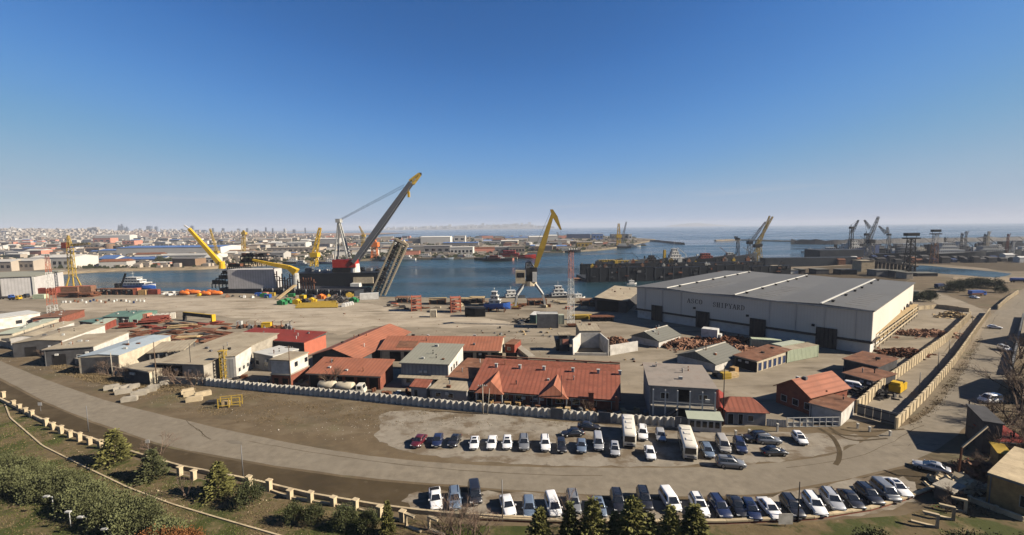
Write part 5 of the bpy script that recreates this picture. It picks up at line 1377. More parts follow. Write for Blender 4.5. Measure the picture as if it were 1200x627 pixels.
truck('pale blue lorry standing before the sandy ground at the right', 1102, 338, 0.3, 'roof_blue', 'steel_dark', 8, True, 'paint_navy')
truck('blue lorry at the right edge beyond the wall', 1194, 331, -0.2, 'paint_blue', 'steel_dark', 9, True, 'paint_blue')
truck('blue lorry parked in front of the hangar', 8, 350.5, 0.2, 'paint_blue', 'steel_dark', 7)
truck('yellow lorry next to the blue one before the hangar', 18, 351.5, 0.1, 'paint_yellow', 'steel_dark', 6)
truck('dark lorry by the hangar corner', 27, 349, 0.0, 'steel_dark', 'steel_dark', 7)
# ---------------------------------------------------------------- the walker on the right hand road
def person(label, px_, py_):
    b = G(px_, py_)
    verts = [(0, 0, 0.95), (0, 0, 1.15), (0, 0.01, 1.38), (0, 0.01, 1.50), (0, 0.02, 1.60), (0, 0.02, 1.72), (0.10, 0, 0.92), (0.11, 0.08, 0.50), (0.11, -0.02, 0.09), (0.11, 0.12, 0.05), (-0.10, 0, 0.92), (-0.11, -0.12, 0.50), (-0.11, -0.26, 0.10), (-0.11, -0.13, 0.05), (0.19, 0.01, 1.40), (0.25, -0.06, 1.12), (0.26, 0.04, 0.88), (-0.19, 0.01, 1.40), (-0.25, 0.06, 1.12), (-0.26, 0.14, 0.90)]
    edges = [(0, 1), (1, 2), (2, 3), (3, 4), (4, 5), (0, 6), (6, 7), (7, 8), (8, 9), (0, 10), (10, 11), (11, 12), (12, 13), (2, 14), (14, 15), (15, 16), (2, 17), (17, 18), (18, 19)]
    rad = [.15, .145, .17, .06, .095, .10, .095, .07, .05, .05, .095, .07, .05, .05, .075, .055, .042, .075, .055, .042]
    me = bpy.data.meshes.new('person'); me.from_pydata(verts, edges, []); me.update()
    o = link('person', me, 'wall_dark'); sk = o.modifiers.new('skin', 'SKIN'); o.modifiers.new('sub', 'SUBSURF').render_levels = 1
    sv = me.skin_vertices[0].data
    for i, r_ in enumerate(rad):
        sv[i].radius = (r_, r_ * 0.85); sv[i].use_root = (i == 0)
    o.location = b + Vector((0, 0, 0.03)); o.rotation_euler.z = 0.8
    return tag(o, label, 'person')
person('person in dark clothes walking beside the white van', 1135.5, 477)
# ================================================================ plants
prng = random.Random(5)
def leaf_quad(mb, c, d, s, r):
    """a small leaf spray at c pointing along d"""
    d = d.normalized()
    a = d.cross(Vector((r.uniform(-1, 1), r.uniform(-1, 1), r.uniform(-1, 1))))
    if a.length < 1e-3:
        a = Vector((1, 0, 0))
    a = a.normalized() * s * r.uniform(0.3, 0.5)
    e = d * s * r.uniform(0.8, 1.5)
    mb.poly([c - a * 0.5, c + a * 0.5, c + e * 0.6 + a, c + e, c + e * 0.6 - a])
def conifer_crown(h, R_, seed, n=46, per=34, size=0.27, droop=0.15, base=0.10, power=0.85):
    r = random.Random(seed); mb = MB()
    for i in range(n):
        t = base + (1 - base) * (i / n) ** 0.9
        rad = R_ * (1 - t) ** power + 0.08
        k = max(2, int(7 * (1 - t) + 2))
        for j in range(k):
            a = i * 2.399 + j * 2 * math.pi / k + r.uniform(-.3, .3)
            L = rad * r.uniform(0.62, 1.12)
            d = Vector((math.cos(a), math.sin(a), 0))
            for q in range(per // 3):
                u = r.uniform(0.25, 1.0)
                c = d * (L * u) + Vector((r.gauss(0, .12), r.gauss(0, .12), h * t - droop * L * u + r.gauss(0, .12)))
                leaf_quad(mb, c, d + Vector((r.uniform(-.6, .6), r.uniform(-.6, .6), r.uniform(-.2, .7))), size, r)
    return mb.mesh('crown')
def bush_crown(h, R_, seed, n=80, per=34, size=0.21):
    r = random.Random(seed); mb = MB()
    for i in range(n):
        z = r.uniform(-0.35, 1.0); a = r.uniform(0, 2 * math.pi)
        q = math.sqrt(max(0, 1 - z * z)) if z > 0 else 1 - 0.2 * abs(z)
        b = r.uniform(0.72, 1.1)
        c0 = Vector((math.cos(a) * q * R_ * b, math.sin(a) * q * R_ * b, h * (0.42 + 0.55 * z * b)))
        out = Vector((math.cos(a) * q, math.sin(a) * q, 0.4 + z))
        cl = R_ * r.uniform(0.16, 0.30)
        for k in range(per):
            c = c0 + Vector((r.gauss(0, cl), r.gauss(0, cl), r.gauss(0, cl)))
            leaf_quad(mb, c, out + Vector((r.uniform(-.8, .8), r.uniform(-.8, .8), r.uniform(-.5, .8))), size, r)
    return mb.mesh('crown')
def twigs(h, spread, seed, depth=4, nb=3):
    r = random.Random(seed); mb = MB()
    def grow(p, d, L, rad, k):
        q = p + d * L
        mb.tube(p, q, rad, rad * 0.6, 3)
        if k == 0:
            return
        for _ in range(nb if k > 1 else nb + 1):
            nd = (d + Vector((r.gauss(0, spread), r.gauss(0, spread), r.gauss(0.12, spread * 0.6)))).normalized()
            grow(p + d * L * r.uniform(0.55, 1.0), nd, L * r.uniform(0.6, 0.85), rad * 0.55, k - 1)
    for s in range(3):
        grow(Vector((r.gauss(0, .15), r.gauss(0, .15), 0)), Vector((r.gauss(0, .3), r.gauss(0, .3), 1)).normalized(), h * 0.36, 0.045 * h / 2.5, depth)
    return mb.mesh('branches')
def trunk_mesh(h, r0):
    mb = MB(); p = Vector((0, 0, -0.05))
    r = random.Random(int(h * 100))
    for k in range(4):
        q = p + Vector((r.gauss(0, .06), r.gauss(0, .06), h / 4)); mb.tube(p, q, r0 * (1 - k * 0.2), r0 * (1 - (k + 1) * 0.2), 7); p = q
    for k in range(5):
        a = k * 1.3; z = h * (0.3 + 0.12 * k)
        mb.tube((0, 0, z), (math.cos(a) * h * 0.16, math.sin(a) * h * 0.16, z + h * 0.06), r0 * 0.35, r0 * 0.15, 5)
    return mb.mesh('trunk')
CON = [conifer_crown(6.0, 2.4, 1), conifer_crown(6.0, 2.1, 2, droop=0.25), conifer_crown(6.0, 1.7, 3)]
BUSH = [bush_crown(3.0, 1.9, 11), bush_crown(3.0, 1.9, 12), bush_crown(3.0, 1.9, 13)]
TW = [twigs(3.0, 0.42, 21), twigs(3.0, 0.5, 22), twigs(3.0, 0.36, 23)]
TRK = trunk_mesh(5.0, 0.17); TRB = trunk_mesh(1.8, 0.1)
for me in (TRK, TRB):
    me.materials.append(MATS['bark'])
for me in CON + BUSH:
    me.materials.append(MATS['needles'])
for me in TW:
    me.materials.append(MATS['twig'])
def tree(name, label, base, h, kind, m, cat='tree', group=None, w=1.0):
    t = thing(name, label, cat, base, prng.uniform(0, 6), group)
    me, h0, tr = (CON[kind], 6.0, TRK) if kind < 3 else (BUSH[kind - 3], 3.0, TRB)
    s = h / h0
    o = link('trunk', tr, None, t); o.scale = (s, s, s)
    o = link('crown', me, None, t); o.scale = (s * w, s * w, s); repaint(o, m)
    return t
def tree_px(name, label, px_, py_, ytop, kind, m, cat='tree', group=None, w=1.0):
    b = G(px_, py_)
    return tree(name, label, b, HT(b, px_, ytop), kind, m, cat, group, w)
# conifers along the balustrade
tree_px('conifer', 'broad conifer at the balustrade, leftmost of the tall ones', 135, 541, 503, 0, 'needles_yellow', w=1.45)
tree_px('conifer', 'wide grey green conifer beside the tilted marker', 179, 560, 526, 1, 'needles_grey', w=1.6)
tree_px('conifer', 'yellow green conifer right of the lone garden stump', 257, 580, 541, 0, 'needles_yellow', w=1.4)
tree_px('conifer', 'slim upright conifer before the broken cream frames', 455, 627, 587, 2, 'needles_yellow', w=0.9)
for x, y, yt, lab, w in ((292, 592, 568, 'dark low shrub right of the yellow green conifer', 1.0), (368, 613, 594, 'dark shrub at the balustrade, left of three', 1.0), (405, 617, 596, 'dark shrub at the balustrade, middle of three', 1.1), (431, 622, 602, 'dark shrub at the balustrade next to the slim conifer', 1.0), (345, 612, 592, 'small dark shrub at the left end of the three shrubs', 0.9)):
    tree_px('shrub', lab, x, y, yt, 3 + (x % 3), 'leaves_dark', 'shrub', 'dark shrubs at the balustrade', w * 0.72)
# conifers before the near row of cars
for x, yt, k, m, lab in ((633, 596, 2, 'needles_yellow', 'dark conifer before the white people carrier'), (668, 590, 2, 'needles', 'tall dark conifer before the grey car'), (694, 585, 0, 'needles_yellow', 'yellow green conifer before the light blue sedan'), (741, 584, 0, 'needles_yellow', 'bushy yellow green conifer before the black car with rack'), (785, 593, 1, 'needles_yellow', 'dark conifer before the long white estate'), (813, 592, 2, 'needles_yellow', 'narrow conifer left of the large white off-roader'), (720, 600, 2, 'needles', 'short conifer between the two yellow green ones'), (762, 602, 1, 'needles', 'short dark conifer left of the long white estate')):
    tree_px('conifer', lab, x, 643, yt, k, m, group='conifers below the near row', w=prng.uniform(1.0, 1.6))
# juniper hedge: two staggered lines of bushes
hl = 0
for line in ([(-8, 567), (40, 579), (75, 593), (110, 608), (150, 630)], [(-6, 550), (30, 560), (60, 572), (95, 587), (130, 602), (165, 619), (195, 636)]):
    for b in polyline(line, 2.6):
        b = b + Vector((prng.uniform(-.6, .6), prng.uniform(-.6, .6), 0))
        tree('juniper', 'grey green juniper bush in the thick garden hedge', b, prng.uniform(1.7, 3.2), 3 + hl % 3, 'needles_grey', 'bush', 'juniper hedge bushes', prng.uniform(.75, .98)); hl += 1
for k, x in enumerate((178, 192, 206, 220)):
    tree('rusty_bush', 'russet leaved bush at the bottom edge of the garden', G(x, 645), 2.2, 3 + k % 3, 'leaves_rust', 'bush', 'russet bushes', 1.0)
for k in range(16):
    x = 1025 + k * 12.5
    tree('bush', 'leafy green bush along the bottom right edge', G(x, 650 + 14 * ((k * 7) % 5) / 4), prng.uniform(1.3, 3.0), 3 + k % 3, 'needles' if k % 3 else 'leaves_dark', 'bush', 'green bushes at the bottom right', 1.1)
# bare shrubs
def bare(label, px_, py_, ytop, k, group=None, w=1.0, name='bare_shrub'):
    b = G(px_, py_); h = HT(b, px_, ytop)
    o = link(name, TW[k % 3]); s = h / 3.0
    o.location = b; o.scale = (s * w, s * w, s); o.rotation_euler.z = prng.uniform(0, 6)
    return tag(o, label, 'shrub', group)
for k, (x, y, yt) in enumerate(((100, 432, 420), (108, 434, 417), (117, 437, 421), (126, 439, 420), (136, 442, 424), (145, 443, 425), (153, 445, 424), (160, 446, 427), (197, 449, 428), (207, 450, 426), (216, 451, 430), (228, 453, 432), (236, 452, 434), (60, 420, 409), (72, 423, 411), (48, 417, 407))):
    bare('leafless shrub growing along the dark wall of the left sheds', x, y, yt, k, 'leafless shrubs by the left wall', 1.3)
bare('leafless shrub by the road between two conifers', 190, 532, 506, 1, None, 1.2)
bare('pale leafless sapling right of the stump conifer', 219, 583, 552, 2, None, 0.8)
for k, (x, y, yt) in enumerate(((523, 632, 588), (540, 634, 582), (556, 632, 590), (534, 622, 590), (568, 630, 600), (548, 640, 600))):
    bare('tangled leafless bush in front of the blue grey near car', x, y, yt, k, 'tangled leafless bushes', 1.15)
bare('leafless tree in front of the grey near car', 672, 622, 577, 1, None, 1.1)
bare('leafless tree in front of the red roofed house', 688, 487, 466, 2, None, 1.2)
bare('leafless tree before the faded orange shed', 384, 459, 425, 0, None, 1.2)
bare('low leafless shrub behind the red roofed house', 682, 433, 424, 0, None, 2.0)
bare('leafless thicket on the right beside the white van', 1165, 492, 462, 0, 'leafless thickets by the right road', 1.6)
for k, (x, y, yt) in enumerate(((1150, 500, 478), (1172, 505, 470), (1186, 498, 455), (1195, 485, 430), (1190, 460, 420), (1193, 440, 400), (1197, 420, 385), (1176, 522, 488), (1160, 518, 490), (1150, 560, 532), (1128, 575, 552), (1185, 545, 500), (1198, 540, 490), (1172, 560, 530), (1108, 600, 580), (1122, 592, 566))):
    bare('leafless thicket among the ruins on the right edge', x, y, yt, k, 'leafless thickets by the right road', 1.4)
for k, (x, y, yt) in enumerate(((1118, 342, 331), (1128, 340, 329), (1140, 337, 327), (1152, 336, 327), (1165, 338, 328), (1172, 343, 336), (1088, 350, 341), (1082, 353, 344))):
    tree_px('dark_bush', 'dark bush in the overgrown ground beyond the lane', x, y, yt, 3 + k % 3, 'leaves_dark', 'bush', 'dark bushes beyond the lane', 1.1)
# grass and dry weeds nobody could count
def tufts(name, label, poly_px, n, h, m, seed, spread=0.25, blades=4):
    r = random.Random(seed); mb = MB()
    P = [G(*p) for p in poly_px]
    def inside(x, y):
        c = False
        for i in range(len(P)):
            a, b = P[i], P[i - 1]
            if (a.y > y) != (b.y > y) and x < (b.x - a.x) * (y - a.y) / (b.y - a.y) + a.x:
                c = not c
        return c
    x0, x1 = min(p.x for p in P), max(p.x for p in P); y0, y1 = min(p.y for p in P), max(p.y for p in P)
    done = 0; cl = None
    while done < n:
        if cl is None or r.random() < 0.08:
            cl = Vector((r.uniform(x0, x1), r.uniform(y0, y1), 0))
        x, y = cl.x + r.gauss(0, 1.4), cl.y + r.gauss(0, 1.0)
        if not inside(x, y):
            cl = None; done += 0.05; continue
        for _ in range(blades):
            a = r.uniform(0, 6.28); s = h * r.uniform(0.5, 1.3); w = 0.05 + s * 0.12
            bx, by = x + r.gauss(0, spread), y + r.gauss(0, spread)
            mb.poly([(bx - w * math.cos(a), by - w * math.sin(a), 0.02), (bx + w * math.cos(a), by + w * math.sin(a), 0.02), (bx + r.gauss(0, s * 0.5), by + r.gauss(0, s * 0.5), s)])
        done += 1
    return stuff(mb.build(name, m), label, 'grass')
mat('grass_green', (0.115, 0.135, 0.035), var=0.4, scale=0.5)
garden_px = [(-5, 478), (30, 488), (100, 528), (200, 560), (300, 582), (440, 608), (560, 622), (560, 650), (-60, 650)]
tufts('grass', 'rough green grass tufts in the garden', garden_px, 4200, 0.13, 'grass_green', 31)
tufts('dry_grass', 'dry straw coloured grass in the garden', garden_px, 2200, 0.16, 'dry_grass', 32)
tufts('dry_grass', 'dry weeds scattered over the verge before the fence', [(0, 410), (100, 432), (232, 454), (410, 471), (600, 489), (720, 499), (600, 500), (440, 500), (300, 500), (180, 478), (60, 440), (0, 420)], 2600, 0.15, 'dry_grass', 33)
tufts('dry_grass', 'dry brush heaped along the foot of the left wall', [(60, 424), (110, 436), (160, 447), (232, 456), (225, 462), (150, 455), (100, 447), (60, 432)], 2000, 0.36, 'dry_grass', 34)
tufts('dry_grass', 'dry weeds on the slope between lane wall and road', [(1055, 503), (1090, 472), (1125, 428), (1148, 392), (1152, 398), (1130, 440), (1100, 480), (1070, 500)], 1000, 0.2, 'dry_grass', 35)
tufts('dry_grass', 'dry weeds and brambles along the right edge', [(1100, 560), (1140, 510), (1180, 460), (1200, 420), (1230, 450), (1230, 600), (1100, 610)], 2200, 0.28, 'dry_grass', 36)
# loose stones and litter
def litter(name, label, poly_px, n, s, m, seed):
    r = random.Random(seed); mb = MB()
    P = [G(*p) for p in poly_px]
    for _ in range(n):
        i = r.randrange(1, len(P) - 1)
        u, v = r.random(), r.random()
        if u + v > 1: u, v = 1 - u, 1 - v
        c = P[0] + (P[i] - P[0]) * u + (P[i + 1] - P[0]) * v
        k = s * r.lognormvariate(0, 0.5)
        q = [(c.x + k * r.uniform(.5, 1) * math.cos(a + r.uniform(-.3, .3)), c.y + k * r.uniform(.5, 1) * math.sin(a)) for a in (0, 1.57, 3.14, 4.71)]
        n0 = len(mb.v); zt = k * r.uniform(.3, .8)
        mb.v += [(x, y, 0.01) for x, y in q] + [(c.x + (x - c.x) * .6, c.y + (y - c.y) * .6, zt) for x, y in q]
        mb.f += [tuple(n0 + j for j in f) for f in ((4, 5, 6, 7), (0, 1, 5, 4), (1, 2, 6, 5), (2, 3, 7, 6), (3, 0, 4, 7))]
    return stuff(mb.build(name, m), label, 'rubble')
litter('rubble', 'loose stones scattered over the dirt verge', [(300, 505), (0, 425), (10, 410), (232, 454), (450, 472), (600, 488), (620, 498), (500, 530)], 1500, 0.06, 'concrete', 41)
litter('rubble', 'loose stones and litter in the garden', [(200, 590), (0, 480), (100, 530), (300, 582), (450, 610), (450, 650), (0, 650)], 900, 0.05, 'concrete_cream', 42)
litter('rubble', 'scattered scrap bits over the open yard', [(400, 380), (60, 372), (60, 350), (200, 345), (440, 352), (700, 355), (740, 400), (640, 420)], 1500, 0.13, 'rust', 43)
litter('rubble', 'broken bricks around the ruins on the right', [(1150, 560), (1090, 600), (1110, 560), (1150, 520), (1190, 480), (1230, 520), (1230, 620)], 1300, 0.085, 'brick_red', 44)
# ================================================================ clutter of the yard
yr = random.Random(77)
def put(mb, name, m, px_, py_, rz, label, cat, group=None, z=0.0):
    o = mb.build(name, m); o.location = G(px_, py_) + Vector((0, 0, 0.025 + z)); o.rotation_euler.z = rz
    return tag(o, label, cat, group)
def container(label, px_, py_, rz, L=6.0, W=2.4, H=2.6, m='rust', group=None, name='container', top=None):
    t = thing(name, label, 'container', G(px_, py_) + Vector((0, 0, 0.03)), rz, group)
    mb = MB(); mb.box(-L / 2, L / 2, -W / 2, W / 2, 0.1, H)
    n = max(5, int(L / 0.6))
    for k in range(n):
        x = -L / 2 + (k + 0.5) * L / n
        for s in (-1, 1):
            mb.box(x - 0.12, x + 0.12, s * W / 2 - 0.04, s * W / 2 + 0.05, 0.2, H - 0.12)
    mb.build('body', m, t)
    for x in (-L / 2, L / 2):
        for y in (-W / 2, W / 2):
            mb = MB(); mb.box(x - 0.09, x + 0.09, y - 0.09, y + 0.09, 0, H + 0.03); mb.build('corner_post', m, t)
    for s in (-1, 1):
        mb = MB(); mb.box(L / 2 + 0.005, L / 2 + 0.05, s * W / 4 - W / 4 + 0.1, s * W / 4 + W / 4 - 0.1, 0.25, H - 0.2); mb.build('door', m, t)
    mb = MB(); mb.box(-L / 2 - 0.02, L / 2 + 0.02, -W / 2 - 0.02, W / 2 + 0.02, H, H + 0.07); mb.build('roof', top or m, t)
    return t
def stack(n, L, W, m_h=0.12, jitter=0.25, seed=0):
    """a pile of plates or bars"""
    r = random.Random(seed); mb = MB(); z = 0
    for k in range(n):
        a = r.uniform(-.06, .06); h = m_h * r.uniform(.6, 1.5); l = L * r.uniform(.7, 1); w = W * r.uniform(.3, 1); ox, oy = r.uniform(-jitter, jitter), r.uniform(-jitter, jitter) * W
        c, s = math.cos(a), math.sin(a)
        pts = [(ox + x * c - y * s, oy + x * s + y * c) for x, y in ((-l / 2, -w / 2), (l / 2, -w / 2), (l / 2, w / 2), (-l / 2, w / 2))]
        mb.prism(pts, z, z + h); z += h + 0.002
    return mb
def frame_tower(label, px_, py_, ytop, w, m, n=4, group=None, plat=True):
    b = G(px_, py_); h = HT(b, px_, ytop)
    t = thing('scaffold_tower', label, 'tower', b, 0.2, group)
    for x in (-w / 2, w / 2):
        for y in (-w / 2, w / 2):
            mb = MB(); mb.box(x - .18, x + .18, y - .18, y + .18, 0, h); mb.build('post', m, t)
    for k in range(1, n + 1):
        z = h * k / n
        mb = MB(); mb.box(-w / 2 - .25, w / 2 + .25, -w / 2 - .25, w / 2 + .25, z - 0.5, z - 0.32); mb.build('platform', m, t)
        for s in (-1, 1):
            mb = MB(); mb.bar((-w / 2, s * w / 2, z - h / n + .2), (w / 2, s * w / 2, z - 0.6), 0.16); mb.build('brace', m, t)
    return t
def trestle(label, px_, py_, L, W, H, m='rust', top='wood_pale', rz=0.0, group=None, ov=0.5):
    t = thing('trestle_platform', label, 'platform', G(px_, py_) + Vector((0, 0, 0.03)), rz, group)
    mb = MB(); mb.box(-L / 2 - ov, L / 2 + ov, -W / 2 - ov, W / 2 + ov, H, H + 0.35); mb.build('deck', top, t)
    n = max(2, int(L / 3))
    for k in range(n + 1):
        x = -L / 2 + L * k / n
        for y in (-W / 2, W / 2):
            mb = MB(); mb.box(x - .22, x + .22, y - .22, y + .22, 0, H); mb.build('leg', m, t)
    mb = MB(); mb.box(-L / 2 + 0.3, L / 2 - 0.3, -W / 2 + 0.3, W / 2 - 0.3, 0.05, H * 0.6); mb.build('load', 'steel_dark', t)
    return t
# --- rusty steel stockyard behind the left sheds
k = 0
for i in range(11):
    for j in range(6):
        u, v = (i + yr.uniform(.2, .8)) / 11, (j + yr.uniform(.2, .8)) / 6
        x = 140 + 125 * u + 26 * v; y = 379 + 29 * v - 0.02 * x * (1 - v) + 3 * u
        if (x > 205 and y > 405) or (y > 400 and x < 165):
            continue
        mm = yr.choice(['rust', 'rust', 'rust', 'rust_bright', 'rust_red', 'steel_dark'])
        put(stack(yr.randint(2, 6), yr.uniform(4, 8.5), yr.uniform(1.5, 3.2), 0.16, 0.4, k), 'steel_stack', mm, x, y, -0.35 + yr.uniform(-.15, .15) + (1.57 if yr.random() < .2 else 0), 'rusty stack of steel lying in the stockyard behind the left sheds', 'steel stack', 'steel stacks in the stockyard'); k += 1
for x, y, L, lab in ((178, 379, 9, 'bright red row of long girders at the back of the stockyard'), (187, 376, 9, 'second bright red girder pile beside the white boxes'), (150, 384, 6, 'red girder pile at the left end of the stockyard')):
    put(stack(7, L, 3.5, 0.3, 0.3, k), 'girder_pile', 'rust_red', x, y, 0.35, lab, 'girders'); k += 1
put(stack(5, 11, 2, 0.25, 0.3, 5), 'timber_pile', 'wood_pale', 214, 384, 0.42, 'long pale timber beams across the stockyard', 'timber')
put(stack(5, 8, 4, 0.2, 0.3, 6), 'timber_pile', 'wood_pale', 222, 397, 0.2, 'square pale timber pile near the big beige roof', 'timber')
put(stack(3, 10, 5, 0.15, 0.2, 7), 'plate_pile', 'rust_bright', 240, 388, -0.1, 'wide brown plate pile at the right of the stockyard', 'steel plates')
bld('shed', 'low brown roofed shed behind the long white building', 'shed', (38, 381), (73, 379), (82, 372), 3.0, 'shed', 0.3, 'brick_red', 'roof_rust', 0.3, main='x')
t, F, _ = bld('green_shed', 'teal green workshop with white ends behind the stockyard', 'shed', (122, 381), (152, 381), (158, 373), 3.6, 'gx', 1.0, 'paint_teal', 'paint_teal', 0.2, main='x', ops=row('f', 4, 1, 4, 1.2, 2.0, 1.2, 'glass_dark', 'frame_white'))
bld('dark_shed', 'dark green low shed left of the teal workshop', 'shed', (94, 384), (112, 386), (120, 379), 2.6, 'flat', 0, 'wall_dark', 'paint_teal', 0.2, main='x')
bld('pale_shed', 'pale roofed shed beside the red girders', 'shed', (112, 387), (122, 388), (138, 381), 2.8, 'shed', 0.3, 'rust_red', 'roof_palegreen', 0.2, main='y')
container('salmon pink container behind the stockyard', 166, 376.5, 0.1, 7, 3, 3.4, 'paint_pink')
for k, x in enumerate((179, 185, 191, 197, 202)):
    container(('first', 'second', 'third', 'fourth', 'fifth')[k] + ' small cream box from the salmon container', x, 375.5 - 0.5 * k, 0.1 + .1 * k, 2.2, 2.2, 2.6, 'concrete_pale', 'small cream boxes', 'site_box')
# beam on trestles
b0, b1 = G(216, 375), G(251, 379)
t = thing('gantry_beam', 'long dark beam with yellow end leg across the yard', 'gantry', b0, heading(b0, b1)); L_ = (b1 - b0).length
mb = MB(); mb.box(0, L_, -.5, .5, 2.2, 3.6); mb.build('beam', 'steel_dark', t)
mb = MB(); mb.box(0, L_, -.52, .52, 3.61, 3.75); mb.build('beam_flange', 'paint_ochre', t)
for x, m in ((0.4, 'steel_dark'), (L_ - 0.4, 'paint_yellow')):
    mb = MB(); mb.box(x - .35, x + .35, -.7, .7, 0, 2.2) if m != 'paint_yellow' else mb.box(x - .35, x + .45, -.8, .8, 0, 3.9); mb.build('leg', m, t)
# machinery row
for k in range(20):
    x = 279 + k * 3.4; y = 384.5 + yr.uniform(-1, 2) + k * 0.06
    mb = MB(); h = yr.uniform(0.9, 2.6)
    mb.box(-.6, .6, -.5, .5, 0, h * .5); mb.tube((0, -.55, h * .5), (0, .55, h * .5), h * .3, h * .3, 10)
    if k % 3 == 0:
        mb.box(-.12, .12, -.12, .12, 0, h * 1.5); mb.bar((0, 0, h * 1.4), (1.2, 0, h * 1.7), .12)
    put(mb, 'winch', yr.choice(['rust', 'steel_dark', 'rust_bright', 'steel_grey', 'rust']), x, y, yr.uniform(-.5, .5), 'rusty winch standing in the machinery row behind the maroon roof', 'winch', 'winches behind the maroon roof')
mb = MB(); mb.box(-1.8, 1.8, -1.1, 1.1, 0, 2.1); mb.box(-1.9, 1.9, -1.2, 1.2, 2.1, 2.2)
put(mb, 'crate', 'paint_yellow', 313, 384, .1, 'yellow crate among the winches behind the maroon roof', 'crate')
mb = MB(); mb.box(-1, 1, -.7, .7, 0, 2.4); put(mb, 'cabinet', 'steel_pale', 281, 383, .1, 'pale cabinet at the left end of the winch row', 'cabinet')
# quay clutter, left
container('long orange brown container by the basin, left of two', 81, 343, 0.02, 15, 4, 4.0, 'rust_bright', top='paint_redorange')
container('long orange brown container by the basin, right of two', 100, 342.5, 0.02, 11, 4, 4.2, 'rust_bright', top='paint_redorange')
container('dark red container at the foot of the left mast', 56, 346, 0.05, 13, 3, 4.6, 'rust_red')
container('pale green container below the dark red one', 48, 350, 0.1, 6, 3, 2.6, 'paint_palegreen')
for k, (x, y, L) in enumerate(((78, 348, 9), (90, 348.5, 8), (102, 348, 9), (110, 347, 6))):
    put(stack(8, L, 5, .35, .3, 50 + k), 'scrap_stack', 'rust', x, y, yr.uniform(-.2, .2), 'dark rusty scrap stack before the orange brown containers', 'scrap', 'scrap stacks on the left quay')
for k, x in enumerate((122, 134, 146, 157)):
    trestle(('leftmost', 'second', 'third', 'rightmost')[k] + ' rusty trestle platform on the quay before the white ferry', x, 345, 5.5, 4, 3.4, 'rust', 'rust_bright' if k else 'rust', 0, 'trestle platforms on the left quay')
container('orange end container of the trestle row', 161, 345.5, 0.05, 2.5, 3, 4.2, 'paint_redorange')
container('brown timber box by the quay', 168, 345.5, .1, 4, 2.5, 3, 'wood')
container('rust red container left of the white boat parts', 181, 345, 0, 6, 2.5, 3.2, 'rust_red')
for k in range(9):
    mb = MB(); s = yr.uniform(.7, 1.5); mb.loft([[(x, -w, 0), (x, w, 0), (x, w * 1.1, h), (x, -w * 1.1, h)] for x, w, h in ((-s, .4, .9), (0, .9, s), (s, .5, .8))])
    put(mb, 'boat_part', yr.choice(['steel_white', 'concrete_pale', 'steel_white', 'steel_pale']), 191 + k * 2.1, 346.5 - yr.uniform(0, 3), yr.uniform(0, 3), 'white moulded part in the heap beside the lifeboats', 'boat part', 'white parts beside the lifeboats')
def lifeboat(label, px_, py_, rz, L=6.6):
    t = thing('lifeboat', label, 'lifeboat', G(px_, py_) + Vector((0, 0, .03)), rz, 'orange lifeboats on the quay')
    mb = MB(); rings = []
    for x, k in ((-L / 2, .25), (-L * .42, .7), (-L * .25, 1), (L * .2, 1), (L * .38, .72), (L * .5, .12)):
        w = 1.25 * k
        rings.append([(x, -w * .35, .15 + .5 * (1 - k)), (x, -w, .95), (x, -w * .92, 1.5), (x, -w * .5, 1.5 + 1.1 * k), (x, w * .5, 1.5 + 1.1 * k), (x, w * .92, 1.5), (x, w, .95), (x, w * .35, .15 + .5 * (1 - k))])
    mb.loft(rings[::-1]); mb.build('hull', 'paint_orange', t, True)
    mb = MB(); mb.box(-L * .3, -L * .1, -.5, .5, 2.5, 3.0); mb.build('helm_cupola', 'paint_orange', t)
    for x in (-L * .28, L * .25):
        mb = MB(); mb.box(x - .12, x + .12, -.8, .8, 0, .35); mb.build('cradle', 'steel_dark', t)
    mb = MB(); mb.box(-L * .35, L * .3, -1.3, 1.3, 1.0, 1.1); mb.build('fender', 'steel_dark', t)
for k, (x, y, lab) in enumerate(((216, 346, 'leftmost orange lifeboat on the quay'), (222, 344.5, 'second orange lifeboat, behind the leftmost one'), (229, 345, 'third orange lifeboat, left of the yellow drum'), (241, 346.5, 'fourth orange lifeboat, right of the yellow drum'), (248, 345, 'fifth orange lifeboat, last but one'), (254, 346, 'rightmost orange lifeboat on the quay'))):
    lifeboat(lab, x, y, .12 * (k % 3) - .1, 7.0)
mb = MB(); mb.tube((0, -1.2, .9), (0, 1.2, .9), .9, .9, 12); mb.box(-.6, .6, -1.3, -1.2, 0, 1.6)
put(mb, 'drum', 'paint_yellow', 234, 347, 0, 'yellow drum between the orange lifeboats', 'drum')
for k in range(22):
    mb = MB(); mb.tube((0, 0, 0), (0, 0, 1.1), .5, .5, 10); mb.tube((0, 0, 1.1), (0, 0, 1.16), .42, .3, 10)
    put(mb, 'drum', yr.choice(['steel_white', 'steel_pale', 'rust', 'steel_pale', 'rust_bright', 'steel_dark', 'steel_white', 'paint_navy']), 73 + k * 4.6 + yr.uniform(-1, 1), 354 + yr.uniform(-1.5, 1.5), 0, 'small drum in the loose row on the open yard', 'drum', 'drums on the open yard')
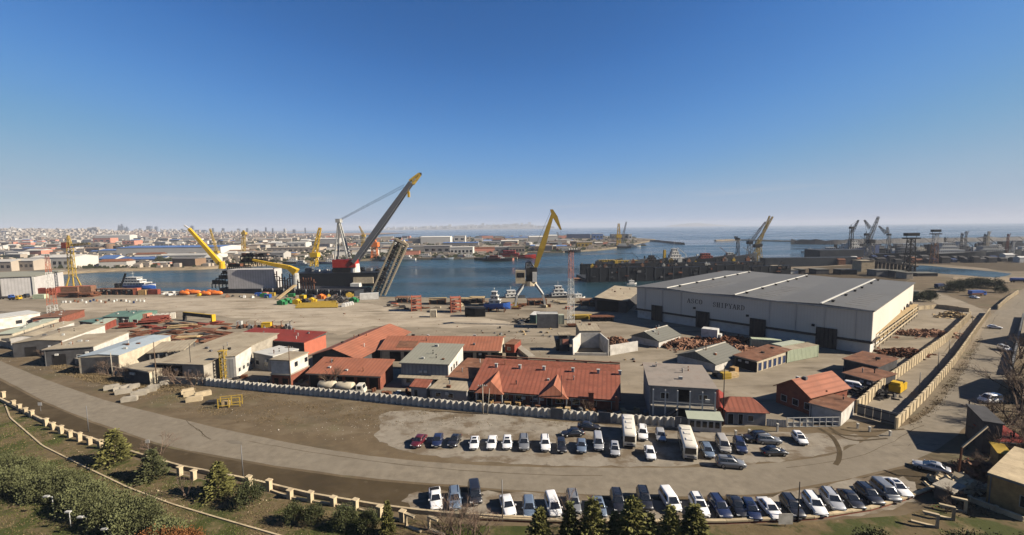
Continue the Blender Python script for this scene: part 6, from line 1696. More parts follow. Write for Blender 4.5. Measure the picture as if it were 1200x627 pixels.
# clutter by the barge, centre left
bright = [('blue', 303, 347, 'paint_blue'), ('salmon', 311, 346.5, 'paint_pink'), ('ochre', 302 + 17, 347, 'paint_ochre'), ('green', 309, 348, 'paint_green'), ('blue second', 314, 349, 'paint_blue'), ('dark green', 342, 348, 'paint_green'), ('yellow', 355, 350, 'paint_yellow'), ('black', 363, 349, 'steel_black')]
for k, (c_, x, y, m) in enumerate(bright):
    container(c_ + ' equipment box on the quay beside the grey barge', x, y, yr.uniform(-.3, .3), 3.2, 2, 2.0, m, 'equipment boxes beside the barge', 'equipment_box')
b0, b1 = G(325, 351), A(346, 334, G(346, 345).y)
mb = MB(); mb.bar((0, 0, .3), b1 - b0, 2.2, .3); o = mb.build('gangway', 'wood_pale'); o.location = b0
tag(o, 'long tan gangway leaning up to the grey barge', 'gangway')
for k in range(26):
    x = 268 + k * 6.6 + yr.uniform(-2, 2)
    if 318 < x < 330: continue
    mb = MB(); s = yr.uniform(.5, 1.2); mb.box(-s, s, -.6, .6, 0, s); mb.box(-s * .5, s * .4, -.5, .5, s, s * 1.6)
    put(mb, 'crate', yr.choice(['steel_grey', 'rust', 'paint_navy', 'steel_white', 'paint_teal', 'steel_dark', 'paint_ochre', 'rust_bright']), x, 347.5 + yr.uniform(-.5, 2), yr.uniform(0, 3), 'small crate among the gear on the quay by the barge', 'crate', 'crates on the barge quay')
for k in range(9):
    p0 = G(344 + k * 0.4, 361.5 - k * .85); L_ = 21
    mb = MB(); mb.tube((0, 0, .35), (L_, 0, .35), .35, .35, 8); o = mb.build('pipe', 'paint_ochre'); o.location = p0 + Vector((yr.uniform(0, 1.5), 0, .03)); o.rotation_euler.z = .03
    tag(o, 'long ochre pipe lying in the stack on the open yard', 'pipe', 'ochre pipes on the yard')
for k, (x, y, m, lab) in enumerate(((348, 356, 'paint_yellow', 'yellow winch machine behind the ochre pipes'), (358, 355.5, 'steel_dark', 'dark winch machine behind the ochre pipes'), (365, 354.5, 'paint_yellow', 'second yellow winch machine by the black reel'), (376, 350, 'paint_orange', 'orange machine near the cable heap'), (330, 357, 'paint_green', 'green hose reel left of the yellow winch'), (336, 355, 'paint_green', 'second green hose reel by the yellow winch'), (414, 354, 'paint_green', 'green machine at the white barge box'), (409, 348, 'paint_ochre', 'ochre machine right of the cable heap'))):
    mb = MB(); mb.tube((0, -1.3, 1.4), (0, 1.3, 1.4), 1.3, 1.3, 12); mb.box(-1.6, 1.6, -1.7, -1.35, 0, 2.2); mb.box(-1.6, 1.6, 1.35, 1.7, 0, 2.2); mb.box(1.5, 2.7, -1.2, 1.2, 0, 1.6)
    put(mb, 'winch_machine', m, x, y, yr.uniform(-.4, .4), lab, 'winch')
def torus_pile(n, R_, r, seed):
    rr_ = random.Random(seed); mb = MB()
    for k in range(n):
        c = Vector((rr_.gauss(0, 1.5), rr_.gauss(0, .9), .4 + abs(rr_.gauss(0, .9)))); tilt = Euler((rr_.uniform(-.8, .8), rr_.uniform(-.8, .8), 0)).to_matrix()
        pts = [c + tilt @ Vector((math.cos(a) * R_, math.sin(a) * R_, 0)) for a in [i * math.pi / 5 for i in range(10)]]
        for a, b in zip(pts, pts[1:] + pts[:1]):
            mb.tube(a, b, r, r, 4)
    return mb
for k, (x, y) in enumerate(((387, 353), (394, 351), (400, 355), (404, 352))):
    put(torus_pile(9, 1.2, .2, k), 'cable_heap', 'steel_grey' if k % 2 else 'steel_dark', x, y, 0, 'tangled heap of grey cable coils on the yard', 'cable heap', 'cable coils on the yard')
container('white box with two dark windows at the quay end', 433, 351, .28, 10, 2.6, 3.6, 'steel_white')
for k in range(4):
    mb = MB(); mb.box(-1, 1, -.8, .8, 0, 1.4); mb.box(-.6, .6, -.82, .82, 1.4, 1.8)
    put(mb, 'white_bin', 'steel_white', 403 + k * 3, 359.5 - k * .7, .2, 'white bin near the cable heaps', 'bin', 'white bins by the cable heaps')
# --- centre quay
frame_tower('red orange scaffold tower on the quay, left of two', 488, 364, 346.5, 4.5, 'paint_redorange')
frame_tower('red orange scaffold tower on the quay, right of two', 534, 365.5, 347.5, 4.5, 'paint_redorange')
for k, (x, y, L, lab) in enumerate(((513, 356, 8, 'trestle platform with tan deck between the two red towers'), (545, 356, 6, 'trestle platform right of the right red tower'), (559, 354.5, 7, 'long trestle platform left of the blue boat'), (629, 357, 9, 'orange decked platform under the portal crane'), (690, 357.5, 8, 'orange decked platform left of the boathouse'), (703, 357, 5, 'small orange decked platform beside the boathouse'), (718, 358, 6, 'orange decked platform touching the boathouse'), (472, 354, 6, 'low trestle platform at the left of the red towers'))):
    trestle(lab, x, y, L, 5, 2.6, 'rust', 'wood_pale' if k < 3 else 'rust_bright', yr.uniform(-.1, .1))
for k in range(46):
    x = 455 + k * 5.7 + yr.uniform(-2, 2); y = 356 + yr.uniform(-3, 9)
    mm = yr.choice(['rust', 'rust_bright', 'steel_dark', 'rust', 'paint_redorange', 'steel_beige', 'rust'])
    put(stack(yr.randint(2, 6), yr.uniform(2, 5), yr.uniform(1, 2.5), .25, .4, 200 + k), 'scrap_stack', mm, x, y, yr.uniform(-.6, .6), 'small rusty scrap stack on the central quay', 'scrap', 'scrap stacks on the central quay')
container('cream box standing open on the yard below the red towers', 508, 371.5, .05, 2.6, 2.4, 3.2, 'plaster_cream')
mb = MB(); mb.loft([[(x, -w, zb), (x, w, zb), (x, w * 1.1, zt), (x, -w * 1.1, zt)] for x, w, zb, zt in ((-4.6, 1.5, .4, 4.2), (0, 2.2, .1, 3.9), (4.6, 2.0, .1, 3.8))]); mb.box(-4, -3.7, -1.8, 1.8, 0, .5); mb.box(3.4, 3.7, -1.8, 1.8, 0, .5)
put(mb, 'hull_section', 'steel_black', 557, 370.5, .05, 'black hull section standing on the yard left of the blue boat', 'hull section')
# blue and white boat on its cradle
def hull(mb, L, W, z0, z1, sheer=.6, flare=1.12, nose=.32, n=9):
    rings = []
    for k in range(n):
        u = k / (n - 1); x = -L / 2 + L * u
        f = 1 if u < 1 - nose else max(.04, 1 - ((u - (1 - nose)) / nose) ** 1.7)
        f *= .88 + .12 * min(1, u * 5)
        w = W / 2 * f; zz = z1 + sheer * u * u
        rings.append([(x, -w * .5, z0), (x, -w * .92, z0 + (zz - z0) * .4), (x, -w * flare, zz), (x, w * flare, zz), (x, w * .92, z0 + (zz - z0) * .4), (x, w * .5, z0)])
    return mb.loft(rings[::-1])
def boat(label, pos, rz, L, W, hullm, housem, tiers=2, zoff=0.0, draft=.8, free=2.0, group=None, mast=True, name='boat', nose=.32, house=(-.25, .2), funnel=None, cat='boat', band=None, crane=None):
    t = thing(name, label, cat, pos, rz, group)
    mb = MB(); hull(mb, L, W, -draft + zoff, free + zoff, free * .45, 1.06, nose); mb.build('hull', hullm, t)
    mb = MB(); hull(mb, L * .97, W * .93, free + zoff - .05, free + zoff + .04, free * .45, 1.0, nose); mb.build('deck', 'steel_dark', t)
    if band:
        mb = MB(); hull(mb, L * 1.004, W * 1.06, free * .72 + zoff, free * .9 + zoff, free * .42, 1.0, nose); mb.build('hull_stripe', band, t)
    z = free + zoff + .05; x0, x1, ww = L * house[0], L * house[1], W * .4
    for k in range(tiers):
        h = max(1.8, L * .055)
        mb = MB(); mb.box(x0, x1, -ww, ww, z, z + h); mb.box(x0 - .2, x1 + .2, -ww - .2, ww + .2, z + h, z + h + .15); d = mb.build('deckhouse', housem, t)
        nw = max(2, int((x1 - x0) / 2.2))
        for s in (-1, 1):
            for j in range(nw):
                xa = x0 + (x1 - x0) * (j + .25) / nw
                mb = MB(); mb.box(xa, xa + (x1 - x0) / nw * .5, s * ww - .03, s * ww + .03, z + h * .4, z + h * .75); mb.build('window', 'glass_dark', d)
        mb = MB(); mb.box(x1 - .02, x1 + .04, -ww * .85, ww * .85, z + h * .45, z + h * .8); mb.build('window', 'glass_dark', d)
        z += h + .15; x0 += (x1 - x0) * .14; x1 -= (x1 - x0) * .22; ww *= .85
    if funnel:
        xf = L * house[0] - L * .05; mb = MB(); mb.loft([[(xf - .8 * q, -.7 * q, zz), (xf + .8 * q, -.7 * q, zz), (xf + .8 * q, .7 * q, zz), (xf - .8 * q, .7 * q, zz)] for zz, q in ((free + zoff, L * .035), (z - L * .02, L * .026))]); mb.build('funnel', funnel, t)
    if mast:
        mb = MB(); xm = (x0 + x1) / 2; mb.tube((xm, 0, z - .1), (xm, 0, z + L * .16), .12, .06, 6); mb.box(xm - .1, xm + .1, -1.1, 1.1, z + L * .10, z + L * .10 + .1); mb.build('mast', 'steel_white', t)
    if crane:
        mb = MB(); mb.tube((L * .28, 0, free + zoff), (L * .28, 0, free + zoff + L * .12), .35, .3, 8); mb.bar((L * .28, 0, free + zoff + L * .12), (L * .1, 0, free + zoff + L * .26), .35); mb.build('derrick', crane, t)
    return t
bb = boat('blue and white tug standing on a cradle ashore', G(583, 365), -.15, 12.5, 4.6, 'paint_blue', 'steel_white', 3, 1.9, .6, 1.9, house=(-.3, .12))
for x in (-4, 0, 3.6):
    mb = MB(); mb.box(x - .2, x + .2, -2.2, -1.7, 0, 2.2); mb.box(x - .2, x + .2, 1.7, 2.2, 0, 2.2); mb.build('cradle', 'rust', bb)
# containers near the centre mast
container('large grey container on a rusty base below the portal crane', 641.5, 383, -.02, 8.2, 5.0, 5.6, 'steel_grey', top='steel_pale')
container('white and green container left of the large grey one', 627, 377, 1.3, 8.0, 2.6, 3.6, 'paint_teal', top='steel_white')
container('small pale cabin between the grey container and the mast', 656, 379.5, 0, 3.2, 2.6, 3.8, 'roof_palegreen')
put(stack(4, 9, 1.6, .3, .2, 91), 'girder_pile', 'rust', 675, 383, .02, 'long rusty girders right of the centre mast', 'girders')
mb = MB(); hull(mb, 9, 2.6, .2, 2.0, .3, 1.05)
put(mb, 'barge_hull', 'paint_ochre', 681, 374.5, 0, 'small ochre hull lying right of the centre mast', 'hull')
t = trestle('row of dark cradles on the central yard edge', 705, 376, 9, 3, 1.8, 'steel_dark', 'rust', 0)
for k, (x, y) in enumerate(((605, 378), (611, 380), (617, 377))):
    mb = MB(); mb.bar((-2, 0, .2), (2, 0, 1.8), .35); mb.bar((2, .8, .2), (-1.5, .8, 1.5), .35); mb.box(-.8, .8, -.5, 1.2, 0, .7)
    put(mb, 'anchor_frame', 'steel_grey' if k % 2 else 'steel_dark', x, y, .3 * k, ('left', 'middle', 'right')[k] + ' tilted steel frame before the white and green container', 'frame')
for a_, b_ in (((585, 402), (596, 404)),):
    mb = MB(); mb.box(-6, 6, -3, 3, 0.0, .05)
t = thing('booth_stack', 'tall narrow booth with tan top left of the white pen', 'booth', G(661, 410), .05)
mb = MB(); mb.box(-1.6, 1.6, -1.4, 1.4, 0, 4.6); mb.build('body', 'wall_dark', t)
mb = MB(); mb.box(-2.0, 2.0, -1.8, 1.8, 5.2, 5.5); mb.build('roof', 'roof_beige', t)
for x in (-1.5, 1.5):
    for y in (-1.3, 1.3):
        mb = MB(); mb.box(x - .1, x + .1, y - .1, y + .1, 4.6, 5.2); mb.build('post', 'steel_dark', t)
mb = MB(); mb.box(-.7, 1.2, -1.45, -1.41, 2.2, 3.9); mb.build('panel', 'paint_pink', t)
mb = MB(); mb.box(-2.6, -1.7, -1.0, 1.2, 0, 3.4); mb.build('side_box', 'steel_dark', t)
p0, p1 = G(603, 405), G(623, 421)
mb = MB(); mb.bar((0, 0, .5), p1 - p0 + Vector((0, 0, .5)), 2.2, 1.0); o = mb.build('ramp', 'concrete'); o.location = p0
tag(o, 'narrow concrete ramp beside the dark red cabin', 'ramp')
# heap behind the pen
def heap(label, px_, py_, L, W, H, m, seed, n=160, name='scrap_heap'):
    r = random.Random(seed); mb = MB()
    for _ in range(n):
        x, y = r.gauss(0, L * .24), r.gauss(0, W * .24); z = max(0, H * (1 - (x / L * 2) ** 2 - (y / W * 2) ** 2)) * r.uniform(.6, 1)
        s = r.uniform(.3, 1.1); e = Euler((r.uniform(-.6, .6), r.uniform(-.6, .6), r.uniform(0, 3))).to_matrix()
        c = Vector((x, y, z)); hx, hy, hz = s, s * r.uniform(.15, .6), s * r.uniform(.08, .3)
        n0 = len(mb.v)
        mb.v += [tuple(c + e @ Vector((a * hx, b * hy, d * hz))) for d in (-1, 1) for a, b in ((-1, -1), (1, -1), (1, 1), (-1, 1))]
        mb.f += [tuple(n0 + q for q in f) for f in ((3, 2, 1, 0), (4, 5, 6, 7), (0, 1, 5, 4), (1, 2, 6, 5), (2, 3, 7, 6), (3, 0, 4, 7))]
    o = mb.build(name, m); o.location = G(px_, py_); return stuff(o, label, 'scrap heap')
heap('brown scrap heap sloping down behind the white pen', 722, 404, 10, 6, 2.6, 'rust_bright', 1)
heap('rust red scrap spread between the grey gabled huts', 800, 404, 22, 14, 1.6, 'rust_bright', 2, 420)
heap('rusty scrap spread beside the white box container', 845, 400, 26, 12, 1.5, 'rust', 3, 420)
heap('rust brown scrap around the larger grey hut', 862, 412, 18, 12, 1.6, 'rust_bright', 4, 360)
heap('dark scrap below the pale green containers', 885, 414, 14, 8, 1.3, 'rust', 5, 240)
heap('rusty scrap in the rack yard on the right', 1085, 392, 22, 10, 1.5, 'rust_bright', 6, 300)
heap('dark scrap along the sandy wall of the rack yard', 1060, 415, 16, 9, 1.5, 'rust', 7, 260)
heap('timber scrap at the far end of the rack yard', 1118, 371, 14, 8, 2.0, 'wood_pale', 8, 220)
heap('dark rubble in the shade behind the brick house', 1020, 462, 9, 6, 1.2, 'steel_dark', 9, 140)
container('white box container before the second hall door', 832, 399, -.6, 5.0, 3.4, 4.2, 'steel_white')
container('small white box attached to the white box container', 842, 399.5, -.6, 1.6, 2.6, 2.4, 'steel_white')
container('pale green container behind the scrap field', 897, 408, -.7 + .4, 8.5, 2.6, 3.0, 'paint_palegreen')
container('pale green container with weathered roof at the left of a pair', 926, 414, .42, 13, 3.2, 3.4, 'paint_palegreen', top='roof_palegreen')
container('long pale green container nearest the big hall door', 934, 420, .42, 14, 3.4, 3.6, 'paint_palegreen', top='roof_beige')
for k, (x, y, m) in enumerate(((845, 443, 'steel_grey'), (850, 443.5, 'paint_ochre'), (858, 442, 'wood_pale'), (860, 437, 'wood'), (840, 441, 'steel_dark'))):
    mb = MB(); s = .9 + .3 * (k % 3); mb.box(-s, s, -.8, .8, 0, 1.2 + .4 * (k % 2)); mb.box(-s - .1, s + .1, -.9, .9, .5, .62)
    put(mb, 'crate', m, x, y, .2 * k, ('grey', 'ochre', 'pale timber', 'brown timber', 'dark')[k] + ' crate beside the long scrap shed', 'crate')
t = thing('generator_unit', 'yellow generator unit standing in the lane between the walls', 'generator', G(1052, 458), .62)
mb = MB(); mb.box(-2.6, 2.6, -1.1, 1.1, .3, 1.9); mb.build('body', 'paint_yellow', t)
mb = MB(); mb.box(-2.2, -.2, -.9, .9, 1.9, 2.5); mb.build('cowl', 'paint_yellow', t)
mb = MB(); mb.box(.6, 2.2, -.8, .8, 1.9, 2.2); mb.build('exhaust_box', 'steel_dark', t)
for x in (-1.8, 1.8):
    mb = MB(); mb.box(x - .3, x + .3, -1.0, 1.0, 0, .3); mb.build('skid', 'steel_dark', t)
# concrete blocks and yellow frame on the verge
for k, (x, y, L) in enumerate(((131, 456, 3), (141, 457, 2.6), (148, 456, 2.2), (145, 461, 3.2), (158, 455, 2), (163, 463.5, 3), (168, 461, 2.4), (176, 459, 2.6), (180, 456, 2.4), (152, 470, 3.0), (193, 451, 2), (220, 461, 2.6), (228, 470, 3.2), (238, 464, 3.4), (222, 464, 2.2))):
    mb = MB(); mb.box(-L / 2, L / 2, -.6, .6, 0, 1.0); mb.box(-L / 2 + .2, L / 2 - .2, -.45, .45, 1.0, 1.12)
    put(mb, 'concrete_block', 'concrete_cream' if k > 10 else 'concrete', x, y, .55 + yr.uniform(-.2, .2), 'weathered concrete block dumped on the verge left of the fence', 'concrete block', 'concrete blocks on the verge')
t = thing('yellow_frame', 'yellow steel frame of bars standing on the verge by the fence end', 'frame', G(270, 476), .25)
for x in (-2.2, 0, 2.2):
    for y in (-.8, .8):
        mb = MB(); mb.box(x - .08, x + .08, y - .08, y + .08, 0, 2.2); mb.build('post', 'paint_ochre', t)
for z in (.5, 2.1):
    for y in (-.8, .8):
        mb = MB(); mb.box(-2.2, 2.2, y - .07, y + .07, z, z + .12); mb.build('bar', 'paint_ochre', t)
mb = MB(); mb.box(-1.6, -.1, -.5, .5, 0, 1.3); mb.build('crate', 'wood_pale', t)
put(stack(6, 3, 1.6, .12, .3, 95), 'dark_debris', 'steel_dark', 248, 473, .2, 'dark debris pile between the blocks and the yellow frame', 'debris')
# excavator-like black crane on the left quay
t = thing('quay_crane', 'small black mobile crane on the quay left of the ferry', 'crane', G(141, 343), 0)
mb = MB(); mb.box(-3, 3, -1.6, 1.6, .6, 3.4); mb.box(-2.2, .4, -1.4, 1.4, 3.4, 6.2); mb.build('body', 'steel_black', t)
mb = MB(); mb.bar((.5, 0, 3.5), (4.5, 0, 12.5), .8); mb.build('boom', 'steel_black', t)
mb = MB(); mb.box(-3.2, 3.2, -2, -1.2, 0, .9); mb.box(-3.2, 3.2, 1.2, 2, 0, .9); mb.build('track', 'steel_dark', t)
mb = MB(); mb.bar((4.5, 0, 12.5), (4.5, 0, 7), .08); mb.build('cable', 'steel_dark', t)
# ruined plot at the right edge
bld('ruin_house', 'roofless cream house with blotched flat slab at the bottom right', 'house', (1155, 590), (1215, 612), (1230, 570), 4.4, 'flat', 0, 'wood', 'concrete_cream', .1, main='x', ops=[('f', 3.2, 1.4, 1.7, 1.5, 'dark_opening', 'concrete', 'window')])  # brown wood colour stands for the shade on these walls
bld('ochre_kiosk', 'small kiosk with ochre roof among the ruins', 'kiosk', (1168, 557), (1183, 560), (1186, 551), 3.6, 'shed', .3, 'wood', 'paint_ochre', .2, main='x')
bld('red_roof_hut', 'hut with dark red roof at the right edge', 'hut', (1170, 536), (1204, 538), (1206, 524), 2.8, 'shed', .7, 'wall_dark', 'roof_maroon', .3, main='x')
bld('dark_hut', 'dark flat roofed hut left of the red roofed hut', 'hut', (1150, 531), (1172, 535), (1176, 516), 5.6, 'flat', 0, 'wall_dark', 'wall_dark', .2, main='x')
bld('ruin_shed', 'half collapsed shed with tan slab beside the barrier post', 'shed', (1094, 583), (1115, 592), (1117, 580), 1.8, 'flat', 0, 'wall_dark', 'concrete', .2, main='x')
heap('pile of broken masonry below the barrier post', 1124, 572, 7, 5, 1.6, 'concrete_cream', 20, 130, 'rubble_heap')
heap('rusty tin and timber heap among the ruins', 1145, 555, 6, 5, 1.8, 'rust_bright', 21, 120, 'rubble_heap')
panel_wall('low broken cream wall running to the roofless house', [(1136, 588), (1160, 597), (1200, 612)], 3.0, .7, 'concrete_cream')
panel_wall('rusty sheet fence along the right edge of the road', [(1184, 440), (1192, 405), (1199, 372)], 3.0, 1.8, 'steel_grey')

bld('roadside_house', 'two storey house cut off by the right edge beside the road', 'house', (1203, 470), (1232, 476), (1240, 450), 7.5, 'gx', 1.6, 'plaster_grey', 'roof_rust', .4, main='x', ops=row('f', 3, .8, 2.2, 1.2, 1.2, 1.3))
bld('roadside_house', 'flat roofed house at the right edge near the farthest road car', 'house', (1206, 402), (1236, 407), (1240, 388), 9.0, 'flat', 0, 'plaster_grey', 'roof_beige', .3, main='x', ops=row('f', 3, .8, 2.6, 1.2, 1.2, 1.3))

def track(label, pts, w=.35):
    P = curve([G(*p) for p in pts], 6); mb = MB()
    for i, p in enumerate(P):
        d = (P[min(i + 1, len(P) - 1)] - P[max(0, i - 1)]).normalized(); s = Vector((-d.y, d.x, 0)) * w
        mb.v += [tuple(p - s) + (), tuple(p + s)]
        if i: mb.f.append((2 * i - 2, 2 * i - 1, 2 * i + 1, 2 * i))
    mb.v = [(v[0], v[1], .043) for v in mb.v]
    return struct('tyre_track', mb.build('tyre_track', 'm_strip'))
track('', [(960, 502), (975, 512), (983, 526), (983, 538), (979, 545)], .38)
track('', [(972, 501), (985, 509), (1000, 511), (1030, 512)], .3)
track('', [(975, 506), (1000, 516), (1040, 514)], .22)
track('', [(985, 503), (1010, 506), (1060, 503)], .25)

# small gear lying between the buildings and along the inside of the fence
for k in range(70):
    x = 250 + k * 8.6; base = 446 + (x - 232) * .0875
    x += yr.uniform(-3, 3); y0 = base - yr.uniform(2.5, 9)
    if 556 < x < 725: y0 = base - yr.uniform(1.5, 3)
    if x > 838: continue
    mb = MB(); kind = k % 4
    if kind == 0: mb.box(-.7, .7, -.5, .5, 0, .8); mb.box(-.75, .75, -.55, .55, .8, .86)
    elif kind == 1:
        for j in range(4): mb.tube((-1.6, j * .25 - .4, .12 + .02 * j), (1.6, j * .25 - .4, .12), .1, .1, 6)
    elif kind == 2: mb.tube((0, 0, 0), (0, 0, .9), .32, .32, 10); mb.tube((.7, .1, 0), (.7, .1, .9), .32, .32, 10)
    else: mb.box(-.9, .9, -.4, .4, 0, .12); mb.box(-.9, .9, -.4, .4, .5, .6); mb.box(-.9, -.8, -.4, .4, .12, .5); mb.box(.8, .9, -.4, .4, .12, .5)
    put(mb, ('crate', 'pipe_bundle', 'drum_pair', 'pallet')[kind], yr.choice(['rust', 'steel_grey', 'wood_pale', 'steel_dark', 'rust_bright', 'steel_pale', 'wood']), x, y0, yr.uniform(0, 3), 'small ' + ('crate', 'bundle of pipes', 'pair of drums', 'pallet')[kind] + ' lying between the sheds behind the ribbed fence', ('crate', 'pipes', 'drums', 'pallet')[kind], 'small gear behind the fence')
for k in range(40):
    x = yr.uniform(560, 760); y0 = yr.uniform(383, 396) if x < 650 else yr.uniform(420, 436)
    if 566 < x < 650 and y0 > 420: continue
    mb = MB(); s = yr.uniform(.25, .7); mb.box(-s, s, -s * .5, s * .5, 0, s * .8); mb.box(-s * .5, s * .3, -s * .4, s * .3, s * .8, s * 1.1)
    put(mb, 'crate', yr.choice(['rust', 'steel_dark', 'wood_pale', 'steel_grey']), x, y0, yr.uniform(0, 3), 'small crate left on the open middle of the yard', 'crate', 'crates on the open yard')
# ================================================================ harbour: cranes, vessels, docks
def W(px_, py_):
    return G(px_, py_, ZW)
def rel(o, px_, py_, Y=None):
    """pixel at the depth of the thing o, relative to it"""
    return A(px_, py_, Y or o.y) - o
# ---------------------------------------------------------------- light masts
def mast(label, px_, py_, ytop, w0, w1, bands, top=True, dark=False):
    b = G(px_, py_); h = HT(b, px_, ytop)
    t = thing('lattice_mast', label, 'mast', b, .4)
    n = len(bands)
    for k, m in enumerate(bands):
        z0, z1 = h * k / n, h * (k + 1) / n - .05
        a0, a1 = w0 + (w1 - w0) * k / n, w0 + (w1 - w0) * (k + 1) / n
        mb = MB(); mb.lattice((0, 0, z0), (0, 0, z1), a0, a1, max(2, int((z1 - z0) / 2.0)), .08, .04); mb.build('section', m, t)
    if top:
        mb = MB(); mb.box(-w1 * 1.6, w1 * 1.6, -w1, w1, h, h + .2); p = mb.build('platform', 'steel_grey', t)
        for x in (-1.2, -.4, .4, 1.2):
            mb = MB(); mb.box(x * w1 - .25, x * w1 + .25, -w1 - .3, -w1 + .1, h + .25, h + .8); mb.build('floodlight', 'steel_pale', p)
    return t
mast('red and white lattice mast on the left of the yard', 62, 367, 299, 3.0, 1.0, ['steel_white', 'paint_redorange', 'paint_redorange', 'steel_white', 'steel_white', 'paint_redorange', 'mast_red'])
mast('tall red and white lattice mast at the centre of the yard', 669, 382, 293, 2.0, 1.4, ['steel_white', 'steel_white', 'steel_white', 'steel_white', 'steel_pale', 'mast_red', 'mast_red', 'mast_red'])
# ---------------------------------------------------------------- yellow tower crane on the left quay
b = G(87, 342); h = HT(b, 85, 276)
t = thing('tower_crane', 'yellow tower crane on the left quay before the white warehouses', 'crane', b)
for x in (-3.2, 3.2):
    for y in (-3.2, 3.2):
        mb = MB(); mb.bar((x, y, 0), (x * .4, y * .4, h * .26), .6); mb.build('portal_leg', 'paint_ochre', t)
mb = MB(); mb.lattice((0, 0, h * .25), (0, 0, h * .78), 2.6, 2.2, 10, .16, .09); mb.build('tower', 'paint_ochre', t)
mb = MB(); mb.lattice((0, 0, h * .80), (-.3, 0, h), 2.0, .6, 5, .14, .08); mb.build('apex', 'paint_ochre', t)
mb = MB(); mb.box(-4.4, -1.2, -1.3, 1.3, h * .78, h * .88); cb = mb.build('cab', 'rust_red', t)
mb = MB(); mb.box(-4.45, -4.3, -1, 1, h * .82, h * .87); mb.build('window', 'glass_dark', cb)
mb = MB(); mb.lattice((1, 0, h * .83), (17, -4, h * .86), 1.4, .9, 10, .11, .06); mb.build('jib', 'paint_ochre', t)
mb = MB(); mb.bar((-.3, 0, h), (15, -3.6, h * .875), .1); mb.bar((-.3, 0, h), (-4, 0, h * .88), .1); mb.build('tie', 'steel_dark', t)
# ---------------------------------------------------------------- portal crane
b = G(621, 358.5); Yc = b.y
t = thing('portal_crane', 'portal crane with yellow jib standing on four splayed grey legs', 'crane', b)
zt = HT(b, 621, 332)
for sx, sy in ((-1, -1), (1, -1), (-1, 1), (1, 1)):
    mb = MB(); k = Vector((sx * 6.4, sy * 4.6, zt * .55)); mb.bar((sx * 7.4, sy * 5.2, .9), k, .95); mb.bar(k, (sx * 2.6, sy * 2.2, zt), .95); lg = mb.build('portal_leg', 'steel_pale', t)
    mb = MB(); mb.box(sx * 7.4 - 1.4, sx * 7.4 + 1.4, sy * 5.2 - .5, sy * 5.2 + .5, 0, .95); mb.build('bogie', 'paint_ochre', lg)
mb = MB(); mb.tube((0, 0, zt - 1), (0, 0, zt + 1.2), 3.8, 3.4, 16); mb.build('slew_ring', 'steel_beige', t)
mb = MB(); mb.box(-1.8, 3.6, -2.4, 2.4, zt + 1.2, zt + 8); mb.build('machine_house', 'steel_dark', t)
q = rel(b, 612, 323); mb = MB(); mb.box(q.x - 3.4, q.x + 1.5, -3.2, 1.4, q.z - 3.6, q.z + 3.0); cb = mb.build('cab', 'steel_beige', t)
mb = MB(); mb.box(q.x - 2.8, q.x + 1.0, -3.25, -3.2, q.z - .6, q.z + 1.8); mb.build('window', 'glass_dark', cb)
q2 = rel(b, 619, 307); mb = MB(); mb.lattice((0, 0, zt + 8), (q2.x, 0, q2.z), 4.2, 2.0, 3, .3, .2); mb.build('a_frame', 'steel_grey', t)
r0, r1 = rel(b, 627.5, 313), rel(b, 648, 249); r0.y = r1.y = -1.0
mb = MB(); mb.loft([[(p.x - w, -1 - w * .8, p.z), (p.x + w, -1 - w * .8, p.z), (p.x + w, -1 + w * .8, p.z), (p.x - w, -1 + w * .8, p.z)] for p, w in ((r0, 1.0), (r0.lerp(r1, .35), 1.55), (r1, .75))]); mb.build('jib', 'paint_ochre', t)
r2 = rel(b, 657, 269.5); r3 = rel(b, 646, 246)
mb = MB(); mb.loft([[(p.x - w, -1 - .6, p.z + w * .3), (p.x + w, -1 - .6, p.z + w * .3), (p.x + w, -.4, p.z + w * .3), (p.x - w, -.4, p.z + w * .3)] for p, w in ((r3, .7), (r3.lerp(r2, .35), 1.3), (r2, .4))]); mb.build('fly_jib', 'paint_ochre', t)
mb = MB(); mb.bar((q2.x, 0, q2.z), (r3.x, -1, r3.z), .14); mb.bar((r2.x, -1, r2.z), (r2.x, -1, r2.z - 8), .08); mb.build('cable', 'steel_grey', t)
q4 = rel(b, 626, 321); mb = MB(); mb.box(q4.x - 1, q4.x + 1.2, -3.4, -2.4, zt + 1, q4.z + 1.2); mb.build('jib_foot', 'steel_white', t)
# ---------------------------------------------------------------- pipelay barge along the quay
b = W(352, 350); b.y += 6; b = Vector((b.x, b.y, ZW)); YB = b.y
t = thing('grey_barge', 'long dark barge moored at the quay carrying a grey box and two yellow cranes', 'barge', b, heading(G(245, 343), G(440, 348)))
inv = Matrix.Rotation(-t.rotation_euler.z, 3, 'Z')
def L_(px_, py_, dy=0.0):
    return inv @ (A(px_, py_, YB + dy) - b)
xl, xr = L_(248, 340).x, L_(432, 345).x
mb = MB(); mb.box(xl, xr, -7, 12, -1, 5.4); mb.build('hull', 'hull_grey', t)
mb = MB(); mb.box(xl + .2, xr - .2, -6.8, 11.8, 5.4, 5.55); mb.build('deck', 'steel_dark', t)
q0, q1 = L_(262, 333), L_(317, 316)
mb = MB(); wq = q1.x - q0.x; mb.box(-wq / 2, wq / 2, -5, 5, 5.56, q1.z); o = mb.build('deck_box', 'box_grey', t); o.location = ((q0.x + q1.x) / 2, -1, 0); o.rotation_euler.z = 0.2
for k in range(24):
    x = xl + 32 + (xr - xl - 36) * k / 23
    mb = MB(); mb.box(x - .25, x + .25, -7.4, -7.02, .5 + 1.0, 6.2); mb.build('fender', 'steel_pale' if k % 3 == 0 else 'steel_black', t)
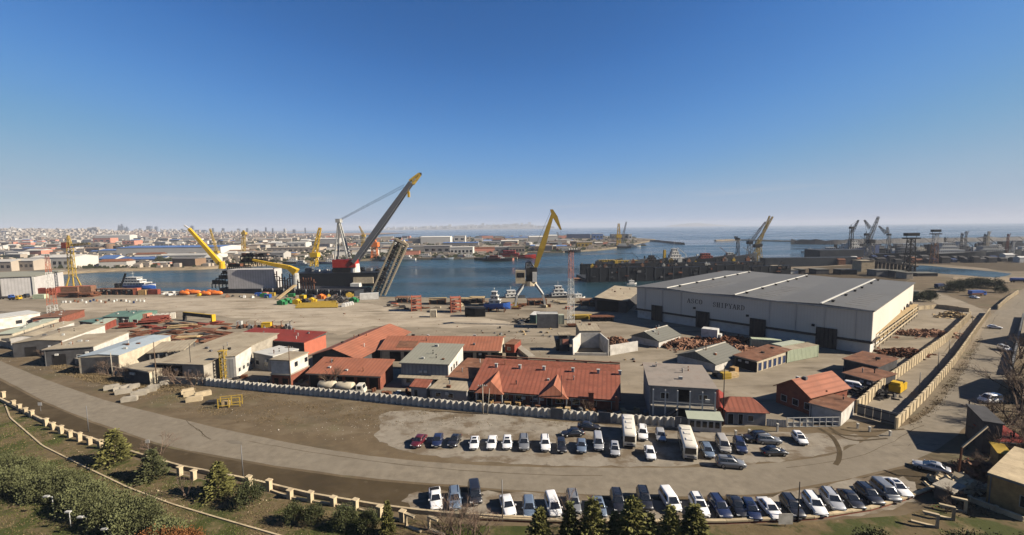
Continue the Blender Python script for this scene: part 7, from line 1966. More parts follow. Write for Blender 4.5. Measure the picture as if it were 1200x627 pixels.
# stern platform pile: dark stepped decks
for k, (xa, xb, ya, yb, yy0, yy1) in enumerate(((231, 262, 340, 334, -4, 10), (235, 262, 333.5, 328, -3, 10), (241, 263, 327.5, 322, -2, 10), (247, 264, 321.5, 314, 0, 10), (258, 296, 314, 308, 4, 14), (259, 295, 307, 301.5, 4, 14))):
    a, c = L_(xa, ya), L_(xb, yb)
    mb = MB()
    mb.box(a.x, c.x, yy0, yy1, c.z - .6, c.z)
    n = 6
    for j in range(n + 1):
        x = a.x + (c.x - a.x) * j / n
        for y in (yy0 + .3, yy1 - .3):
            mb.box(x - .2, x + .2, y - .2, y + .2, a.z - .3, c.z - .6)
    mb.build('platform_deck', 'steel_black', t)
    for j in range(12):
        s = random.uniform(.6, 1.9); x = random.uniform(a.x + 1, c.x - 1)
        mb = MB(); mb.box(x - s, x + s, yy0 + 1, yy0 + 4, c.z, c.z + s); mb.build('deck_gear', random.choice(['steel_black', 'steel_dark', 'rust', 'steel_dark']), t)
for k in range(16):                             # red-brown pipe racks behind the box
    x = L_(318 + k * 3.6, 330).x
    mb = MB(); hh = random.uniform(6, 13) if k < 9 else random.uniform(5, 8); mb.box(x - .25, x + .25, -2, -1.5, 5.56, 5.56 + hh); mb.box(x - 1.4, x + 1.4, -2.1, -1.4, 5.2 + hh * .7, 5.6 + hh * .7); mb.build('pipe_rack', 'rust', t)
def knuckle(parent, label, pts, ws, m, ped, pedm):
    mb = MB(); mb.tube(ped[0], ped[1], ped[2], ped[2] * .85, 12); p = mb.build('crane_pedestal', pedm, parent)
    if label: p['label'] = label
    mb = MB()
    for (a, c), (wa, wc) in zip(zip(pts, pts[1:]), zip(ws, ws[1:])):
        s, u = mb._frame(a, c)
        mb.loft([[q - s * w / 2 - u * w / 2, q + s * w / 2 - u * w / 2, q + s * w / 2 + u * w / 2, q - s * w / 2 + u * w / 2] for q, w in ((Vector(a), wa), (Vector(c), wc))])
    mb.build('crane_boom', m, p)
    return p
base = L_(260, 311, 4)
p = knuckle(t, 'yellow deck crane with boom raised to the left', [L_(258, 309, 4), L_(221.5, 268, 4)], [2.6, 1.6], 'paint_yellow', ((base.x, base.y, base.z - 2), (base.x, base.y, base.z + 2.5), 2.0), 'paint_yellow')
a, c = L_(221.5, 268, 4), L_(216, 264, 4); mb = MB(); mb.bar(a, c, .7); mb.build('boom_tip', 'steel_white', p)
pb = L_(347, 333)
p = knuckle(t, 'yellow knuckle crane arching down to the left', [L_(347.5, 319), L_(339, 313.5), L_(318, 309.5), L_(296, 304.5)], [4.2, 2.6, 1.9, 1.1], 'paint_yellow', ((pb.x, pb.y, 5.56), (pb.x, pb.y, L_(347, 320).z), 2.2), 'steel_pale')
# ---------------------------------------------------------------- crane ship with the great boom
b = W(405, 336); b = Vector((b.x, b.y + 8, ZW)); YS = b.y
t = thing('crane_ship', 'black crane vessel with red slewing house and huge grey boom', 'crane ship', b, 0)
def S_(px_, py_, dy=0.0):
    return A(px_, py_, YS + dy) - b
xl, xr = S_(351, 330).x, S_(446, 335).x
mb = MB(); mb.box(xl, xr, -6, 16, -1, S_(400, 319).z); mb.build('hull', 'hull_black', t)
zt = S_(400, 319).z
for k in range(9):
    x = xl + 4 + (xr - xl - 8) * k / 8; s = random.uniform(1.2, 2.6)
    mb = MB(); mb.box(x - s, x + s, 6, 11, zt, zt + s * 1.2); mb.build('deck_gear', random.choice(['steel_dark', 'steel_grey', 'hull_black', 'steel_white', 'rust']), t)
q0, q1 = S_(392.5, 318), S_(412, 303.5)
pc = S_(416, 322)
mb = MB(); mb.tube((pc.x, 0, zt - 4), (pc.x, 0, S_(416, 309).z), 4.2, 3.4, 16); mb.build('pedestal', 'steel_white', t)
mb = MB(); mb.box(q0.x, q1.x + 4, -4.5, 4.5, S_(400, 313).z, S_(400, 304).z); sh_ = mb.build('slewing_house', 'paint_red', t)
mb = MB(); mb.box(q0.x, q1.x, -4, 4, zt + .1, S_(400, 313).z - .05); mb.build('house_base', 'steel_black', t)
ap = S_(397, 259)
mb = MB()
for y in (-3.2, 3.2):
    mb.bar(S_(394, 304) + Vector((0, y, 0)), ap + Vector((0, y * .4, 0)), .9)
    mb.bar(S_(409, 303) + Vector((0, y, 0)), ap + Vector((0, y * .4, 0)), 1.1)
mb.bar(S_(394, 285) + Vector((0, -2, 0)), S_(394, 285) + Vector((0, 2, 0)), .6)
mb.build('a_frame', 'steel_pale', t)
mb = MB(); mb.box(ap.x - 1.6, ap.x + 1.8, -2.6, 2.6, ap.z - 1.2, ap.z + 1.6); mb.build('a_frame_head', 'steel_pale', t)
f0, f1 = S_(416, 307), S_(482, 214)
mb = MB()
for y0, y1 in ((-4.4, -2.0), (4.4, 2.0)):       # two box legs of the boom
    s, u = mb._frame(f0, f1)
    mb.loft([[q + Vector((0, yy, 0)) + d1 * w + d2 for d1, d2 in ((-u, Vector((0, -.9, 0))), (-u, Vector((0, .9, 0))), (u, Vector((0, .9, 0))), (u, Vector((0, -.9, 0))))] for q, yy, w in ((f0, y0, 1.4), (f0.lerp(f1, .5), (y0 + y1) / 2, 2.0), (f1, y1, 1.5))])
bo = mb.build('boom', 'steel_boom', t)
for k in range(11):
    q = f0.lerp(f1, (k + .5) / 11); y = 4.4 - 2.4 * (k + .5) / 11
    mb = MB(); mb.bar(q + Vector((0, -y + 1, 0)), q + Vector((0, y - 1, 0)), .7); mb.build('crossbeam', 'steel_grey', bo)
g0, g1 = S_(482, 214), S_(492, 204)
mb = MB(); mb.lattice(g0, g1, 3.6, 1.4, 3, .55, .4); mb.build('jib_tip', 'paint_ochre', bo)
mb = MB(); mb.box(g1.x - 1, g1.x + 1.2, -1, 1, g1.z - .8, g1.z + .9); mb.build('tip_sheave', 'steel_dark', bo)
hk = S_(479, 228); mb = MB(); mb.box(hk.x - .8, hk.x + .8, -.8, .8, hk.z - 2, hk.z + 2.2); mb.bar((hk.x, 0, hk.z + 2), (hk.x, 0, hk.z + 8), .25); mb.build('hook_block', 'paint_yellow', bo)
mb = MB(); cN = S_(474, 219)
for y in (-1.4, 1.4):
    for dz in (0, 1.6):
        mb.bar(ap + Vector((0, y, dz * .5)), cN + Vector((0, y, dz)), .13)
mb.build('stay_cable', 'steel_dark', t)
mb = MB(); w0 = S_(419, 340); mb.box(w0.x - 1, w0.x + 5.5, -12, -6, -1, S_(420, 330).z); mb.build('bow_block', 'steel_white', t)
mb = MB(); mb.box(S_(404, 1).x, S_(428, 1).x, -7, -6.02, S_(404, 331).z, S_(404, 324).z); mb.build('side_deck', 'steel_beige', t)
# stinger ramp standing on end beside the ship
b = W(444, 349); b.y += 3; YT = b.y
t = thing('stinger_ramp', 'tilted lattice stinger ramp of beige tubes rising over the water', 'ramp', Vector((b.x, b.y, ZW)))
b = Vector((b.x, b.y, ZW))
def T_(px_, py_, dy=0.0):
    return A(px_, py_, YT + dy) - b
for k, (p0, p1, m) in enumerate((((436, 338), (464, 279), 'steel_beige'), ((441, 340), (469, 279), 'steel_dark'), ((446, 342.5), (473, 282), 'steel_beige'), ((451, 342), (478, 286), 'steel_beige'))):
    for dy in (-3.0, 3.0):
        mb = MB(); mb.bar(T_(p0[0], p0[1] + 4, dy), T_(p1[0], p1[1], dy), .95); mb.build('chord', m, t)
for k in range(15):
    u = (k + .5) / 15
    a = T_(436 + 28 * u, 342 - 63 * u); c = T_(451 + 27 * u, 346 - 60 * u)
    mb = MB(); mb.bar(a + Vector((0, -3, 0)), c + Vector((0, -3, 0)), .45); mb.bar(a + Vector((0, 3, 0)), c + Vector((0, 3, 0)), .45); mb.bar(a + Vector((0, -3, 0)), a + Vector((0, 3, 0)), .45); mb.bar(c + Vector((0, -3, 0)), c + Vector((0, 3, 0)), .45)
    mb.build('rung_frame', 'steel_dark' if k % 2 else 'steel_black', t)
    if k < 14:
        u2 = (k + 1.5) / 15; d = T_(436 + 28 * u2, 342 - 63 * u2)
        mb = MB(); mb.bar(c + Vector((0, -3, 0)), d + Vector((0, -3, 0)), .35); mb.build('diagonal', 'steel_beige', t)
for k, u in enumerate((.2, .4, .6, .8, .95)):
    a = T_(440 + 28 * u, 342 - 63 * u); mb = MB(); mb.box(a.x - 1.6, a.x + 1.6, -2, 2, a.z, a.z + 2.2); mb.build('roller_box', 'steel_black', t)
a, c = T_(466, 280), T_(478, 286); mb = MB(); mb.bar(a + Vector((0, -3, 0)), c + Vector((0, -3, 0)), 1.4); mb.bar(T_(472, 282), T_(477, 290), 2.0); mb.build('head_frame', 'steel_beige', t)
# ---------------------------------------------------------------- ferry and quay boats
boat('white and blue ferry passing in the left basin', W(162, 338), -.08, 28, 8, 'paint_blue', 'steel_white', 3, 0, 1, 2.6, name='ferry', house=(-.46, .3), cat='ferry', band='steel_white')
boat('white workboat moored behind the blue tug', W(600, 353) + Vector((0, 6, 0)), .2, 16, 5, 'hull_grey', 'steel_white', 2, 0, 1, 1.6)
boat('white patrol boat moored behind the centre mast', W(657, 352) + Vector((0, 6, 0)), .1, 20, 5.5, 'hull_grey', 'steel_white', 3, 0, 1, 1.8)
boat('small white launch right of the centre mast', W(679, 352) + Vector((0, 5, 0)), .3, 9, 3.4, 'steel_white', 'steel_white', 1, 0, .6, 1.0)
boat('small grey tender left of the patrol boat', W(645, 352) + Vector((0, 5, 0)), 0, 9, 3, 'hull_grey', 'steel_pale', 1, 0, .6, 1.0)
boat('rusty pilot boat with white hull before the floating dock', W(706, 329.5), 0, 13, 4.4, 'steel_white', 'rust', 1, 0, .6, 1.2)
boat('small white sloop near the boathouse', W(740, 333), .2, 8, 2.6, 'steel_white', 'steel_white', 1, 0, .6, .8)
mb = MB(); mb.box(-4, 5, -3, 3, -.5, 1.2); mb.box(-4, 5, -3.2, 3.2, 1.2, 1.4); o = mb.build('pontoon', 'rust_bright'); o.location = W(678, 328)
tag(o, 'orange brown pontoon at the corner of the floating dock', 'pontoon')
# ---------------------------------------------------------------- floating dock behind the hall
b = W(688, 331); t = thing('floating_dock', 'long dark floating dock behind the hall with ships inside', 'dock', b, heading(W(688, 331), W(860, 327)))
Ld = 165
for nm, y0, y1, secs in (('near_wall', 0, 4, ((0, 52, 11), (52.3, 96, 10.2), (96.3, 130, 11.4), (130.3, Ld, 9.6))), ('far_wall', 34, 38, ((4, 70, 11), (70.3, Ld, 10.4)))):
    for xa, xb, z1 in secs:
        mb = MB(); mb.box(xa, xb, y0, y1, -1, z1); mb.build(nm, 'hull_black', t)
for k in range(26):                             # staging, lockers and hoses hung on the outside
    x = random.uniform(2, Ld - 4); z = random.uniform(2, 8.5); w_ = random.uniform(.6, 3.5)
    mb = MB(); mb.box(x, x + w_, -.9, -.03, z, z + random.uniform(.3, 1.6)); mb.build('side_staging', random.choice(['steel_dark', 'rust', 'steel_grey', 'hull_grey', 'steel_black']), t)
mb = MB(); mb.box(0, Ld, 4, 34, -1, 2.5); mb.build('pontoon_floor', 'hull_grey', t)
for k in range(34):
    x = 1 + k * (Ld - 2) / 33
    mb = MB(); mb.box(x - .12, x + .12, -.02, .2, 11.0, 12.3); mb.build('rail_post', 'steel_dark', t)
for z in (11.6, 12.25):
    mb = MB(); mb.box(0.5, Ld - .5, .02, .14, z, z + .1); mb.build('rail', 'steel_dark', t)
for k in range(64):
    x = random.uniform(3, Ld - 3); y = random.choice([1.5, 2.5, 35.5]); s = random.uniform(.4, 1.5)
    if y > 30: s *= 1.4
    mb = MB(); mb.box(x - s, x + s * .8, y - .8, y + .8, 11.0, 11 + s * 1.3); mb.box(x - s * .3, x + s * .3, y - .4, y + .4, 11 + s * 1.3, 11 + s * 2.0); mb.build('wall_gear', random.choice(['paint_ochre', 'steel_dark', 'rust', 'steel_grey', 'steel_black', 'steel_dark', 'rust_bright', 'steel_pale']), t)
for k in range(22):
    x = 3 + k * 7.2
    mb = MB(); mb.box(x - .3, x + .3, -.3, -.02, .5, 10.6); mb.build('wall_rib', 'hull_grey', t)
def ship_px(label, px_, py_, L, rz, hm, hs, tiers, house, free=4.0, z=0.0, **kw):
    return boat(label, W(px_, py_) + Vector((0, 0, z)), rz, L, L * .17, hm, hs, tiers, 0, 1, free, house=house, name=kw.pop('name', 'ship'), cat='ship', **kw)
dr = heading(W(688, 331), W(860, 327))
ship_px('white bridged dark ship docked inside the floating dock', 787, 320, 46, dr, 'hull_black', 'steel_white', 4, (-.1, .22), 8.0, 3.0, funnel='paint_ochre', crane='steel_white')
ship_px('dark tug docked at the left of the white bridged ship', 765, 321, 22, dr, 'hull_black', 'steel_dark', 3, (-.3, .2), 7.6, 3.0, funnel='steel_black', crane='steel_dark')
ship_px('grey work ship with ochre house inside the floating dock', 735, 322, 34, dr, 'hull_grey', 'paint_ochre', 1, (-.35, .3), 7.6, 3.0, crane='steel_dark')
ship_px('grey barge with ochre deckhouse behind the dock wall near its left end', 714, 321, 24, dr, 'hull_grey', 'paint_ochre', 1, (-.4, .2), 7.6, 3.0)
ship_px('dark ship with rust red house right of the white bridged ship', 838, 316, 40, dr, 'hull_black', 'rust_red', 2, (-.4, -.1), 8.0, 3.0, funnel='steel_white', crane='rust')
ship_px('grey ship hull under the yellow dock cranes', 866, 314, 36, dr, 'hull_grey', 'steel_pale', 2, (-.4, -.15), 8.0, 3.0, crane='steel_grey')
# dock cranes
def dock_crane(label, px_, py_, jib, m='paint_ochre', tw=3.2, Y=None, z=0, cabm='steel_dark', legs=True, ytop=None, group=None, s=1.0):
    b = W(px_, py_); b.z = 0
    t = thing('dock_crane', label, 'crane', b, 0, group)
    hz_ = HT(b, px_, ytop)
    mb = MB(); mb.lattice((0, 0, 0), (0, 0, hz_), tw * 1.6, tw, 4, .2 * s, .12 * s); mb.build('tower', m, t)
    mb = MB(); mb.box(-tw * .9, tw * .7, -tw * .7, tw * .7, hz_, hz_ + tw); mb.build('machine_house', cabm, t)
    for (xa, ya), (xb, yb) in jib:
        a, c = A(xa, ya, b.y) - b, A(xb, yb, b.y) - b
        mb = MB(); mb.lattice(a, c, 2.6 * s, 1.0 * s, 7, .15 * s, .09 * s); mb.build('jib', m, t)
    a = A(jib[0][1][0], jib[0][1][1], b.y) - b
    mb = MB(); mb.bar((-tw * .4, 0, hz_ + tw * 1.9), a, .14 * s); mb.bar((-tw * .4, 0, hz_ + tw), (-tw * .4, 0, hz_ + tw * 2), .5 * s); mb.build('stay', 'steel_dark', t)
    return t
dock_crane('yellow dock crane with raised jib, nearer of the pair', 886, 313, [((885, 289), (905.5, 254))], ytop=290)
dock_crane('yellow dock crane with raised jib, right behind its twin', 889, 310, [((889, 287), (902, 253))], ytop=289)
dock_crane('grey lattice dock crane left of the yellow pair', 878, 309, [((879, 285), (897, 260))], 'steel_grey', ytop=286)
dock_crane('short dark derrick tower at the left of the dock cranes', 864, 309, [((864, 281), (861, 277))], 'steel_grey', 2.0, ytop=281)
# ---------------------------------------------------------------- grey dock walls and yard right behind the hall
def box_px(name, label, cat, px0, px1, pyb, pyt, depth, m, parts=(), group=None, z=None, roofm=None, rise=0.0):
    zz = 0.0 if z is None else z
    a, c = G(px0, pyb, zz), G(px1, pyb, zz)
    a.y = c.y = (a.y + c.y) / 2
    F = Frame(a, c, c + Vector((0, depth, 0)), 'x')
    t = thing(name, label, cat, F.o, F.rz, group)
    h = HT((a + c) / 2, (px0 + px1) / 2, pyt) - 0
    wall_mesh('gx' if rise else 'flat', F.w, F.d, h, rise).build('wall', m, t)
    if roofm:
        roof_mesh('gx' if rise else 'flat', F.w, F.d, h, rise, .3, .3).build('roof', roofm, t)
    return t, F, h
box_px('dock_wall', 'long dark blue grey dock wall behind the roof of the hall', 'dock', 893, 1012, 313.5, 302, 10, 'hull_grey', z=ZW)
box_px('dock_block', 'dark square dock block at the water edge', 'dock', 958, 1014, 309.5, 293, 25, 'hull_grey', z=ZW)
t, F, h = box_px('lit_store', 'small store with bright tan end behind the hall roof', 'building', 1008.5, 1025, 318.5, 306, 10, 'concrete_cream', roofm='roof_beige')
t, F, h = box_px('tan_store', 'tiny tan store on the skyline of the hall roof', 'building', 906, 916, 322, 312, 6, 'concrete_cream', roofm='roof_beige')
for k, (xa, xb, yb, yt, m) in enumerate(((920, 936, 321, 317, 'steel_white'), (938, 944, 321, 316, 'steel_dark'), (956, 972, 321.5, 316, 'wall_dark'), (985, 1005, 322, 316.5, 'steel_dark'), (1026, 1046, 324, 317, 'steel_grey'), (1048, 1062, 325, 318, 'wall_dark'), (1062, 1070, 327, 320, 'concrete'), (1074, 1100, 324, 320.5, 'steel_dark'), (1066, 1076, 352, 342, 'paint_teal'))):
    box_px('low_shed', ('white', 'black', 'dark', 'long dark', 'grey', 'charcoal', 'pale', 'flat dark', 'teal')[k] + ' low shed in the strip just beyond the hall roof', 'shed', xa, xb, yb, yt, 9, m, roofm='roof_grey')
b = G(1040, 318)
t = thing('dark_conveyor', 'dark trestle bridge sloping beyond the hall corner', 'bridge', b)
for k in range(12):
    x = (k - 4) * 3.2; mb = MB(); mb.box(x - .4, x + .4, -1, 1, 0, 9 - abs(k) * .45); mb.build('pier', 'steel_dark', t)
mb = MB(); mb.bar((-14, 0, 9.5), (24, 0, 4.0), 3, 1.2); mb.build('span', 'steel_dark', t)
ship_px('blue hulled ship with white bridge in the right hand yard', 1000, 304, 62, .05, 'paint_navy', 'steel_white', 3, (-.15, .1), 12, 0, mast=True, crane='steel_grey')
dock_crane('tall grey dock crane with steep jib in the right hand yard', 1019, 308, [((1016, 287), (1029.5, 254))], 'steel_grey', 4.0, ytop=285, s=1.4)
dock_crane('grey crane with jib leaning left beside the tall one', 1014, 307, [((1020, 268), (1013, 258))], 'steel_grey', 2.4, ytop=276)
dock_crane('grey derrick mast of the blue hulled ship', 996, 305, [((999, 271), (1006, 258))], 'steel_dark', 2.4, ytop=268)
dock_crane('dark jib crane on the skyline right of the tall crane', 1040, 304, [((1039, 274), (1030, 265)), ((1040, 273), (1040, 266))], 'steel_grey', 2.2, ytop=276)
def flood(label, px_, yb, yt, w, m0, m1, cage=True):
    b = G(px_, yb); h = HT(b, px_, yt)
    t = thing('light_tower', label, 'tower', b)
    mb = MB(); mb.lattice((0, 0, 0), (0, 0, h * .6), w, w * .7, 6, .22, .13); mb.build('lower_section', m0, t)
    mb = MB(); mb.lattice((0, 0, h * .6), (0, 0, h * .86), w * .7, w * .6, 4, .22, .13); mb.build('upper_section', m1, t)
    mb = MB(); mb.box(-w * .9, w * .9, -w * .5, w * .5, h * .86, h * .89); mb.box(-w * .8, w * .8, -w * .4, w * .4, h * .93, h); mb.bar((-w * .7, 0, h * .88), (-w * .7, 0, h * .94), .2); mb.bar((w * .7, 0, h * .88), (w * .7, 0, h * .94), .2); mb.build('lamp_platform', 'steel_black', t)
flood('dark floodlight tower with wide platform behind the hall corner', 1065, 322, 273, 5.5, 'steel_black', 'steel_dark')
flood('red and white tower with dark cage on the right skyline', 1094, 309, 269, 4.5, 'rust_bright', 'steel_white')
for k, (x, y, L, hm, hs, lab) in enumerate(((1055, 304, 60, 'hull_black', 'steel_grey', 'dark ship with grey bridge left of the red and white tower'), (1118, 304, 70, 'hull_black', 'steel_white', 'long dark ship with white cabins right of the red and white tower'), (1150, 303, 66, 'hull_grey', 'steel_pale', 'grey naval looking ship with stepped decks'), (1172, 302, 50, 'hull_black', 'steel_white', 'dark ship with a white wheelhouse near the right edge'), (1196, 301, 46, 'hull_grey', 'steel_white', 'grey ship with tall white funnel at the right edge'), (1082, 303.5, 40, 'paint_navy', 'concrete_pale', 'navy hulled ship behind the red and white tower'))):
    ship_px(lab, x, y, L, .02 * k - .05, hm, hs, 2 + k % 2, (-.35, .1) if k % 2 else (-.1, .3), 7, 0, funnel='steel_dark' if k % 2 else 'steel_white', crane='steel_dark' if k != 3 else None)
for k in range(18):
    x = 975 + k * 12.5; hm, hs = random.choice([('hull_black', 'steel_dark'), ('hull_black', 'steel_dark'), ('hull_black', 'steel_white'), ('hull_black', 'steel_grey')])
    ship_px('dark laid up ship in the crowded right hand basin', x, 301.5 - k * .15 - 3.0 * (k % 3) / 2, random.uniform(42, 66), random.uniform(-.12, .12) + (3.14 if k % 3 == 0 else 0), hm, hs, 2 + k % 2, random.choice([(-.4, -.05), (-.1, .25)]), random.uniform(5, 8), 0, funnel='steel_dark', crane=random.choice(['steel_dark', 'steel_grey']), group='laid up ships on the right')
for k, (x, yt) in enumerate(((1106, 278), (1125, 273), (1130, 271), (1152, 274), (1156, 271), (1179, 274), (1186, 283))):
    b = W(x, 303); h = HT(b, x, yt); mb = MB(); mb.lattice((0, 0, 0), (0, 0, h), 2.2, 1.0, 8, .16, .1); mb.bar((0, 0, h * .75), (3, 0, h * 1.02), .35)
    o = mb.build('derrick_mast', ('steel_dark', 'steel_dark', 'steel_grey', 'steel_dark', 'steel_beige', 'rust_red', 'steel_white')[k]); o.location = b
    tag(o, ('thin dark derrick right of the red and white tower', 'left of two slanting dark derricks', 'right of two slanting dark derricks', 'dark derrick above the grey ship', 'beige derrick above the grey ship', 'red derrick near the right skyline', 'white signal mast at the right edge')[k], 'derrick')
for k in range(40):
    x = 985 + k * 5.4 + random.uniform(-2, 2); yb = 305.5 - (x - 985) * .012 + random.uniform(-.8, 3)
    mb = MB(); s = random.uniform(2, 5); hh = random.uniform(2, 6); mb.box(-s, s, -3, 3, 0, hh); mb.loft([[(xx, -3.2, hh), (xx, 3.2, hh), (xx, 0, hh + 1.4)] for xx in (-s - .2, s + .2)])
    o = mb.build('quay_shed', random.choice(['steel_dark', 'wall_dark', 'steel_dark', 'steel_white', 'rust', 'wall_dark', 'paint_navy', 'wall_dark'])); o.location = G(x, yb + 2)
    tag(o, 'small shed on the crowded right hand quay', 'shed', 'sheds on the right hand quay')
# ---------------------------------------------------------------- vessels on the far side of the basin
fr = random.Random(9)
far_ships = [(472, 305, 24, 'steel_white', 'steel_white', 'white ship moored right behind the stinger ramp'), (452, 306, 16, 'hull_black', 'steel_white', 'small black boat left of the stinger head'), (502, 303.5, 26, 'paint_navy', 'steel_white', 'navy boat moored at the far quay left of the yellow one'), (520, 304, 20, 'roof_blue', 'steel_white', 'pale blue boat at the far quay'), (538, 303.5, 22, 'paint_yellow', 'steel_white', 'yellow boat at the far quay before the white front building'), (553, 303.5, 20, 'concrete_pale', 'steel_white', 'cream boat at the far quay'), (570, 305, 22, 'hull_black', 'steel_white', 'black and white tug at the right end of the far quay'), (583, 306, 26, 'hull_black', 'rust_red', 'black tug with red house left of the red ship'), (603, 303, 40, 'paint_red', 'paint_red', 'bright red supply ship at the end of the far quay'), (588, 305.5, 22, 'paint_pink', 'steel_white', 'salmon hulled boat before the red ship'), (665, 296, 44, 'hull_black', 'steel_pale', 'grey naval ship at the tip of the harbour land'), (648, 294.5, 30, 'hull_grey', 'steel_grey', 'grey patrol ship left of the naval ship'), (726, 290.5, 44, 'hull_black', 'steel_white', 'black ship with tall yellow derrick near the jetty'), (742, 289.5, 30, 'steel_white', 'steel_pale', 'white ship right of the black derrick ship'), (752, 288, 18, 'paint_ochre', 'steel_white', 'small ochre boat near the end of the jetty'), (947, 296, 20, 'steel_white', 'steel_white', 'white motor yacht on the open water right of the cranes'), (340, 309, 30, 'hull_black', 'steel_white', 'ship behind the grey box of the barge'), (356, 311, 26, 'steel_white', 'steel_white', 'white ship left of the tall yellow floating crane'), (385, 309, 28, 'paint_navy', 'steel_white', 'navy ship right of the tall yellow floating crane'), (240, 312, 24, 'steel_white', 'steel_white', 'white launch at the far bank left of the barge')]
for x, y, L, hm, hs, lab in far_ships:
    L *= 1.45 if 460 < x < 620 else 1.0
    ship_px(lab, x, y, L, fr.uniform(-.15, .15) + (3.14 if fr.random() < .4 else 0), hm, hs, 2, (-.32, .1), max(1.6, L * .07), 0, funnel=fr.choice([None, 'rust_red', 'steel_dark']))
def far_crane(label, px_, yb, pts, m, w=2.4, Y=None, legw=None):
    b = W(px_, yb); b.z = 0
    t = thing('harbour_crane', label, 'crane', b)
    P_ = [A(x, y, b.y) - b for x, y in pts]
    mb = MB(); mb.lattice((0, 0, 0), P_[0], legw or w * 1.5, w, 5, w * .09, w * .05); mb.build('tower', m, t)
    for a, c in zip(P_, P_[1:]):
        mb = MB(); mb.lattice(a, c, w, w * .5, 5, w * .08, w * .045); mb.build('jib', m, t)
    mb = MB(); q = P_[0]; mb.box(q.x - w, q.x + w, -w, w, q.z - w * 1.2, q.z); mb.build('cab', m, t)
    return t
far_crane('tall yellow floating crane beyond the barge', 368, 315, [(369, 296), (375, 267)], 'paint_yellow', 4.0, legw=6)
far_crane('orange harbour crane left of the stinger ramp', 439, 305, [(439, 284), (437, 279)], 'paint_orange', 5.0)
far_crane('distant tan crane seen left of the great boom', 424, 303, [(426, 275), (421, 265)], 'paint_ochre', 2.4)
far_crane('slender yellow crane by the far bank right of the left boom', 252, 309, [(254, 294), (246, 268)], 'paint_ochre', 2.4)
far_crane('thin yellow tower crane above the far warehouses', 285, 303, [(286, 272), (285, 270)], 'paint_ochre', 3.0)
far_crane('tall yellow derrick of the black ship near the jetty', 725, 290, [(725, 275), (725, 262)], 'paint_yellow', 5.0)
far_crane('grey slanting crane right of the yellow derrick', 729, 289.5, [(730, 277), (734, 260)], 'steel_grey', 3.0)
far_crane('grey lattice derrick at the tip of the harbour land', 655, 294, [(656, 285), (653, 272)], 'steel_pale', 3.5)
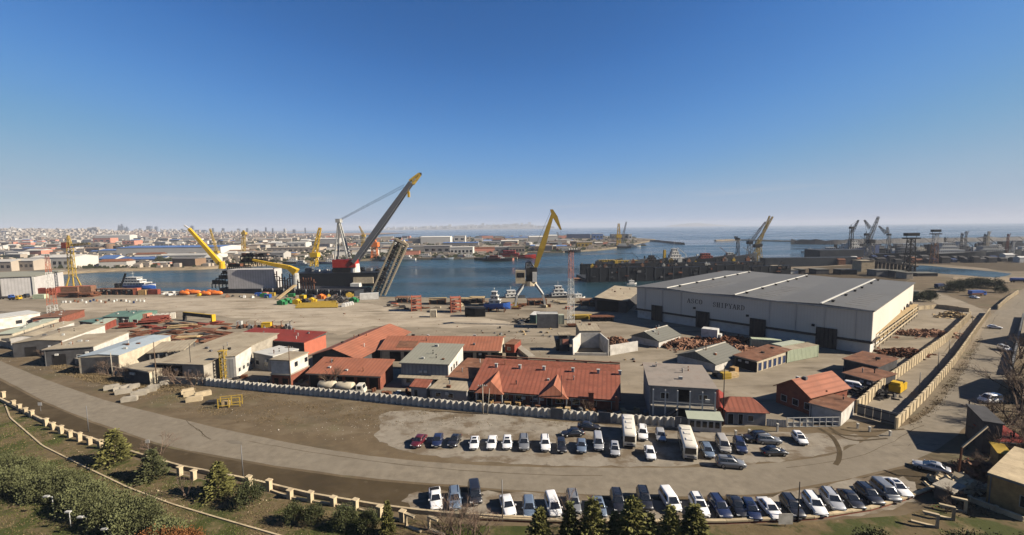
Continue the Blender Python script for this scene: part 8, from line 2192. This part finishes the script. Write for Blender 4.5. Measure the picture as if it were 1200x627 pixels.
# ================================================================ far shore, city and coast
cr = random.Random(303)
def in_poly(P, x, y):
    c = False
    for i in range(len(P)):
        a, b = P[i], P[i - 1]
        if (a.y > y) != (b.y > y) and x < (b.x - a.x) * (y - a.y) / (b.y - a.y) + a.x:
            c = not c
    return c
def far_building(label, px0, px1, pyb, pyt, depth, wall, roof, rise=0.0, wins=0, name='warehouse', cat='warehouse', group=None, winm='glass_dark', bands=0):
    t, F, h = box_px(name, label, cat, px0, px1, pyb, pyt, depth, wall, group=group, roofm=roof, rise=rise)
    for k in range(wins):
        w = F.w / wins
        opening(t, F, 'f', w * (k + .22), h * .35, w * .56, h * .3, winm, None)
    for k in range(bands):
        opening(t, F, 'f', F.w * .03, h * (k + .35) / bands, F.w * .94, h * .4 / bands, winm, None, 'window_band')
    return t
FARB = [
    ('low yellow shed at the far left edge beyond the hangar', -12, 12, 318, 307, 18, 'far_beige', 'far_white', 2, 4),
    ('yellow walled shed with white roof beyond the hangar', 13, 38, 317, 306, 18, 'far_beige', 'far_white', 2, 5),
    ('long white warehouse left of the yellow tower crane', 39, 84, 314.5, 302, 30, 'far_white', 'far_white', 2.5, 8),
    ('white warehouse with grey roof right of the tower crane', 88, 116, 309, 303, 25, 'far_white', 'far_grey', 2, 6),
    ('small blue roofed house on the far shore', 117, 134, 309.5, 303.5, 20, 'far_white', 'far_blue', 4, 4),
    ('long low shed with blue roof on the far shore', 137, 186, 309, 304, 25, 'far_white', 'far_blue', 2.5, 9),
    ('white arched hall behind the row of dark trees', 187, 241, 307.5, 299.5, 40, 'far_white', 'far_white', 1.5, 12),
    ('very long white warehouse with blue ridge line', 146, 252, 299, 290, 60, 'far_white', 'far_blue', 2, 0),
    ('white gabled boathouse left of the barge platform', 240, 251, 310, 302, 15, 'far_white', 'far_white', 3, 2),
    ('beige office block with rows of windows on the far plain', 89, 115, 293, 285.5, 18, 'far_beige', 'far_beige', 0, 8),
    ('salmon factory block left of the dark tanks', 112, 127, 285.5, 279, 30, 'paint_pink', 'far_brown', 0, 3),
    ('salmon factory block right of the dark tanks', 145, 156, 287, 282, 30, 'paint_pink', 'far_brown', 0, 3),
    ('blue roofed long shed before the dark tanks', 118, 146, 297.5, 293.5, 25, 'far_white', 'far_blue', 2, 0),
    ('white hall with rounded roof behind the tanks', 118, 146, 282, 276, 40, 'far_white', 'far_white', 3, 0),
    ('white store left of the floating crane', 337, 357, 290, 284.5, 30, 'far_white', 'far_white', 2, 3),
    ('white store right of the floating crane', 371, 396, 286, 280, 40, 'far_white', 'far_white', 2, 0),
    ('long tan wall block behind the barge', 316, 372, 296, 290.5, 30, 'far_beige', 'far_beige', 0, 10),
    ('white house among the ships behind the barge', 318, 332, 305, 297, 20, 'far_white', 'far_grey', 3, 3),
    ('white store seen through the crane frame', 414, 428, 287, 281.5, 30, 'far_white', 'far_white', 0, 2),
    ('white and blue block left of the stinger head', 443, 460, 293, 285, 30, 'far_white', 'roof_blue', 0, 4),
    ('long white warehouse with dark end on the harbour land', 494, 527, 286, 278, 40, 'far_white', 'far_white', 2, 0),
    ('dark warehouse end left of the long white one', 479, 493.5, 286, 279.5, 40, 'far_grey', 'far_grey', 0, 0),
    ('white cube store on the harbour land', 532, 545, 284, 276.5, 25, 'far_white', 'far_white', 0, 2),
    ('wide white front building near the far quay', 528, 554, 299, 290, 25, 'far_white', 'far_white', 0, 6),
    ('dark shed left of the wide white front building', 497, 527, 297, 288.5, 25, 'far_grey', 'far_grey', 1, 4),
    ('dark long shed behind the wide white front building', 520, 560, 289, 284.5, 25, 'far_grey', 'far_blue', 1, 0),
    ('blue roofed warehouse on the harbour land', 592, 619, 282, 278.5, 40, 'far_white', 'far_blue', 2, 0),
    ('white arched tank hall right of the blue roof', 620, 638, 284.5, 278, 25, 'far_white', 'far_white', 3, 0),
    ('second white arched hall behind the yellow jib', 640, 654, 283, 276.5, 25, 'far_white', 'far_white', 3, 0),
    ('beige building near the red supply ship', 597, 615, 297.5, 289, 20, 'far_beige', 'far_beige', 0, 5),
    ('grey dark shed left of the beige building', 580, 597, 297, 290, 20, 'far_grey', 'far_grey', 1, 3),
    ('long ochre store on the right of the harbour land', 676, 694, 290, 284, 20, 'paint_ochre', 'far_beige', 1, 4),
    ('second ochre store further right on the harbour land', 697, 707, 289, 284.5, 20, 'far_beige', 'far_white', 1, 2),
    ('blue and white block at the seaward side of the land', 694, 707, 281.5, 274, 20, 'far_blue', 'far_white', 0, 3),
    ('navy blue long store left of the blue and white block', 664, 693, 279.5, 274.5, 20, 'paint_navy', 'paint_navy', 0, 0),
    ('grey block with bright end at the tip of the land', 716, 736, 281.5, 274.5, 22, 'far_grey', 'far_grey', 0, 5),
    ('bright white end block beside the grey block', 736.5, 740.5, 281.5, 274.5, 22, 'far_white', 'far_white', 0, 1)]
for a in FARB:
    far_building(*a)
# dark storage tanks on the far plain
for k, (x, yb, yt, rpx, m) in enumerate(((119, 295, 286.5, 4.5, 'far_grey'), (129, 295, 285.5, 5, 'far_brown'), (139, 295.5, 288, 4.5, 'steel_dark'), (620, 288, 284, 4, 'far_white'), (632, 289, 285, 3.5, 'far_beige'))):
    b = G(x, yb); h = HT(b, x, yt); r = rpx * MPP(b)
    t = thing('storage_tank', ('grey storage tank, left of three on the far plain', 'brown storage tank, middle of three on the far plain', 'black storage tank, right of three on the far plain', 'white storage tank on the harbour land', 'beige storage tank right of the white one')[k], 'tank', b)
    mb = MB(); mb.tube((0, 0, 0), (0, 0, h), r, r, 20); mb.build('shell', m, t); mb = MB(); mb.tube((0, 0, h + .02), (0, 0, h + r * .12), r * .98, r * .3, 20); mb.build('roof', 'far_white' if k > 2 else 'far_grey', t)
# row of dark trees before the white arched hall
for k, (x, yt) in enumerate(((188, 301), (193, 303), (199, 302.5), (206, 303), (213, 303), (220, 302), (227, 303), (232, 302), (238, 303), (334, 295), (290, 300), (465, 288))):
    b = G(x, 309 if x < 250 else (308 if x < 300 else 303)); tree('shore_tree', 'dark round tree in the row on the far shore', b, max(3, HT(b, x, yt)), 3 + k % 3, 'leaves_dark', 'tree', 'trees on the far shore', .8)
# low sheds filling the far land
OCC = [(a[1], a[2], a[3], a[4]) for a in FARB]
n = 0
WM = ['far_white', 'far_white', 'far_beige', 'far_beige', 'far_grey', 'far_brown', 'paint_pink']
RM = ['far_white', 'far_grey', 'far_beige', 'far_brown', 'far_white', 'far_blue', 'rust']
sheds = []
def shed_mesh(w, d, h, rise):
    mb = MB(); mb.box(-w / 2, w / 2, -d / 2, d / 2, 0, h); return mb
tries = 0
while n < 285 and tries < 20000:
    tries += 1
    x = cr.uniform(-10, 735); y = cr.choice([cr.uniform(277, 288), cr.uniform(282, 300), cr.uniform(290, 313)])
    p = G(x, y)
    if p.y > 3300 or p.y < 460 or not in_poly(land, p.x, p.y) or not in_poly(land, p.x, p.y - 14):
        continue
    if any(a - 1 < x < b + 1 and yt - 1 < y < yb + 3 for a, b, yb, yt in OCC):
        continue
    w = cr.uniform(10, 34) * (1 + p.y / 4000); d = cr.uniform(8, 20); h = cr.uniform(3, 8) * (1 + p.y / 3500)
    t = thing('far_shed', 'small low building on the crowded far shore', 'building', p, cr.uniform(-.25, .25), 'low buildings on the far shore')
    mb = MB(); mb.box(-w / 2, w / 2, -d / 2, d / 2, 0, h); mb.build('wall', cr.choice(WM), t)
    mb = MB(); r = cr.choice([.3, 1.5, 2.5]); mb.loft([[(xx, -d / 2 - .4, h + .01), (xx, d / 2 + .4, h + .01), (xx, 0, h + r)] for xx in (-w / 2 - .4, w / 2 + .4)]); mb.build('roof', cr.choice(RM), t)
    n += 1
# scrub and small clutter on the far land that reads as one mass
mb = MB()
for _ in range(5200):
    x = cr.uniform(-20, 745); y = cr.uniform(276, 315); p = G(x, y)
    if p.y > 4000 or not in_poly(land, p.x, p.y) or p.y < 455:
        continue
    s = cr.uniform(1.0, 3.2) * (1 + p.y / 1800)
    for k in range(3):
        c = p + Vector((cr.gauss(0, s), cr.gauss(0, s), 0)); q = s * cr.uniform(.4, .9)
        mb.poly([(c.x - q, c.y, 0), (c.x + q, c.y, 0), (c.x + q * .4, c.y + .3, q * 1.2), (c.x - q * .5, c.y + .2, q)])
stuff(mb.build('scrub', 'leaves_dark'), 'dark scrub scattered over the far shore', 'scrub')
mb = MB()
for _ in range(2600):
    x = cr.uniform(-20, 745); y = cr.uniform(276, 314); p = G(x, y)
    if p.y > 3500 or not in_poly(land, p.x, p.y) or p.y < 470:
        continue
    s = cr.uniform(1.2, 3.0) * (1 + p.y / 1500)
    mb.box(p.x - s, p.x + s, p.y - s * .6, p.y + s * .6, 0, s * cr.uniform(.6, 1.4))
stuff(mb.build('far_clutter', 'far_beige'), 'pale clutter of parked goods on the far shore', 'clutter')
# ---------------------------------------------------------------- city
def hill_z(prof, y0, y1, x, y):
    h = 0
    for (xa, ha), (xb, hb) in zip(prof, prof[1:]):
        if xa <= x <= xb:
            h = ha + (hb - ha) * (x - xa) / (xb - xa)
    t = min(1, max(0, (y - y0) / (y1 - y0)))
    return max(-1.0, -3 + (h + 3) * math.sin(t * math.pi * .62) / .93)
HOUSE = {}
for nm in ('far_white', 'far_beige', 'far_grey', 'far_brown'):
    for v in range(3):
        mb = MB(); w, d, h = ((14, 12, 9), (20, 13, 13), (11, 11, 20))[v]
        mb.box(-w / 2, w / 2, -d / 2, d / 2, -4, h); mb.box(-w / 2 - .3, w / 2 + .3, -d / 2 - .3, d / 2 + .3, h + .01, h + .8); me = mb.mesh('house'); me.materials.append(MATS[nm]); HOUSE[nm, v] = me
def city_spot():
    x = cr.triangular(-20, 150, 20) if cr.random() < .8 else cr.uniform(110, 420); Y = cr.uniform(2100, 3700) if x < 150 else cr.uniform(2600, 4600)
    p = A(x, 270, Y)
    if p.x > -950 and Y > 2600: pass
    return x, Vector((p.x, Y, hill_z(HILL_PROF, 1900, 3900, p.x, Y)))
k = 0
while k < 295:
    x, p = city_spot()
    if not in_poly(land, p.x, p.y): continue
    o = link('city_house', HOUSE[cr.choice(['far_white', 'far_white', 'far_beige', 'far_beige', 'far_beige', 'far_grey', 'far_grey', 'far_brown']), cr.choice([0, 0, 1, 1, 2])])
    o.location = p; o.rotation_euler.z = cr.uniform(-.5, .5); s = cr.uniform(.8, 1.5); o.scale = (s, s, cr.uniform(.7, 1.2))
    tag(o, 'pale house in the hazy city on the left hillside', 'house', 'houses of the far city'); k += 1
mb = MB()
for _ in range(1500):
    x, p = city_spot()
    if not in_poly(land, p.x, p.y): continue
    w, d, h = cr.uniform(8, 20), cr.uniform(8, 14), cr.uniform(6, 14)
    mb.box(p.x - w / 2, p.x + w / 2, p.y - d / 2, p.y + d / 2, p.z - 4, p.z + h)
stuff(mb.build('city', 'far_beige'), 'dense pale mass of the hazy city on the left', 'city')
TOW = [(107, 278, 267.5, 5, 'far_white'), (113, 278, 267, 6, 'far_grey'), (130, 277, 270, 4, 'far_white'), (136, 277, 271, 4, 'far_grey'), (141, 276, 264, 3.5, 'far_glass'), (144.5, 276, 263, 4, 'far_glass'), (150, 276, 266, 4, 'far_glass'), (161, 276, 272, 5, 'far_beige'), (176, 276, 265.5, 5, 'far_glass'), (184, 276, 266, 3, 'far_glass'), (196, 276, 270, 4, 'far_beige'), (205, 275, 269, 4, 'far_white'), (226, 275, 265, 3, 'far_glass'), (233, 275, 270, 6, 'far_glass'), (240, 275, 270, 4, 'far_glass'), (262, 275, 268, 2.5, 'far_glass'), (280, 274.5, 268.5, 3, 'far_glass'), (8, 280, 271.5, 7, 'far_glass'), (15, 281, 271.5, 6, 'far_white'), (300, 274.5, 269.5, 3, 'far_glass'), (312, 274.5, 267, 1.6, 'far_glass'), (320, 274.5, 268, 1.6, 'far_glass'), (334, 274, 268.5, 2.5, 'far_white'), (345, 274, 269.5, 3, 'far_glass'), (358, 274, 267.5, 1.5, 'far_glass'), (165, 276, 268, 2.5, 'far_glass'), (172, 276, 270, 3, 'far_white'), (214, 275, 268.5, 2.5, 'far_glass'), (250, 275, 268, 2, 'far_glass'), (290, 274.5, 268, 2, 'far_glass')]
for k, (x, yb, yt, wp, m) in enumerate(TOW):
    Y = 4700 if k > 1 and x > 100 else (2900 if x < 30 else 3300)
    p = A(x, yb, Y); p.z = 0; h = HT(p, x, yt) + 6; w = wp * Y / FPX
    flame = k in (4, 5, 6)
    t = thing('city_tower', ('white slab tower left of a grey one above the city', 'broad grey tower beside the white slab tower', '', '', 'left of three tapered glass towers in the haze', 'tallest of three tapered glass towers in the haze', 'right of three tapered glass towers in the haze')[k] if k in (0, 1, 4, 5, 6) else ('dark glass block at the far left of the city', 'white block beside the dark glass block at far left')[k - 17] if k in (17, 18) else 'hazy tower on the far city skyline', 'tower', p, 0, None if k in (0, 1, 4, 5, 6, 17, 18) else 'hazy city towers')
    mb = MB(); mb.loft([[(-w / 2 * q + o_ * w, -w / 3 * q, z), (w / 2 * q + o_ * w, -w / 3 * q, z), (w / 2 * q + o_ * w, w / 3 * q, z), (-w / 2 * q + o_ * w, w / 3 * q, z)] for z, q, o_ in (((-6, 1, 0), (h * .4, 1.1, 0), (h * .75, .75, -.05), (h, .2, -.2)) if flame else ((-6, 1, 0), (h * .94, 1, 0), (h, .7, 0)))]); mb.build('shaft', m, t)
    for j in range(5):
        z = h * (.15 + .15 * j); q = 1.12 if flame else 1.01
        mb = MB(); mb.box(-w / 2 * q, w / 2 * q, -w / 3 * q - .6, -w / 3 * q + .5, z, z + h * .07) if not (flame and j > 2) else mb.box(-w / 3, w / 3, -w / 3 - .6, -w / 3 + .5, z, z + h * .05); mb.build('window_band', 'glass_dark', t)
# coast across the bay
k = 0
while k < 150:
    x = cr.uniform(440, 650); Y = cr.uniform(9300, 10400); p = A(x, 266, Y)
    z = hill_z(COAST_PROF, 9000, 11500, p.x, Y)
    o = link('coast_house', HOUSE[cr.choice(['far_white', 'far_white', 'far_beige', 'far_grey']), cr.choice([0, 1, 2])])
    o.location = (p.x, Y, z); s = cr.uniform(2.2, 4.2); o.scale = (s * 1.3, s, s * cr.uniform(.5, .9))
    tag(o, 'tiny pale block of the town across the bay', 'building', 'town across the bay'); k += 1
# ================================================================ haze
mb = MB(); mb.box(-15800, 15800, -1480, 15300, -3.6, 135)
hz = mb.build('haze', None)
hm = bpy.data.materials.new('haze_air'); hm.use_nodes = True
hm.node_tree.nodes.clear()
pv = hm.node_tree.nodes.new('ShaderNodeVolumePrincipled')
pv.inputs['Color'].default_value = (0.45, 0.50, 0.59, 1)
pv.inputs['Density'].default_value = 0.0001
pv.inputs['Anisotropy'].default_value = 0.0
ho = hm.node_tree.nodes.new('ShaderNodeOutputMaterial')
hm.node_tree.links.new(pv.outputs[0], ho.inputs['Volume'])
hz.data.materials.append(hm)
stuff(hz, 'thin pale haze in the air over the whole harbour', 'haze')
